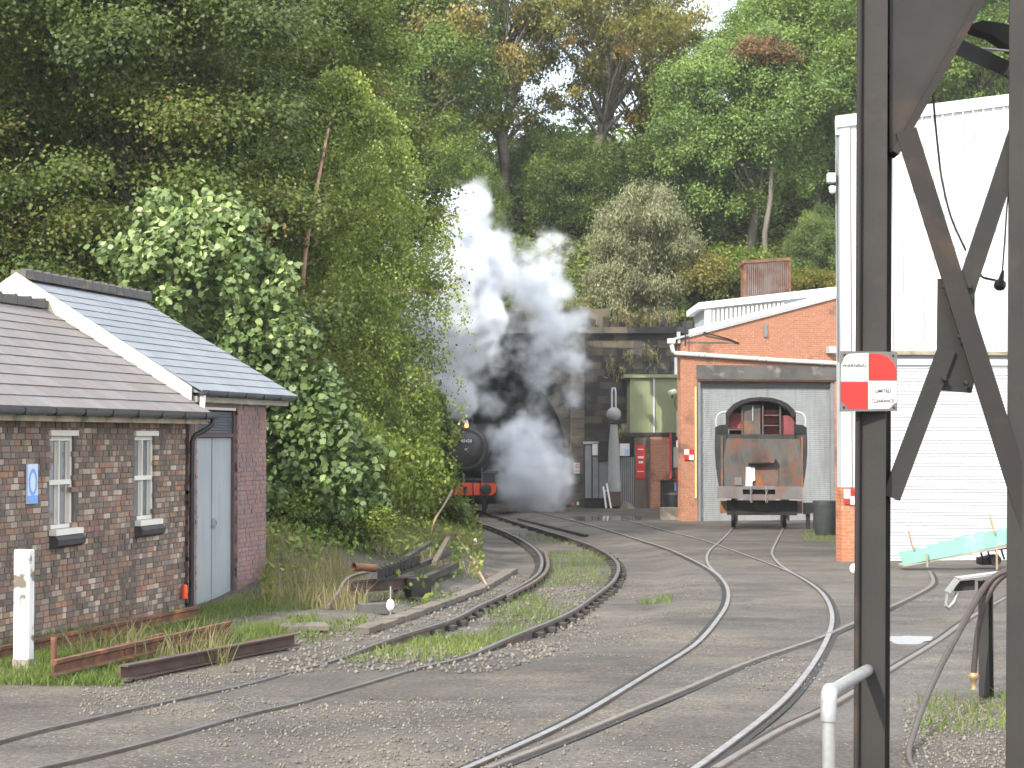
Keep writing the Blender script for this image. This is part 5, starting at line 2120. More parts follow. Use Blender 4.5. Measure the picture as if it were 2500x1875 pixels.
    m.box((p.x, p.y, plane_z(70.5) + .22), (.72, .6, .46), .1)
    m.single("stone_block", MT["concrete_pale"], "low stone block on the ground left of the shed pier", "block")
    m = MB()
    m.tube([V(1649, 1178, 75.5), V(1650, 1198, 75.5)], .05, 8)
    m.single("blue_bottle", MT["sign_blue"], "small blue bottle hanging below the red box", "bottle")


# ------------------------------------------------------------------ brick shed
def build_brick_shed():
    BE = Vector((.978, .208)).normalized()
    BS = Wall((412 / FPX * 69, 69.0), BE)
    b = thing("brick_shed", "orange brick engine shed with grey roller door and low pitched white verge", "building", (BS.p.x, BS.p.y, plane_z(69)))
    sl, sr = 0.0, BS.at(2120, 1100)[0]
    gz0 = plane_z(70) - .3
    d0, dtop = BS.at(1702, 930)
    d1 = BS.at(2038, 930)[0]
    zl = BS.at(1681, 823)[1]
    zr = BS.at(2045, 727)[1]
    s_r = BS.at(2045, 727)[0]
    s_l = BS.at(1681, 823)[0]
    slope = (zr - zl) / (s_r - s_l)
    zt = lambda s: zl + slope * (s - s_l)
    mb = MB()
    BS.box(mb, sl, d0, gz0, dtop, -.4, 0)
    BS.box(mb, d1, sr, gz0, dtop, -.4, 0)
    mb.prism([BS.pt(sl, dtop, 0), BS.pt(sr, dtop, 0), BS.pt(sr, zt(sr), 0), BS.pt(sl, zt(sl), 0)], BS.n * -.4)
    # side wall running straight back
    back = Vector((BS.p.x, BS.p.y, 0)).normalized()
    a, c = BS.pt(sl, gz0, -.4), BS.pt(sl, gz0, -.4) + back * 14
    hz = zt(sl) - gz0
    mb.hexa([a, c, c + Vector((.4, 0, 0)), a + Vector((.4, 0, 0)), a + UP * hz, c + UP * hz, c + Vector((.4, 0, hz)), a + Vector((.4, 0, hz))])
    mb.build("wall", MT["shed_brick"], b)
    # roof
    m = MB()
    p0, p1 = BS.pt(sl - .3, zt(sl - .3) + .04, .1), BS.pt(sr, zt(sr) + .04, .1)
    m.prism([p0, p1, p1 + UP * .08, p0 + UP * .08], back * 15)
    m.build("roof", MT["sheet_grey"], b)
    m = MB()
    m.prism([BS.pt(s_l, zt(s_l), .03), BS.pt(s_r + .4, zt(s_r + .4), .03), BS.pt(s_r + .4, zt(s_r + .4) + .27, .03), BS.pt(s_l, zt(s_l) + .27, .03)], BS.n * .05)
    m.build("verge_board", MT["white"], b)
    # lintel, door frame, roller door
    m = MB()
    BS.pix(m, 1702, 891, 2044, 928, -.02, .06)
    m.build("lintel", MT["concrete"], b)
    m = MB()
    BS.pix(m, 1697, 945, 1701, 1216, .0, .05)
    m.build("yellow_edge", MT["yellow"], b)
    m = MB()
    BS.box(m, d0, d0 + .14, gz0, dtop, -.3, -.05)
    BS.box(m, d1 - .14, d1, gz0, dtop, -.3, -.05)
    m.each("door_frame", MT["panel_grey"], b)
    m = MB()
    BS.box(m, d0 + .14, d1 - .14, dtop - .22, dtop, -.3, -.12)
    m.build("roller_box", MT["black"], b)
    m = MB()
    z = gz0 + .02
    vs, fs = [], []
    prof = []
    while z < dtop - .22:
        prof += [(z, -.22), (z + .012, -.205), (z + .058, -.195), (z + .068, -.22)]
        z += .075
    for s in (d0 + .14, d1 - .14):
        for zz, oo in prof:
            vs.append(BS.pt(s, zz, oo))
    n = len(prof)
    for i in range(n - 1):
        fs.append((i, i + 1, n + i + 1, n + i))
    m.add(vs, fs)
    m.build("roller_door", MT["roller_grey"], b)
    # rainwater pipe across the front and hopper
    m = MB()
    a, c = BS.pt(*BS.at(1646, 862, .10), .10), BS.pt(*BS.at(1904, 880, .10), .10)
    c2 = BS.pt(*BS.at(2042, 887, .10), .10)
    m.tube([BS.pt(*BS.at(1638, 833, .1), .1), BS.pt(*BS.at(1643, 858, .1), .1), a, c, c2], .085, 10)
    m.build("rainwater_pipe", MT["frame_white"], b)
    m = MB()
    for u in (1705, 1719, 1847, 1869, 2006):
        s, z = BS.at(u, 862 + (u - 1646) * .067, .1)
        m.lathe(BS.pt(s - .02, z, .1), BS.e, [(0, .1), (.05, .1)], 10)
    m.each("pipe_collar", MT["sheet_grey"], b, 3)
    m = MB()
    BS.pix(m, 1633, 826, 1649, 838, .0, .22)
    m.build("hopper", MT["frame_white"], b)
    m = MB()
    BS.pix(m, 1655, 810, 1661, 838, -.1, .05)
    BS.pix(m, 1649, 872, 1653, 914, -.1, .05)
    m.each("corner_pipe", MT["sheet_grey"], b)
    # dark band, hanging wire, slot in the gable
    m = MB()
    BS.pix(m, 1672, 834, 1805, 839, .001, .012)
    m.build("soot_band", MT["concrete"], b)
    m = MB()
    m.tube([BS.pt(*BS.at(1718, 811, .13), .13), BS.pt(*BS.at(1780, 828, .05), .05), BS.pt(*BS.at(1803, 838, .03), .03)], .028, 6)
    m.build("wire", MT["black"], b)
    m = MB()
    BS.pix(m, 1866, 790, 1874, 823, .0, .05)
    m.build("gable_slot", MT["panel_grey"], b)
    m = MB()
    m.tube([BS.pt(*BS.at(1673, 780, .2), .2), BS.pt(*BS.at(1673, 845, .2), .2)], .025, 6)
    m.build("dark_tube", MT["black"], b)
    m = MB()
    BS.pix(m, 2024, 845, 2042, 862, .0, .3)
    m.build("junction_box", MT["sheet_grey"], b)
    # raised roof light
    Y2 = 73.5
    R = Wall((0, Y2), (1, .02))
    m = MB()
    lo = V(1706, 756, Y2)
    t = thing("roof_lantern", "raised white roof light with ribbed grey cheek on the brick shed", "roof light", V(1800, 790, Y2))
    P = [V(1705, 754, Y2), V(2060, 716, Y2), V(2060, 698, Y2), V(1705, 739, Y2)]
    m.prism(P, (0, 5, 0))
    m.build("roof", MT["white"], t)
    m = MB()
    m.prism([V(1720, 800, Y2 + .25), V(2060, 760, Y2 + .25), V(2060, 715, Y2 + .25), V(1720, 752, Y2 + .25)], (0, 4, 0))
    m.build("cheek", MT["sheet_grey"], t)
    for i in range(17):
        u = 1740 + i * 10.5
        v = 754 - (u - 1705) * .107
        m = MB()
        m.prism([V(u, v + 50, Y2 + .12), V(u + 5.5, v + 50, Y2 + .12), V(u + 5.5, v + 6, Y2 + .12), V(u, v + 6, Y2 + .12)], (0, .12, 0))
        m.build("louvre", MT["frame_white"], t)
    m = MB()
    m.prism([V(1720, 800, Y2 + .1), V(1737, 800, Y2 + .1), V(1737, 752, Y2 + .1), V(1720, 753, Y2 + .1)], (0, .14, 0))
    m.build("corner_post", MT["sheet_grey"], t)
    # rusty corrugated vent
    Y3 = 76.0
    t = thing("roof_vent", "rusty corrugated iron vent box on the roof of the brick shed", "vent", V(1873, 726, Y3))
    m = MB()
    n = 22
    vs = []
    for i in range(n * 2 + 1):
        u = 1821 + (1926 - 1821) * i / (2 * n)
        for v in (640 - (u - 1821) * .055, 735):
            p = V(u, v, Y3 - (.11 if i % 2 else 0))
            vs.append(p)
    m.add(vs, [(2 * i, 2 * i + 1, 2 * i + 3, 2 * i + 2) for i in range(2 * n)])
    m.build("corrugated_sheet", MT["corr_rust"], t)
    m = MB()
    m.prism([V(1814, 636, Y3 - .12), V(1931, 628, Y3 - .12), V(1931, 635, Y3 - .12), V(1814, 643, Y3 - .12)], (0, 1.8, 0))
    m.prism([V(1816, 646, Y3 - .1), V(1822, 646, Y3 - .1), V(1822, 735, Y3 - .1), V(1816, 735, Y3 - .1)], (0, .12, 0))
    m.prism([V(1925, 640, Y3 - .1), V(1931, 640, Y3 - .1), V(1931, 728, Y3 - .1), V(1925, 728, Y3 - .1)], (0, .12, 0))
    m.build("frame", MT["rust"], t)
    m = MB()
    m.prism([V(1820, 646, Y3 + .02), V(1927, 640, Y3 + .02), V(1927, 735, Y3 + .02), V(1820, 735, Y3 + .02)], (0, 1.6, 0))
    m.build("box", MT["rust"], t)

    def checker(u0, v0, u1, v1, lab):
        s, z = BS.at((u0 + u1) / 2, (v0 + v1) / 2, .05)
        t = thing("checker_sign", lab, "sign", BS.pt(s, z, .05), "small red and white checker plates")
        um, vm = (u0 + u1) / 2, (v0 + v1) / 2
        for (a, b_, c_, d_, mt) in ((u0, v0, um, vm, "sign_white"), (um, vm, u1, v1, "sign_white"), (um, v0, u1, vm, "sign_red"), (u0, vm, um, v1, "sign_red")):
            m = MB()
            BS.pix(m, a, b_, c_, d_, .02, .05)
            m.build("quarter", MT[mt], t)
    checker(1671, 1097, 1694, 1123, "small red and white checker plate on the left pier of the brick shed")


# ------------------------------------------------------------------ white shed
def build_white_shed():
    WE = Vector((.99, .139)).normalized()
    WS = Wall((803 / FPX * 40.8, 40.8), WE)
    t = thing("white_shed", "tall white sheet clad shed with a white roller door and brick pier", "building", (WS.p.x, WS.p.y, plane_z(40.8)))
    g0 = plane_z(41) - .3
    S = lambda u, v=1100: WS.at(u, v)[0]
    Z = lambda u, v: WS.at(u, v)[1]
    zl, zr = Z(2062, 294), Z(2463, 243)
    sl_, sr_ = S(2062, 294), S(2463, 243)
    slope = (zr - zl) / (sr_ - sl_)
    zt = lambda s: zl + slope * (s - sl_)
    SR = 10.0
    back = Vector((WS.p.x, WS.p.y, 0)).normalized()
    zplinth = Z(2053, 1190)
    zclad = Z(2185, 862)
    dl = S(2150)
    # brick pier
    m = MB()
    WS.box(m, 0, dl, g0, zplinth, -.4, .0)
    m.build("brick_pier", MT["pier_brick"], t)
    # side wall and roof
    m = MB()
    a = WS.pt(0.02, g0, -.06)
    c = a + back * 18
    h = zt(0) - g0 - .1
    m.hexa([a, a + Vector((.2, 0, 0)), c + Vector((.2, 0, 0)), c, a + UP * h, a + Vector((.2, 0, h)), c + Vector((.2, 0, h)), c + UP * h])
    m.build("side_wall", MT["sheet_grey"], t)
    m = MB()
    p0, p1 = WS.pt(-.02, zt(0) - .02, -.1), WS.pt(SR, zt(SR) - .02, -.1)
    m.prism([p0, p1, p1 + UP * .12, p0 + UP * .12], back * 18)
    m.build("roof", MT["sheet_grey"], t)
    # corner flashing
    m = MB()
    WS.box(m, 0, S(2079), zplinth, zt(.1) - .1, -.3, .02)
    m.build("corner_flashing", MT["sheet_grey"], t)
    m = MB()
    m.tube([WS.pt(S(2088), zt(.3) - .5, .09), WS.pt(S(2088), zplinth - .1, .09)], .045, 10)
    m.build("downpipe", MT["sheet_white"], t)
    # cladding panels
    pan = []
    s = S(2081)
    rib = MB()
    while s < SR - .3:
        top = zt(s + .12)
        zb = zclad if s + .12 > dl else zplinth
        pan.append(box_mat(WS.pt(s + .118, (zb + top) / 2, -.04), WS.e * .222, WS.n * .05, UP * (top - zb)))
        WS.box(rib, s + .185, s + .222, zb + .02, top - .02, -.015, .032)
        s += .24
    pieces(t, "cladding_panel", pan, MT["sheet_white"])
    rib.each("cladding_rib", MT["sheet_white"], t)
    m = MB()
    WS.box(m, .0, SR, zclad - .2, zt(0) - .3, -.25, -.08)
    m.build("backing", MT["panel_grey"], t)
    # verge flashing and its fixings
    m = MB()
    m.prism([WS.pt(-.1, zt(-.1) - .14, .022), WS.pt(SR, zt(SR) - .14, .022), WS.pt(SR, zt(SR) + .12, .022), WS.pt(-.1, zt(-.1) + .12, .022)], WS.n * .03)
    m.build("verge_flashing", MT["sheet_white"], t)
    # drip edge above the door, lintel, roller hood
    m = MB()
    WS.box(m, dl, SR, zclad - .035, zclad + .05, -.05, .035)
    m.build("drip_edge", MT["fascia"], t)
    m = MB()
    WS.box(m, dl, SR, zclad - .13, zclad - .036, -.25, -.05)
    m.build("lintel", MT["panel_grey"], t)
    m = MB()
    WS.box(m, dl, SR, zclad - .26, zclad - .131, -.25, -.03)
    m.build("roller_hood", MT["sheet_white"], t)
    sl = []
    z = g0 + .25
    while z < zclad - .27:
        sl.append(box_mat(WS.pt((dl + SR) / 2, z + .034, -.10), WS.e * (SR - dl), WS.n * .03, UP * .059))
        z += .073
    pieces(t, "roller_slat", sl, MT["roller_white"])
    m = MB()
    WS.box(m, dl, SR, g0, zclad, -.3, -.12)
    m.build("door_backing", MT["panel_grey"], t)
    m = MB()
    WS.box(m, dl, SR, g0, g0 + .25, -.14, .03)
    m.build("threshold", MT["concrete_pale"], t)
    # gutter end and floodlight at the upper left
    m = MB()
    m.prism([WS.pt(S(2038, 300), Z(2038, 294), .0), WS.pt(S(2064, 300), Z(2064, 294), .0), WS.pt(S(2064, 300), Z(2064, 325), .0), WS.pt(S(2040, 300), Z(2040, 330), .0)], back * .6)
    m.build("gutter_end", MT["sheet_white"], t)
    m = MB()
    m.prism([WS.pt(S(2040, 300), Z(2040, 331), -.05), WS.pt(S(2056, 300), Z(2056, 327), -.05), WS.pt(S(2056, 300), Z(2056, 520), -.05), WS.pt(S(2047, 300), Z(2047, 430), -.05)], back * .4)
    m.build("gutter_bracket", MT["panel_grey"], t)
    p = WS.pt(S(2036), Z(2036, 440), -.1)
    f = thing("floodlight", "grey floodlight on the left edge of the white shed", "lamp", p)
    m = MB()
    m.box(p + Vector((0, 0, .06)), (.19, .2, .22))
    m.build("housing", MT["sheet_grey"], f, .02)
    m = MB()
    m.lathe(p + Vector((.02, -.04, -.12)), (0, 0, -1), [(0, .05), (.02, .08), (.14, .07), (.17, .03)], 12)
    m.build("lens", MT["sheet_white"], f)
    m = MB()
    m.beam(p + Vector((.08, 0, .1)), p + Vector((.22, 0, .1)), .04, .04)
    m.build("bracket", MT["black"], f)
    # checker plate on the pier
    s0, z0 = WS.at(2073, 1209, .05)
    c = thing("checker_sign", "small red and white checker plate on the brick pier of the white shed", "sign", WS.pt(s0, z0, .05), "small red and white checker plates")
    u0, v0, u1, v1 = 2061, 1194, 2087, 1232
    um, vm = 2076, 1215
    for (a_, b_, c_, d_, mt) in ((u0, v0, um, vm + 2, "sign_white"), (um, vm - 3, u1, v1, "sign_white"), (um, v0, u1, vm - 3, "sign_red"), (u0, vm + 2, um, v1 - 2, "sign_red")):
        m = MB()
        WS.pix(m, a_, b_, c_, d_, .02, .05)
        m.build("quarter", MT[mt], c)
    # black barrel and dark chair frame beside the shed
    p = G(2014, 1304)
    t = thing("black_barrel", "tapered black plastic barrel beside the white shed corner", "barrel", p)
    k = 1 / ppm(p.y)
    m = MB()
    m.lathe(p, UP, [(0, 24 * k), (.05, 26 * k), (.9 * 80 * k, 28 * k), (80 * k, 29 * k), (81 * k, 26 * k)], 24)
    m.build("body", MT["bin"], t)
    m = MB()
    m.lathe(p + UP * (78 * k), UP, [(0, 29.5 * k), (3 * k, 29.8 * k), (4 * k, 27 * k)], 24)
    m.build("rim", MT["bin"], t)
    y = p.y + 3
    t = thing("iron_stand", "low black iron stand between the rusty cab and the barrel", "stand", V(1979, 1288, y))
    for u in (1970, 1975, 1988):
        m = MB()
        m.beam(V(u, 1232, y), V(u, 1292, y + .05), .07, .07)
        m.build("leg", MT["soot"], t)
    m = MB()
    m.prism([V(1966, 1228, y - .1), V(1992, 1228, y - .1), V(1992, 1252, y - .1), V(1966, 1256, y - .1)], (0, .5, 0))
    m.build("top", MT["soot"], t)
    # turquoise sheet and its trestles
    Y = 37.5
    t = thing("turquoise_trough", "long turquoise sheet trough tilted up to the right in front of the white door", "trough", V(2330, 1385, Y))
    m = MB()
    top = [(2193, 1346), (2230, 1342), (2232, 1336), (2262, 1338), (2266, 1330), (2292, 1326), (2294, 1322), (2335, 1316), (2338, 1310), (2375, 1306), (2380, 1300), (2430, 1296), (2436, 1290), (2475, 1286), (2540, 1276)]
    bot = [(2540, 1312), (2465, 1327), (2400, 1342), (2330, 1357), (2262, 1371), (2206, 1380)]
    m.prism([V(u, v, Y) for u, v in top + bot], (0, .03, 0))
    m.build("sheet", MT["turq"], t)
    m = MB()
    m.prism([V(2206, 1380, Y), V(2465, 1330, Y), V(2465, 1336, Y), V(2206, 1384, Y)], (0, .5, 0))
    m.build("bed", MT["concrete_pale"], t)
    for (a, b_) in (((2218, 1296), (2229, 1340)), ((2417, 1260), (2428, 1302)), ((2263, 1350), (2264, 1384)), ((2433, 1342), (2434, 1390))):
        m = MB()
        m.beam(V(*a, Y - .06), V(*b_, Y - .06), .035, .03, (0, 1, 0))
        m.build("stake", MT["wood_pale"], t)
    y = Y + .35
    t = thing("iron_trolley", "small black iron trolley propping up the turquoise trough", "trolley", V(2410, 1381, y))
    m = MB()
    m.prism([V(2398, 1364, y), V(2440, 1356, y), V(2440, 1378, y), V(2398, 1380, y)], (0, .5, 0))
    m.build("body", MT["soot"], t)
    m = MB()
    m.lathe(V(2432, 1368, y - .08), (0, 1, 0), [(0, .11), (.1, .12), (.14, .1)], 14)
    m.build("drum", MT["rubber"], t)
    m = MB()
    for u in (2392, 2410, 2430, 2444):
        m.tube([V(u, 1340, y + .1), V(u + 8, 1366, y + .1)], .02, 6)
    m.each("strut", MT["soot"], t, 3)
    m = MB()
    m.prism([V(2395, 1340, y), V(2470, 1326, y), V(2470, 1340, y), V(2410, 1346, y)], (0, .4, 0))
    m.build("deck", MT["soot"], t)
    # round white cover
    p = gz(G(2086, 1398))
    m = MB()
    m.lathe(p + Vector((0, 0, .10)), (0, -1, .1), [(0, .02), (.02, .10), (.06, .1), (.08, .04)], 18)
    m.single("white_disc", MT["white"], "round white cover half hidden behind the steel column", "disc")


# ------------------------------------------------------------------ rusty cab in the shed doorway
def build_cab():
    Y = 60.0
    k = 1 / ppm(Y)
    cx = V(1858, 1200, Y).x
    z0 = plane_z(Y)
    X = lambda u: cx + (u - 1858) * k
    Z = lambda v: z0 + (1291 - v) * k
    t = thing("scrap_cab", "rusting grey locomotive tender cab standing on the shed track", "rail vehicle", (cx, Y, z0))
    t.rotation_euler = (0, 0, -math.atan2(cx, Y))

    def bx(mb, u0, v0, u1, v1, y0, y1):
        mb.box(((X(u0) + X(u1)) / 2, Y + (y0 + y1) / 2, (Z(v0) + Z(v1)) / 2), (abs(X(u1) - X(u0)), abs(y1 - y0), abs(Z(v0) - Z(v1))))
        return mb

    # curved side sheets
    for sg in (-1, 1):
        prof = [(110, 1042), (112, 1070), (112, 1100), (110, 1135), (106, 1165), (102, 1190)]
        m = MB()
        P = [(cx + sg * u * k, Y + .05, Z(v)) for u, v in prof] + [(cx + sg * (u - 18) * k, Y + .05, Z(v)) for u, v in reversed(prof)]
        m.prism(P, (0, 6.0, 0))
        m.build("side_sheet", MT["soot"], t)
        m = MB()
        P = [(cx + sg * u * k, Y + .0, Z(v)) for u, v in ((111, 1044), (111, 1057), (84, 1061), (84, 1036), (100, 1037))]
        m.prism(P, (0, 1.4, 0))
        m.build("side_wing", MT["soot"], t)
        m = MB()
        m.tube(catmull([(cx + sg * 108 * k, Y + .08, Z(1040)), (cx + sg * 108 * k, Y + .08, Z(1022)), (cx + sg * 102 * k, Y + .08, Z(1011)), (cx + sg * 92 * k, Y + .08, Z(1006)), (cx + sg * 85 * k, Y + .1, Z(1006))], 4), .035, 6)
        m.build("handrail", MT["sheet_grey"], t)
    # cab roof arch and back
    arc = [(85, 1012), (80, 1000), (66, 986), (48, 977), (26, 971), (0, 969)]
    outer = [(cx + u * k, Z(v)) for u, v in arc] + [(cx - u * k, Z(v)) for u, v in reversed(arc[:-1])]
    inner = [(cx + u * k * .90, Z(v + 9)) for u, v in arc] + [(cx - u * k * .90, Z(v + 9)) for u, v in reversed(arc[:-1])]
    m = MB()
    n = len(outer)
    for i in range(n - 1):
        a, b, c, d = outer[i], outer[i + 1], inner[i + 1], inner[i]
        m.prism([(a[0], Y - .15, a[1]), (b[0], Y - .15, b[1]), (c[0], Y - .15, c[1]), (d[0], Y - .15, d[1])], (0, 3.2, 0))
    m.build("cab_roof", MT["soot"], t)
    m = MB()
    m.prism([(x, Y + .9, z) for x, z in inner] + [(X(1779), Y + .9, Z(1075)), (X(1937), Y + .9, Z(1075))], (0, .05, 0))
    m.build("cab_back", MT["soot"], t)
    m = MB()
    bx(m, 1773, 1006, 1778, 1072, .0, .9)
    bx(m, 1938, 1006, 1943, 1072, .0, .9)
    m.each("cab_side", MT["soot"], t)
    # lockers
    for (u0, v0, u1, v1, mt, y, nm) in ((1779, 1008, 1810, 1046, "maroon", .3, "locker"), (1814, 988, 1857, 1027, "cab_steel", .12, "centre_panel"), (1815, 1027, 1857, 1066, "cab_rust", .10, "lower_panel"),
                                       (1905, 1014, 1938, 1068, "maroon", .22, "tall_locker")):
        m = MB()
        bx(m, u0, v0, u1, v1, y, .85)
        m.build(nm, MT[mt], t)
    for i, (v0, v1) in enumerate(((1000, 1010), (1016, 1034), (1041, 1066))):
        m = MB()
        bx(m, 1867, v0, 1901, v1, .45, .85)
        m.build("locker_shelf", MT["maroon"], t)
    m = MB()
    for u in (1811, 1861, 1903):
        bx(m, u, 990, u + 4, 1070, .05, .85)
    for v in (1012, 1037):
        bx(m, 1866, v, 1902, v + 3, .05, .85)
    bx(m, 1778, 1047, 1812, 1050, .05, .85)
    m.each("locker_frame", MT["cab_steel"], t)
    m = MB()
    m.tube([(X(1839), Y + .08, Z(990)), (X(1839), Y + .08, Z(1027))], .02, 6)
    m.build("pipe", MT["sheet_grey"], t)
    # front plate
    m = MB()
    m.prism([(X(1769), Y, Z(1190)), (X(1954), Y, Z(1190)), (X(1956), Y, Z(1120)), (X(1952), Y, Z(1072)), (X(1776), Y, Z(1070)), (X(1767), Y, Z(1120))], (0, .12, 0))
    m.build("front_plate", MT["cab_steel"], t)
    m = MB()
    m.prism([(cx + a * k, Y + .03, Z(v)) for a, v in ((-101, 1190), (101, 1190), (108, 1150), (110, 1100), (110, 1056), (84, 1060), (-84, 1060), (-110, 1056), (-110, 1100), (-108, 1150))], (0, .06, 0))
    m.build("shoulder_plate", MT["cab_shoulder"], t)
    m = MB()
    bx(m, 1761, 1064, 1766, 1190, -.02, .1)
    bx(m, 1955, 1066, 1960, 1190, -.02, .1)
    m.each("edge_angle", MT["cab_rust"], t)
    # shovel plate with its lip
    m = MB()
    m.prism([(X(1836), Y - .02, Z(1120)), (X(1874), Y - .02, Z(1120)), (X(1871), Y - .02, Z(1098)), (X(1838), Y - .02, Z(1098))], (0, .05, 0))
    m.build("shovel_hole", MT["rust_dull"], t)
    m = MB()
    P = [(X(1822), Y - .3, Z(1119)), (X(1838), Y - .34, Z(1126)), (X(1877), Y - .34, Z(1126)), (X(1893), Y - .3, Z(1118)), (X(1889), Y - .3, Z(1130)), (X(1826), Y - .3, Z(1131))]
    m.prism(P, (0, .3, 0))
    m.build("shovel_lip", MT["cab_rust"], t)
    m = MB()
    bx(m, 1844, 1141, 1900, 1186, -.03, .02)
    m.build("rust_patch", MT["cab_rust"], t)
    m = MB()
    bx(m, 1794, 1165, 1812, 1184, -.05, .02)
    m.build("box_step", MT["beam_grey"], t)
    m = MB()
    P = [(X(1822), Y - .09, Z(1140)), (X(1843), Y - .09, Z(1140)), (X(1844), Y - .09, Z(1172)), (X(1837), Y - .09, Z(1175)), (X(1837), Y - .09, Z(1188)), (X(1821), Y - .09, Z(1188))]
    m.prism(P, (0, .03, 0))
    m.build("paper_notice", MT["white"], t)
    # buffer beam
    m = MB()
    bx(m, 1752, 1187, 1814, 1216, -.25, .05)
    bx(m, 1892, 1187, 1957, 1218, -.25, .05)
    bx(m, 1814, 1186, 1892, 1194, -.26, .05)
    bx(m, 1814, 1206, 1892, 1220, -.25, .05)
    m.each("buffer_beam", MT["beam_grey"], t)
    m = MB()
    bx(m, 1814, 1194, 1892, 1206, -.05, .05)
    m.build("drag_slot", MT["soot"], t)
    for u in (1834, 1871):
        m = MB()
        for i in range(6):
            v = 1189 + i * 6
            m.tube([(X(u) + .03 * math.cos(a) * (1 if i % 2 else .4), Y - .3 + .03 * math.cos(a) * (.4 if i % 2 else 1), Z(v + 3) + .05 * math.sin(a)) for a in [2 * math.pi * q / 8 for q in range(9)]], .012, 5)
        m.build("safety_chain", MT["galv"], t)
    # frames, axle, wheels
    m = MB()
    bx(m, 1775, 1222, 1945, 1258, .25, .5)
    m.build("frame_stretcher", MT["soot"], t)
    for u in (1788, 1924):
        m = MB()
        bx(m, u - 3, 1222, u + 3, 1270, .2, 5.5)
        m.build("frame_plate", MT["soot"], t)
    for u in (1768, 1950):
        m = MB()
        bx(m, u - 10, 1224, u + 8, 1254, .3, .8)
        m.build("axlebox", MT["cab_rust"], t)
    for y in (1.1, 3.2, 5.2):
        for u, sg in ((1790, 1), (1915, -1)):
            w = MB()
            c = Vector((X(u), Y + y, z0 + .56))
            w.lathe(c - Vector((.07, 0, 0)), (1, 0, 0), [(0, .3), (0, .56), (.13, .56), (.13, .3)], 24)
            o = w.build("wheel", MT["soot"], t)
            f = MB()
            f.lathe(c + Vector((.06 * sg, 0, 0)) - Vector((.0, 0, 0)), (sg, 0, 0), [(0, .585), (.03, .585), (.03, .54)], 24)
            f.build("tyre_flange", MT["brass"], o)
    m = MB()
    bx(m, 1790, 1240, 1915, 1250, 1.05, 1.2)
    m.build("axle", MT["soot"], t)


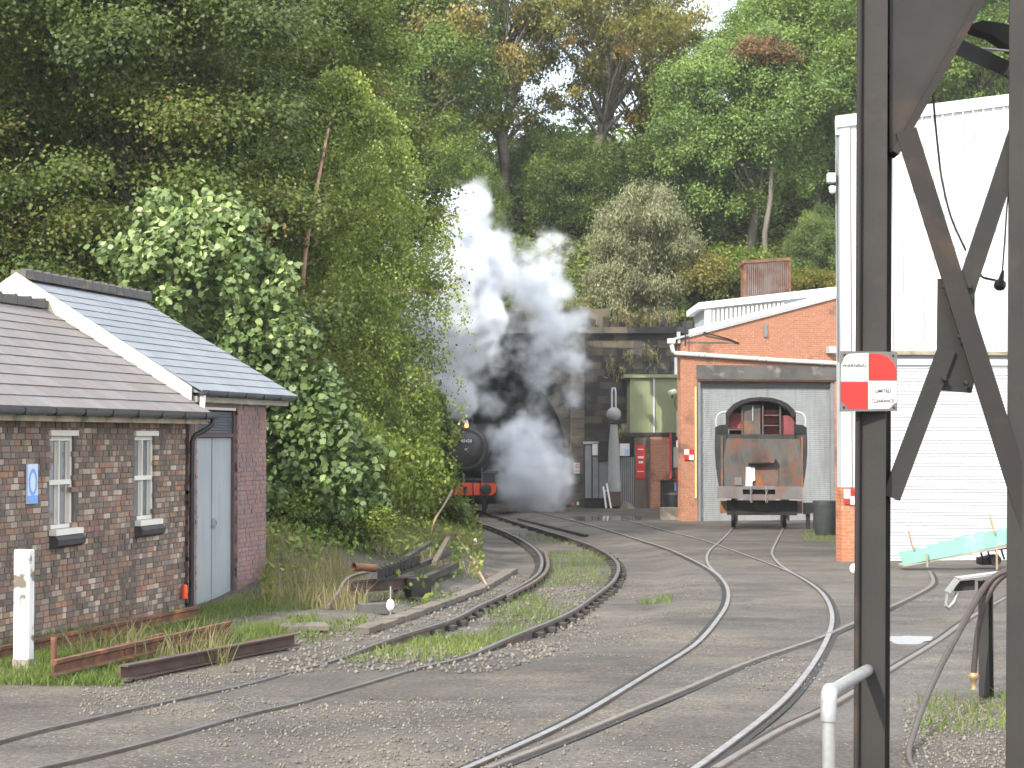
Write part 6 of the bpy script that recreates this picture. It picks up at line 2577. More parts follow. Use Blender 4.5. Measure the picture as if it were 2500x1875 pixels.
# ------------------------------------------------------------------ steam engine
def build_engine():
    Y = 77.0
    cx = V(1136, 1100, Y).x
    z0 = plane_z(Y)
    P = lambda x, y, z: Vector((cx + x, Y + y, z0 + z))
    t = thing("steam_locomotive", "black steam engine with red buffer beam emerging from the tunnel", "locomotive", P(0, 4, 0))
    m = MB()
    m.lathe(P(0, .95, 2.72), (0, 1, 0), [(0, .80), (.0, .90), (.05, .92), (2.3, .92), (2.35, .86), (6.5, .9), (8.6, .95)], 36)
    b = m.build("boiler", MT["smokebox"], t)
    m = MB()
    R = .74
    m.lathe(P(0, .96, 2.72), (0, -1, 0), [(0, R), (.05, R), (.11, R * .9), (.17, R * .65), (.21, R * .35), (.225, .05)], 32)
    d = m.build("smokebox_door", MT["smokebox"], t)
    m = MB()
    m.lathe(P(0, .72, 2.70), (0, -1, 0), [(0, .06), (.05, .06), (.07, .03)], 12)
    for a in (.5, -.7):
        m.beam(P(0, .70, 2.70), P(.16 * math.cos(a), .70, 2.70 + .16 * math.sin(a)), .03, .02)
    m.build("dart", MT["galv"], d)
    m = MB()
    for z in (2.95, 2.42):
        m.beam(P(-.05, .77, z), P(.62, .86, z), .03, .06)
    m.each("hinge_strap", MT["black"], d)
    m = MB()
    m.tube([P(-.6, .84, 2.45 + .0) if False else P(.7 * math.cos(a), .90, 2.72 + .7 * math.sin(a)) for a in [math.radians(q) for q in range(205, 336, 10)]], .014, 6)
    m.build("handrail", MT["galv"], d)
    # number plate
    m = MB()
    m.box(P(.03, .70, 3.06), (.62, .02, .17))
    pl = m.build("number_plate", MT["black"], t)
    text("number", "45428", P(.03, .685, 3.06), .18, MT["sign_white"], pl, 0, ext=.002, sx=1.05, bold=.004)
    # chimney, dome
    m = MB()
    m.lathe(P(0, 1.85, 3.58), (0, 0, 1), [(0, .40), (.06, .32), (.2, .27), (.36, .27), (.40, .31), (.45, .31), (.45, .22), (.30, .2)], 24)
    m.build("chimney", MT["smokebox"], t)
    m = MB()
    m.lathe(P(0, 5.2, 3.5), (0, 0, 1), [(0, .42), (.2, .36), (.32, .24), (.38, .05)], 20)
    m.build("dome", MT["smokebox"], t)
    # lamp on its iron at the top of the smokebox
    m = MB()
    m.box(P(.03, .86, 3.72), (.17, .15, .22))
    m.lathe(P(.03, .86, 3.83), UP, [(0, .08), (.06, .05), (.1, .05), (.12, .02)], 10)
    lm = m.build("head_lamp", MT["white"], t)
    m = MB()
    m.lathe(P(.03, .783, 3.70), (0, -1, 0), [(0, .075), (.02, .075), (.03, .05)], 14)
    m.build("lamp_glass", ORANGE_LAMP, lm)
    m = MB()
    m.beam(P(.03, .9, 3.55), P(.03, .9, 3.63), .06, .02)
    m.build("lamp_iron", MT["galv"], lm)
    # running plate, cylinders, buffer beam
    m = MB()
    m.box(P(0, 1.6, 1.44), (2.56, 3.0, .05))
    m.build("running_plate", MT["smokebox"], t)
    for sg in (-1, 1):
        m = MB()
        m.box(P(sg * 1.05, 3.6, 1.72), (.62, 7.5, .04))
        m.build("side_running_plate", MT["smokebox"], t)
        m = MB()
        m.lathe(P(sg * 1.03, 1.0, .98), (0, 1, 0), [(0, .1), (.0, .30), (1.1, .30), (1.1, .1)], 20)
        m.lathe(P(sg * 1.03, 1.0, 1.38), (0, 1, 0), [(0, .05), (.0, .18), (1.1, .18), (1.1, .05)], 16)
        m.build("cylinder", MT["smokebox"], t)
        m = MB()
        m.box(P(sg * .98, .25, 1.52), (.6, .5, .44))
        m.build("cylinder_casing", MT["smokebox"], t)
        m = MB()
        m.box(P(sg * .70, -.02, 1.62), (.018, .02, .66))
        m.box(P(sg * 1.25, -.02, 1.52), (.025, .02, .40))
        m.each("white_edge", MT["galv"], t)
        m = MB()
        c = P(sg * .87, -.03, 1.06)
        m.lathe(c, (0, -1, 0), [(0, .19), (.05, .19), (.08, .13), (.36, .11), (.36, .22), (.40, .235), (.43, .20), (.44, .05)], 22)
        m.build("buffer", MT["rubber"], t)
        m = MB()
        m.box(P(sg * .72, .3, .42), (.05, .4, .6))
        m.build("guard_iron", MT["soot"], t)
        m = MB()
        m.beam(P(sg * .66, .7, .5), P(sg * .66, .7, 1.3), .08, .06)
        m.build("step", MT["soot"], t)
    m = MB()
    m.prism([P(-1.30, 0, 1.32), P(1.30, 0, 1.32), P(1.30, 0, .98), P(1.12, 0, .80), P(-1.12, 0, .80), P(-1.30, 0, .98)], (0, .05, 0))
    m.build("buffer_beam", MT["red"], t)
    m = MB()
    m.box(P(0, -.02, 1.04), (.16, .03, .26))
    m.tube([P(0, -.03, 1.05), P(0, -.28, 1.05), P(0, -.34, 1.12)], .035, 8)
    m.tube([P(0, -.3, 1.02), P(0, -.28, .6), P(0, -.2, .45)], .03, 7)
    m.build("coupling", MT["soot"], t)
    m = MB()
    m.tube([P(.32, -.06, 1.32), P(.32, -.2, 1.24), P(.33, -.26, 1.0), P(.34, -.2, .7), P(.36, -.12, .6)], .035, 8)
    m.build("brake_hose", MT["rubber"], t)
    # frames and bogie wheels
    for sg in (-1, 1):
        m = MB()
        m.box(P(sg * .62, 3.0, 1.0), (.04, 6, .8))
        m.build("frame_plate", MT["soot"], t)
        for y in (1.4, 3.3):
            m = MB()
            m.lathe(P(sg * .70, y, .5), (1, 0, 0), [(0, .35), (0, .52), (.03, .5), (.13, .48), (.13, .3)], 22)
            m.build("wheel", MT["soot"], t)
        for y in (5.6, 7.6):
            m = MB()
            m.lathe(P(sg * .70, y, .91), (1, 0, 0), [(0, .5), (0, .94), (.03, .92), (.13, .9), (.13, .5)], 26)
            m.build("wheel", MT["soot"], t)
    m = MB()
    m.box(P(0, 9.9, 2.75), (2.6, 1.4, 2.2))
    m.build("cab", MT["smokebox"], t)
    m = MB()
    m.box(P(0, .55, .72), (1.3, .05, .5))
    m.build("stay", MT["soot"], t)


# ------------------------------------------------------------------ steel gantry in the foreground
def build_gantry():
    Y = 8.5
    k = 1 / ppm(Y)
    t = thing("steel_gantry", "dark steel gantry frame of two columns with crossed braces at the right", "gantry", V(2300, 1875, Y) - Vector((0, 0, .4)))
    zb = plane_z(Y) - .2

    def column(u_top, u_bot, w, v_top=-420, yaw=-20):
        """H column: flange plates joined by a web"""
        a = V(u_top, v_top, Y)
        b = V(u_bot, 1875, Y)
        d = (b - a)
        b = a + d * ((zb - a.z) / d.z)
        h = math.radians(yaw)
        ex = Vector((math.cos(h), math.sin(h), 0))
        ey = Vector((-ex.y, ex.x, 0))
        m = MB()
        for o in (0.0, .146):
            P = []
            for q in (b, a):
                for sx, sy in ((-w / 2, 0), (w / 2, 0), (w / 2, .012), (-w / 2, .012)):
                    P.append(q + ex * sx + ey * (sy + o))
            m.hexa(P)
        P = []
        for q in (b, a):
            for sx, sy in ((-.005, .012), (.005, .012), (.005, .146), (-.005, .146)):
                P.append(q + ex * sx + ey * sy)
        m.hexa(P)
        return m

    m = column(2134, 2124, .132)
    c = m.build("column", MT["gantry"], t)
    # thin dark tube added to give the column its dark left band
    m = MB()
    m.tube([V(2101, -400, Y - .0), V(2090, 1960, Y - .0)], .013, 8)
    m.build("dark_tube", MT["gantry_brown"], c)
    m = column(2508, 2498, .15, yaw=-14)
    m.build("column", MT["gantry"], t)
    yb = Y + .03

    def bar(name, p, q, w, mt, y=yb, d=.06, lip=True):
        a, b = V(*p, y), V(*q, y)
        m = MB()
        m.beam(a, b, w, d * .25, (0, 1, 0))
        if lip:
            dd = (b - a).normalized()
            s = dd.cross(Vector((0, 1, 0))).normalized()
            if s.x < 0: s = -s
            o = s * (w / 2 - .006) + Vector((0, d * .5, 0))
            m.beam(a + o, b + o, .012, d, (0, 1, 0))
        return m.build(name, MT[mt], t)

    # big corner plate with its flange
    m = MB()
    m.prism([V(2172, -300, yb), V(2560, -300, yb), V(2392, 0, yb), V(2183, 372, yb), V(2172, 372, yb)], (0, .012, 0))
    m.build("gusset_plate", MT["gantry"], t)
    m = MB()
    a, b = V(2560, -300, yb + .04), V(2180, 378, yb + .04)
    m.beam(a, b, .035, .13, (0, 1, 0))
    m.build("gusset_flange", MT["gantry_brown"], t)
    bar("brace", (2212, 318), (2530, 1330), .098, "gantry_brown", yb - .02)
    bar("brace", (2496, 290), (2340, 760), .088, "gantry", yb + .015)
    bar("brace", (2312, 850), (2176, 1215), .084, "gantry", yb + .015)
    m = MB()
    m.prism([V(2290, 680, yb + .03), V(2380, 680, yb + .03), V(2380, 825, yb + .03), V(2396, 862, yb + .03), (V(2372, 960, yb + .03)), V(2288, 953, yb + .03), V(2288, 826, yb + .03)], (0, .012, 0))
    m.build("centre_plate", MT["gantry"], t)
    for (u, v) in ((2343, 822), (2306, 700), (2366, 700), (2305, 925), (2358, 935)):
        m = MB()
        m.lathe(V(u, v, yb - .005), (0, -1, 0), [(0, .014), (.012, .014), (.016, .008)], 6)
        m.build("bolt", MT["gantry_brown"], t)
    # dark members running off at the top right
    bar("top_brace", (2335, 112), (2560, 215), .075, "black", yb + .25)
    m = MB()
    p = [V(u, v, Y + .5) for u, v in ((2366, 60), (2400, 49), (2440, 55), (2520, 72), (2520, 130), (2470, 118), (2420, 84), (2380, 72))]
    m.prism(p, (0, .12, 0))
    m.build("pulley_bracket", MT["soot"], t)
    m = MB()
    m.tube([V(2395, 118, Y + .45), V(2520, 130, Y + .45)], .006, 6)
    m.build("rod", MT["galv"], t)
    bar("knee_brace", (2462, 170), (2560, 260), .06, "gantry_brown", yb + .1)
    # warning sign bolted on the column
    ys = Y - .06
    kk = 1 / ppm(ys)
    c = V(2120, 930, ys)
    s = thing("warning_sign", "red and white quartered limited clearance warning sign on the steel column", "sign", c - Vector((0, 0, .13)))
    m = MB()
    m.prism([V(2051, 857, ys), V(2191, 859, ys), V(2191, 1003, ys), V(2050, 1005, ys)], (0, .004, 0))
    m.build("backing", MT["sign_back"], s)
    yq = ys - .002
    quads = [("white_quarter", "sign_white", [(2053, 931), (2120, 931), (2120, 862), (2075, 864), (2064, 869), (2060, 878), (2054, 890)]),
             ("red_quarter", "sign_red", [(2121, 863), (2150, 864), (2168, 872), (2182, 886), (2188, 900), (2188, 928), (2121, 928)]),
             ("red_quarter", "sign_red", [(2053, 933), (2119, 933), (2119, 998), (2070, 997), (2062, 986), (2053, 979)]),
             ("white_quarter", "sign_white", [(2120, 930), (2189, 930), (2189, 982), (2180, 987), (2172, 997), (2120, 999)])]
    for nm, mt, pts in quads:
        m = MB()
        m.prism([V(u, v, yq) for u, v in pts], (0, .0015, 0))
        m.build(nm, MT[mt], s)
    yt = ys - .0035
    text("lettering", "WARNING", V(2085.5, 893, yt), .0235, MT["sign_ink"], s, 0, bold=.00045, sx=.97, ext=.0005)
    text("lettering", "LIMITED", V(2156, 955, yt), .0215, MT["sign_ink"], s, 0, bold=.00045, sx=.95, ext=.0005)
    text("lettering", "CLEARANCE", V(2155.5, 979, yt), .0215, MT["sign_ink"], s, 0, bold=.00045, sx=.86, ext=.0005)
    for (u, v) in ((2062, 866), (2180, 868), (2060, 994), (2182, 995)):
        m = MB()
        m.lathe(V(u, v, yq), (0, -1, 0), [(0, .005), (.003, .005), (.004, .002)], 8)
        m.build("screw", MT["gantry_brown"], s)
    # hanging cable and bulkhead lamp
    yl = Y + .22
    t2 = thing("hanging_lamp", "small dark lamp hanging on a loose black cable inside the gantry", "lamp", V(2440, 690, yl))
    m = MB()
    m.tube(catmull([V(2276, 200, yl), V(2282, 280, yl), V(2292, 380, yl), V(2300, 440, yl), (V(2322, 530, yl)), V(2358, 612, yl)], 5), .0055, 7)
    m.build("cable", MT["rubber"], t2)
    m = MB()
    m.tube(catmull([V(2390, 655, yl), V(2396, 674, yl), V(2410, 680, yl), V(2430, 684, yl)], 4), .006, 7)
    m.build("lead", MT["rubber"], t2)
    m = MB()
    m.lathe(V(2449, 660, yl), (V(2440, 700, yl) - V(2449, 660, yl)), [(0, .006), (.02, .010), (.045, .014), (.055, .026), (.075, .029), (.09, .024), (.098, .01)], 16)
    m.build("lamp_body", MT["rubber"], t2)
    m = MB()
    m.tube([V(2447, 664, yl), V(2452, 600, yl), V(2456, 540, yl), V(2462, 460, yl)], .004, 6)
    m.build("flex", MT["rubber"], t2)
    # galvanised handrail
    ye = 7.4
    a = V(2023, 1692, ye)
    b = V(2118, 1636, Y - .02)
    h = thing("handrail", "galvanised tube handrail with an elbow joining the steel column", "handrail", Vector((a.x, a.y, plane_z(ye))))
    m = MB()
    d = (b - a).normalized()
    m.tube([a + d * .07, b], .027, 14)
    m.build("rail", MT["galv"], h)
    m = MB()
    m.tube([a - UP * .10, Vector((a.x, a.y, plane_z(ye) - .1))], .026, 14)
    m.build("post", MT["galv"], h)
    m = MB()
    m.tube([a - UP * .11, a - UP * .03, a - UP * .008 + d * .012, a + d * .035 + UP * .004, a + d * .10], [.033, .033, .034, .033, .033], 14)
    m.build("elbow", MT["galv"], h)
    # short post with galvanised arm and hoses
    p = gz(G(2402, 1698))
    Yp = p.y
    kp = 1 / ppm(Yp)
    s = thing("hose_post", "short dark steel post carrying a galvanised arm for hoses", "post", p)
    m = MB()
    h_ = math.radians(-40)
    ex = Vector((math.cos(h_), math.sin(h_), 0))
    ey = Vector((-ex.y, ex.x, 0))
    top = V(2402, 1418, Yp).z
    for o in (0, .095):
        P = []
        for z in (p.z - .05, top):
            for sx, sy in ((-.05, 0), (.05, 0), (.05, .01), (-.05, .01)):
                q = p + ex * sx + ey * (sy + o)
                P.append((q.x, q.y, z))
        m.hexa(P)
    P = []
    for z in (p.z - .05, top):
        for sx, sy in ((-.006, .01), (.006, .01), (.006, .095), (-.006, .095)):
            q = p + ex * sx + ey * sy
            P.append((q.x, q.y, z))
    m.hexa(P)
    m.build("upright", MT["gantry"], s)
    m = MB()
    ya = Yp - .12
    m.beam(V(2335, 1412, ya), V(2520, 1388, ya), .16, .02)
    m.beam(V(2338, 1413, ya), V(2312, 1446, ya), .16, .02)
    m.beam(V(2312, 1446, ya), V(2308, 1480, ya), .03, .02)
    m.tube([V(2308, 1476, ya), V(2316, 1484, ya), V(2330, 1470, ya), V(2338, 1446, ya)], .02, 8)
    m.build("arm", MT["galv"], s)
    m = MB()
    m.prism([V(2340, 1420, ya), V(2380, 1416, ya), V(2380, 1440, ya), V(2330, 1444, ya)], (0, .03, 0))
    m.build("arm_gusset", MT["gantry"], s)
    yh = Yp - .3
    hz = thing("rubber_hose", "thick brown hose drooping from the galvanised arm down to the ground", "hose", gz(G(2300, 1860)))
    pts = [V(2475, 1392, yh), V(2440, 1402, yh), V(2405, 1432, yh), V(2375, 1480, yh - .2), V(2340, 1545, yh - .5), V(2295, 1630, yh - 1.1), V(2255, 1720, yh - 1.9), V(2228, 1800, yh - 2.7), V(2218, 1840, yh - 3.1), V(2228, 1875, yh - 3.6),
           gz(G(2262, 1915), .03), gz(G(2400, 1950), .03)]
    m = MB()
    m.tube(catmull(pts, 6), [.032 - .010 * i / (6 * (len(pts) - 1)) for i in range(6 * (len(pts) - 1) + 1)], 10)
    m.build("tube", MT["hose"], hz)
    hz = thing("rubber_hose", "short brown hose with a brass end hanging against the hose post", "hose", gz(G(2380, 1690)))
    pts = [V(2480, 1392, yh), V(2452, 1404, yh), V(2425, 1432, yh), V(2402, 1480, yh), V(2388, 1540, yh), V(2381, 1600, yh), V(2377, 1645, yh)]
    m = MB()
    m.tube(catmull(pts, 6), .027, 10)
    m.build("tube", MT["hose"], hz)
    m = MB()
    m.lathe(V(2377, 1642, yh), (0, 0, -1), [(0, .03), (.02, .045), (.05, .045), (.07, .03), (.14, .022), (.15, .03)], 12)
    m.beam(V(2362, 1652, yh), V(2390, 1652, yh), .03, .03)
    m.build("coupling", MT["brass"], hz)


# ------------------------------------------------------------------ grass, stones, puddles
def blades(name, label, pts, h, w, lean, matk, tint, r):
    n = len(pts)
    ang = r.uniform(0, 6.283, n)
    sd = np.stack([np.cos(ang), np.sin(ang), np.zeros(n)], 1)
    ln = np.stack([r.normal(size=n), r.normal(size=n), np.zeros(n)], 1) * lean
    hh = h * r.uniform(.5, 1.4, n)[:, None]
    tip = pts + np.array([0, 0, 1]) * hh + ln * hh
    mid = pts + np.array([0, 0, .55]) * hh + ln * hh * .35
    w_ = w * r.uniform(.7, 1.3, n)[:, None]
    P = np.stack([pts - sd * w_ * .5, mid - sd * w_ * .35, tip, mid + sd * w_ * .35, pts + sd * w_ * .5], 1)
    o = link(name, quad_mesh(name, P, tint, LEAF[matk]))
    tag(o, label, "grass", None, "stuff")
    return o


def scatter_px(n, box, r):
    """random ground points inside a polygon of photograph pixels (u0,v0,u1,v1), even over the ground"""
    u0, v0, u1, v1 = box
    y0, y1 = G(1250, v1).y, G(1250, v0).y
    y = r.uniform(y0, y1, n)
    v = 1130 + CAM_H * FPX / y
    u = r.uniform(u0, u1, n)
    x = (u - 1250) / FPX * y
    return x, y, u, v


def clumpy(x, y, f, seed, cut):
    return fbm2(x * f, y * f, seed) > cut


def build_ground_cover():
    r = np.random.default_rng(91)
    X, Yy = [], []

    def region(n, box, f=.9, seed=1, cut=.0, cond=None):
        x, y, u, v = scatter_px(n, box, r)
        k = clumpy(x, y, f, seed, cut)
        if cond is not None:
            k &= cond(x, y, u, v)
        return x[k], y[k]

    order = np.argsort(A1Y)
    A2Y = np.array([p.y for p in A2P])
    A2X = np.array([p.x for p in A2P])
    o2 = np.argsort(A2Y)
    a1 = lambda y: np.interp(y, A1Y[order], A1X[order])
    a2 = lambda y: np.interp(y, A2Y[o2], A2X[o2])
    d1 = lambda x, y: seg_dist(x, y, A1P)
    d2 = lambda x, y: seg_dist(x, y, A2P)
    between = lambda x, y, u, v: (x > a1(y) + .15) & (x < a2(y) - .10) & (d1(x, y) > .1) & (d2(x, y) > .07)
    parts = [region(32000, (780, 1290, 1520, 1615), 1.1, 4, -.15, between),
             region(6000, (850, 1440, 1330, 1612), 1.6, 5, -.2, between),
             region(9000, (0, 1530, 760, 1668), 1.3, 6, -.15, lambda x, y, u, v: v > 1668 - (u) * .19 - 95),
             region(5200, (0, 1600, 300, 1672), 1.3, 7, -.4, None),
             region(6500, (640, 1400, 1180, 1560), 1.0, 8, -.1, lambda x, y, u, v: (x < a1(y) - 1.0)),
             region(3800, (430, 1470, 900, 1560), 1.0, 9, -.15, lambda x, y, u, v: (x < a1(y) - 1.2)),
             region(6500, (395, 1462, 780, 1565), 1.2, 19, -.35, lambda x, y, u, v: (x < a1(y) - 1.6) & (x > -4.6 + (y - 27) * .2177)),
             region(700, (1960, 1292, 2052, 1322), 1.0, 10, -.6, None),
             region(420, (2240, 1690, 2470, 1790), 1.2, 12, .25, None),
             region(500, (1560, 1440, 1640, 1480), 1.2, 13, .1, None)]
    x = np.concatenate([p[0] for p in parts])
    y = np.concatenate([p[1] for p in parts])
    z = ground_z(x, y) - .01
    tint = .42 + .22 * fbm2(x * .8, y * .8, 30) + .14 * r.normal(size=len(x))
    blades("grass", "short green grass between the rails and around the scrap rails", np.stack([x, y, z], 1), .10, .012, .5, "grass", tint, r)
    # taller dry grass on the bank
    parts = [region(15000, (860, 1255, 1170, 1400), .9, 15, -.3, lambda x, y, u, v: (x < a1(y) - .9)),
             region(6000, (640, 1330, 900, 1490), .9, 16, -.2, lambda x, y, u, v: (x < a1(y) - 1.4) & (x > -4.9)),
             region(900, (150, 1560, 560, 1640), 1.6, 17, .1, None)]
    x = np.concatenate([p[0] for p in parts])
    y = np.concatenate([p[1] for p in parts])
    z = ground_z(x, y) - .02
    tint = .45 + .3 * fbm2(x * .6, y * .6, 31) + .16 * r.normal(size=len(x))
    blades("dry_grass", "tall straw coloured grass on the bank beside the main line", np.stack([x, y, z], 1), .34 , .014, .35, "dry", tint, r)
    # low green weeds on the bank
    parts = [region(6000, (640, 1290, 1180, 1490), .7, 18, -.1, lambda x, y, u, v: (x < a1(y) - .8))]
    x, y = parts[0]
    C = np.stack([x, y, ground_z(x, y) + r.uniform(.02, .42, len(x))], 1)
    N = unit(r.normal(size=C.shape) * .8 + np.array([-.2, -.4, .7]))
    o = link("weeds", quad_mesh("weeds", leaf_polys(C, N, .13 * r.uniform(.6, 1.4, len(C)), .075, None, r), .45 + .22 * r.normal(size=len(C)), LEAF["bramble"]))
    tag(o, "low leafy weeds among the dry grass on the bank", "weeds", None, "stuff")
    # ballast and loose stones
    oct_v = np.array([(1, 0, 0), (-1, 0, 0), (0, 1, 0), (0, -1, 0), (0, 0, 1), (0, 0, -1)], float)
    oct_f = np.array([(0, 2, 4), (2, 1, 4), (1, 3, 4), (3, 0, 4), (2, 0, 5), (1, 2, 5), (3, 1, 5), (0, 3, 5)])
    parts = [region(5200, (560, 1390, 1460, 1640), 1.2, 20, -.4, lambda x, y, u, v: (np.minimum(d1(x, y), d2(x, y)) < 1.5) & (x < a2(y) + .9)),
             region(3000, (300, 1480, 1700, 1875), .55, 21, .3, None),
             region(2200, (200, 1640, 900, 1740), .8, 22, -.1, None),
             region(2400, (1300, 1400, 1760, 1600), .8, 23, .0, None),
             region(1500, (2200, 1700, 2500, 1875), .9, 24, .0, None),
             region(1800, (500, 1700, 1250, 1875), .7, 25, .1, None),
             region(900, (1800, 1600, 2100, 1875), .9, 26, .2, None)]
    x = np.concatenate([p[0] for p in parts])
    y = np.concatenate([p[1] for p in parts])
    n = len(x)
    big = np.where(np.arange(n) < len(parts[0][0]), .026, .013)
    s = big[:, None] * r.uniform(.45, 1.5, (n, 1)) * r.uniform(.6, 1.2, (n, 3))
    Vv = oct_v[None] * s[:, None, :] * (1 + .2 * r.normal(size=(n, 6, 3)))
    a = r.uniform(0, 6.283, n)
    c_, s_ = np.cos(a)[:, None], np.sin(a)[:, None]
    Vv = np.stack([Vv[..., 0] * c_ - Vv[..., 1] * s_, Vv[..., 0] * s_ + Vv[..., 1] * c_, Vv[..., 2]], -1)
    Vv += np.stack([x, y, ground_z(x, y) + s[:, 2] * .35], 1)[:, None, :]
    me = bpy.data.meshes.new("ballast")
    me.vertices.add(n * 6)
    me.vertices.foreach_set("co", Vv.astype(np.float32).ravel())
    F = (oct_f[None] + (np.arange(n) * 6)[:, None, None]).reshape(-1, 3)
    me.loops.add(F.size)
    me.loops.foreach_set("vertex_index", F.astype(np.int32).ravel())
    me.polygons.add(len(F))
    me.polygons.foreach_set("loop_start", (np.arange(len(F)) * 3).astype(np.int32))
    me.update(calc_edges=True)
    o = link("ballast", me, None, MT["stones"])
    tag(o, "loose pale ballast stones scattered over the yard", "stones", None, "stuff")
    # puddles
    for (cu, cv, ru, rv, lab) in ((2215, 1560, 62, 9, "bright puddle in the tarmac right of the steel column"), (1480, 1268, 85, 7, "damp pale patch of water in front of the tunnel")):
        m = MB()
        n = 26
        vs = []
        for i in range(n):
            t_ = 2 * math.pi * i / n
            q = 1 + .16 * math.sin(3 * t_ + cu) + .08 * math.sin(7 * t_)
            p = G(cu + ru * q * math.cos(t_), cv + rv * q * math.sin(t_))
            vs.append(gz(p, .0))
        zz = max(v.z for v in vs) + .006
        zz = np.mean([v.z for v in vs]) + .012
        sl = [Vector((v.x, v.y, zz - SLOPE * (v.y - vs[0].y) * 0)) for v in vs]
        m.add(sl, [tuple(range(n))])
        o = m.build("puddle", MT["water"])
        tag(o, lab, "puddle", None, "structure")


# ------------------------------------------------------------------ steam and smoke
PUFFS = [  # u, v, radius in photograph pixels, distance, thickness
    (1132, 1000, 30, 78.6, 1.20), (1112, 970, 48, 78.4, 1.20), (1085, 930, 62, 78, 1.00), (1050, 880, 66, 78, 0.90), (1085, 830, 84, 78, 1.60), (1130, 780, 84, 78, 1.70), (1100, 710, 96, 78, 1.70), (1175, 785, 52, 77.6, 1.40),
    (1200, 795, 36, 77.6, 1.30), (1180, 835, 36, 77.6, 1.20), (1090, 630, 96, 78, 1.60), (1065, 560, 86, 78, 1.40), (1125, 540, 72, 78.2, 1.10), (1020, 520, 66, 78.4, 0.90), (1180, 640, 80, 78.5, 1.10), (1200, 720, 66, 79, 0.41),
    (1030, 700, 80, 78, 1.20), (1010, 620, 70, 78, 1.00),
    (1165, 455, 44, 79, 0.31), (1150, 505, 46, 79, 0.25), (1225, 575, 56, 79, 0.27), (1235, 640, 62, 80, 0.29), (1200, 540, 46, 79, 0.23),
    (1335, 620, 64, 82, 0.25), (1357, 590, 46, 82, 0.24), (1320, 690, 72, 82, 0.27), (1262, 690, 70, 82, 0.25), (1350, 750, 70, 83, 0.27), (1295, 770, 70, 83, 0.27), (1375, 820, 62, 84, 0.27), (1402, 850, 44, 85, 0.24),
    (1392, 900, 56, 85, 0.24), (1335, 880, 62, 85, 0.25), (1290, 840, 56, 85, 0.19), (1350, 960, 52, 86, 0.17), (1240, 790, 50, 84, 0.17),
    (1180, 985, 42, 79.5, 0.31), (1215, 1000, 40, 80, 0.27), (1255, 975, 50, 82, 0.15), (1290, 1020, 60, 84, 0.28),
    (1310, 1080, 74, 84, 0.34), (1300, 1150, 88, 83, 0.40), (1345, 1150, 66, 84, 0.40), (1345, 1205, 58, 83, 0.46), (1285, 1195, 64, 82, 0.43), (1320, 1225, 54, 82, 0.50), (1240, 1150, 60, 82, 0.22), (1240, 1080, 60, 84, 0.19),
    (1215, 1050, 50, 84, 0.15), (1230, 900, 70, 86, 0.09), (1180, 1090, 50, 84, 0.12),
    (1410, 790, 44, 84, 0.25), (1415, 900, 46, 85, 0.25), (1395, 970, 44, 86, 0.24), (1300, 930, 60, 86, 0.19), (1210, 870, 60, 86, 0.19), (1260, 1100, 70, 85, 0.30), (1230, 1190, 50, 81, 0.18), (1150, 940, 60, 81, 0.27),
    (1055, 800, 80, 77.5, 1.3), (1040, 740, 80, 77.5, 1.2), (1070, 900, 60, 77.6, 1.1), (1095, 955, 48, 77.8, 1.0), (1140, 870, 50, 78, .8), (1320, 1130, 60, 82.5, .35), (1310, 1190, 60, 82, .45),
    (1350, 690, 50, 83, .35), (1345, 800, 60, 83.5, .35),
]


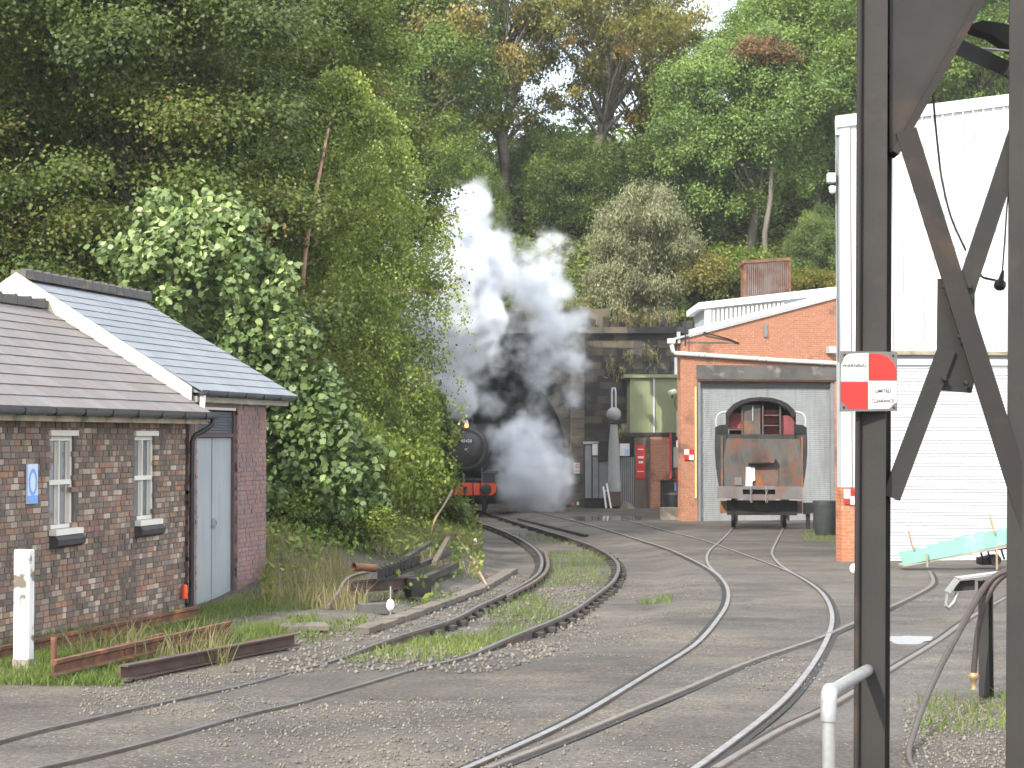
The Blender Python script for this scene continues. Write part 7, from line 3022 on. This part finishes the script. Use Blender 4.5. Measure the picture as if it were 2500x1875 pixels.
def build_smoke():
    pts = []
    for u, v, rp, Y, d in PUFFS:
        p = V(u, v, Y)
        pts.append((p, rp / ppm(Y) * 1.32, d))
    lo = Vector((min(p.x - r_ for p, r_, _ in pts) - .5, min(p.y - r_ for p, r_, _ in pts) - .5, min(p.z - r_ for p, r_, _ in pts) - .1))
    hi = Vector((max(p.x + r_ for p, r_, _ in pts) + .5, max(p.y + r_ for p, r_, _ in pts) + .5, max(p.z + r_ for p, r_, _ in pts) + .5))
    lo.z = max(lo.z, plane_z(82) + .02)
    ng = bpy.data.node_groups.new("steam_field", 'GeometryNodeTree')
    ng.interface.new_socket("Geometry", in_out='INPUT', socket_type='NodeSocketGeometry')
    ng.interface.new_socket("Geometry", in_out='OUTPUT', socket_type='NodeSocketGeometry')
    N, L = ng.nodes, ng.links
    gout = N.new("NodeGroupOutput")
    pos = N.new("GeometryNodeInputPosition")

    def math_(op, a, b=None, clamp=False):
        n = N.new("ShaderNodeMath")
        n.operation = op
        n.use_clamp = clamp
        for i, x in enumerate((a, b)):
            if x is None: continue
            if isinstance(x, (int, float)): n.inputs[i].default_value = x
            else: L.new(x, n.inputs[i])
        return n.outputs[0]

    def noise(scale, detail, seed, vec, colour=False):
        n = N.new("ShaderNodeTexNoise")
        n.noise_dimensions = '4D'
        n.inputs["W"].default_value = seed
        n.inputs["Scale"].default_value = scale
        n.inputs["Detail"].default_value = detail
        n.inputs["Roughness"].default_value = .58
        L.new(vec, n.inputs["Vector"])
        return n.outputs["Color" if colour else "Fac"]

    # billow the position
    wob = noise(.75, 3, 3.1, pos.outputs[0], True)
    sub = N.new("ShaderNodeVectorMath")
    sub.operation = 'SUBTRACT'
    L.new(wob, sub.inputs[0])
    sub.inputs[1].default_value = (.5, .5, .5)
    scl = N.new("ShaderNodeVectorMath")
    scl.operation = 'SCALE'
    L.new(sub.outputs[0], scl.inputs[0])
    scl.inputs["Scale"].default_value = 1.5
    add = N.new("ShaderNodeVectorMath")
    add.operation = 'ADD'
    L.new(pos.outputs[0], add.inputs[0])
    L.new(scl.outputs[0], add.inputs[1])
    P = add.outputs[0]
    total = None
    for p, r_, d in pts:
        dist = N.new("ShaderNodeVectorMath")
        dist.operation = 'DISTANCE'
        L.new(P, dist.inputs[0])
        dist.inputs[1].default_value = p
        f = math_('MULTIPLY', math_('SUBTRACT', 1.0, math_('DIVIDE', dist.outputs["Value"], r_)), d)
        f = math_('MAXIMUM', f, 0.0)
        total = f if total is None else math_('ADD', total, f)
    total = math_('MINIMUM', total, 1.5)
    n1 = noise(1.0, 7, 7.7, pos.outputs[0])
    n2 = noise(2.9, 4, 1.3, pos.outputs[0])
    nn = math_('ADD', math_('MULTIPLY', n1, .68), math_('MULTIPLY', n2, .32))
    eat = math_('MULTIPLY', math_('SUBTRACT', nn, .505), 5.4)
    dens = math_('MULTIPLY', math_('ADD', total, math_('SUBTRACT', math_('MULTIPLY', eat, math_('MINIMUM', math_('ADD', total, .15), .6)), .10)), 1.0)
    dens = math_('MAXIMUM', dens, 0.0)
    dens = math_('MULTIPLY', math_('POWER', dens, 1.4), 5.2)
    vc = N.new("GeometryNodeVolumeCube")
    L.new(dens, vc.inputs["Density"])
    vc.inputs["Min"].default_value = lo
    vc.inputs["Max"].default_value = hi
    res = .10
    for nm, a in (("Resolution X", hi.x - lo.x), ("Resolution Y", hi.y - lo.y), ("Resolution Z", hi.z - lo.z)):
        vc.inputs[nm].default_value = max(8, int(a / res))
    m, nt, out = new_mat("steam")
    pv = nt.nodes.new("ShaderNodeVolumePrincipled")
    pv.inputs["Color"].default_value = (.86, .89, .93, 1)
    pv.inputs["Density"].default_value = 1.0
    pv.inputs["Anisotropy"].default_value = -.15
    nt.links.new(pv.outputs[0], out.inputs["Volume"])
    sm = N.new("GeometryNodeSetMaterial")
    sm.inputs["Material"].default_value = m
    L.new(vc.outputs[0], sm.inputs["Geometry"])
    L.new(sm.outputs[0], gout.inputs[0])
    me = bpy.data.meshes.new("steam")
    me.materials.append(m)
    o = link("steam", me)
    md = o.modifiers.new("steam", 'NODES')
    md.node_group = ng
    tag(o, "billowing white steam and grey smoke around the engine and tunnel mouth", "steam", None, "stuff")


MT["shed_brick"] = brick_mat("orange_shed_brick", (.978, .208), (.37, .158, .092), (.31, .13, .08), (.36, .24, .17), soot_at=(.56, .72))
MT["pier_brick"] = brick_mat("orange_pier_brick", (.99, .139), (.42, .17, .085), (.35, .135, .07), (.38, .24, .17), soot_at=(.62, .8))

build_left()
build_brick_shed()
build_white_shed()
build_tunnel()
build_tracks()
build_trees()
build_engine()
build_cab()
build_tunnel_clutter()
build_left_clutter()
build_gantry()
build_ground_cover()
build_smoke()


def build_haze():
    m, nt, out = new_mat("haze")
    pv = nt.nodes.new("ShaderNodeVolumePrincipled")
    pv.inputs["Color"].default_value = (.93, .95, .97, 1)
    pv.inputs["Density"].default_value = .00022
    pv.inputs["Anisotropy"].default_value = .0
    nt.links.new(pv.outputs[0], out.inputs["Volume"])
    m.cycles.homogeneous_volume = True
    mb = MB()
    mb.hexa([(-410, -70, -16), (410, -70, -16), (410, 910, -16), (-410, 910, -16), (-410, -70, 46), (410, -70, 46), (410, 910, 46), (-410, 910, 46)])
    o = mb.build("haze", m)
    tag(o, "thin smoky haze hanging in the whole valley", "haze", None, "stuff")


build_haze()
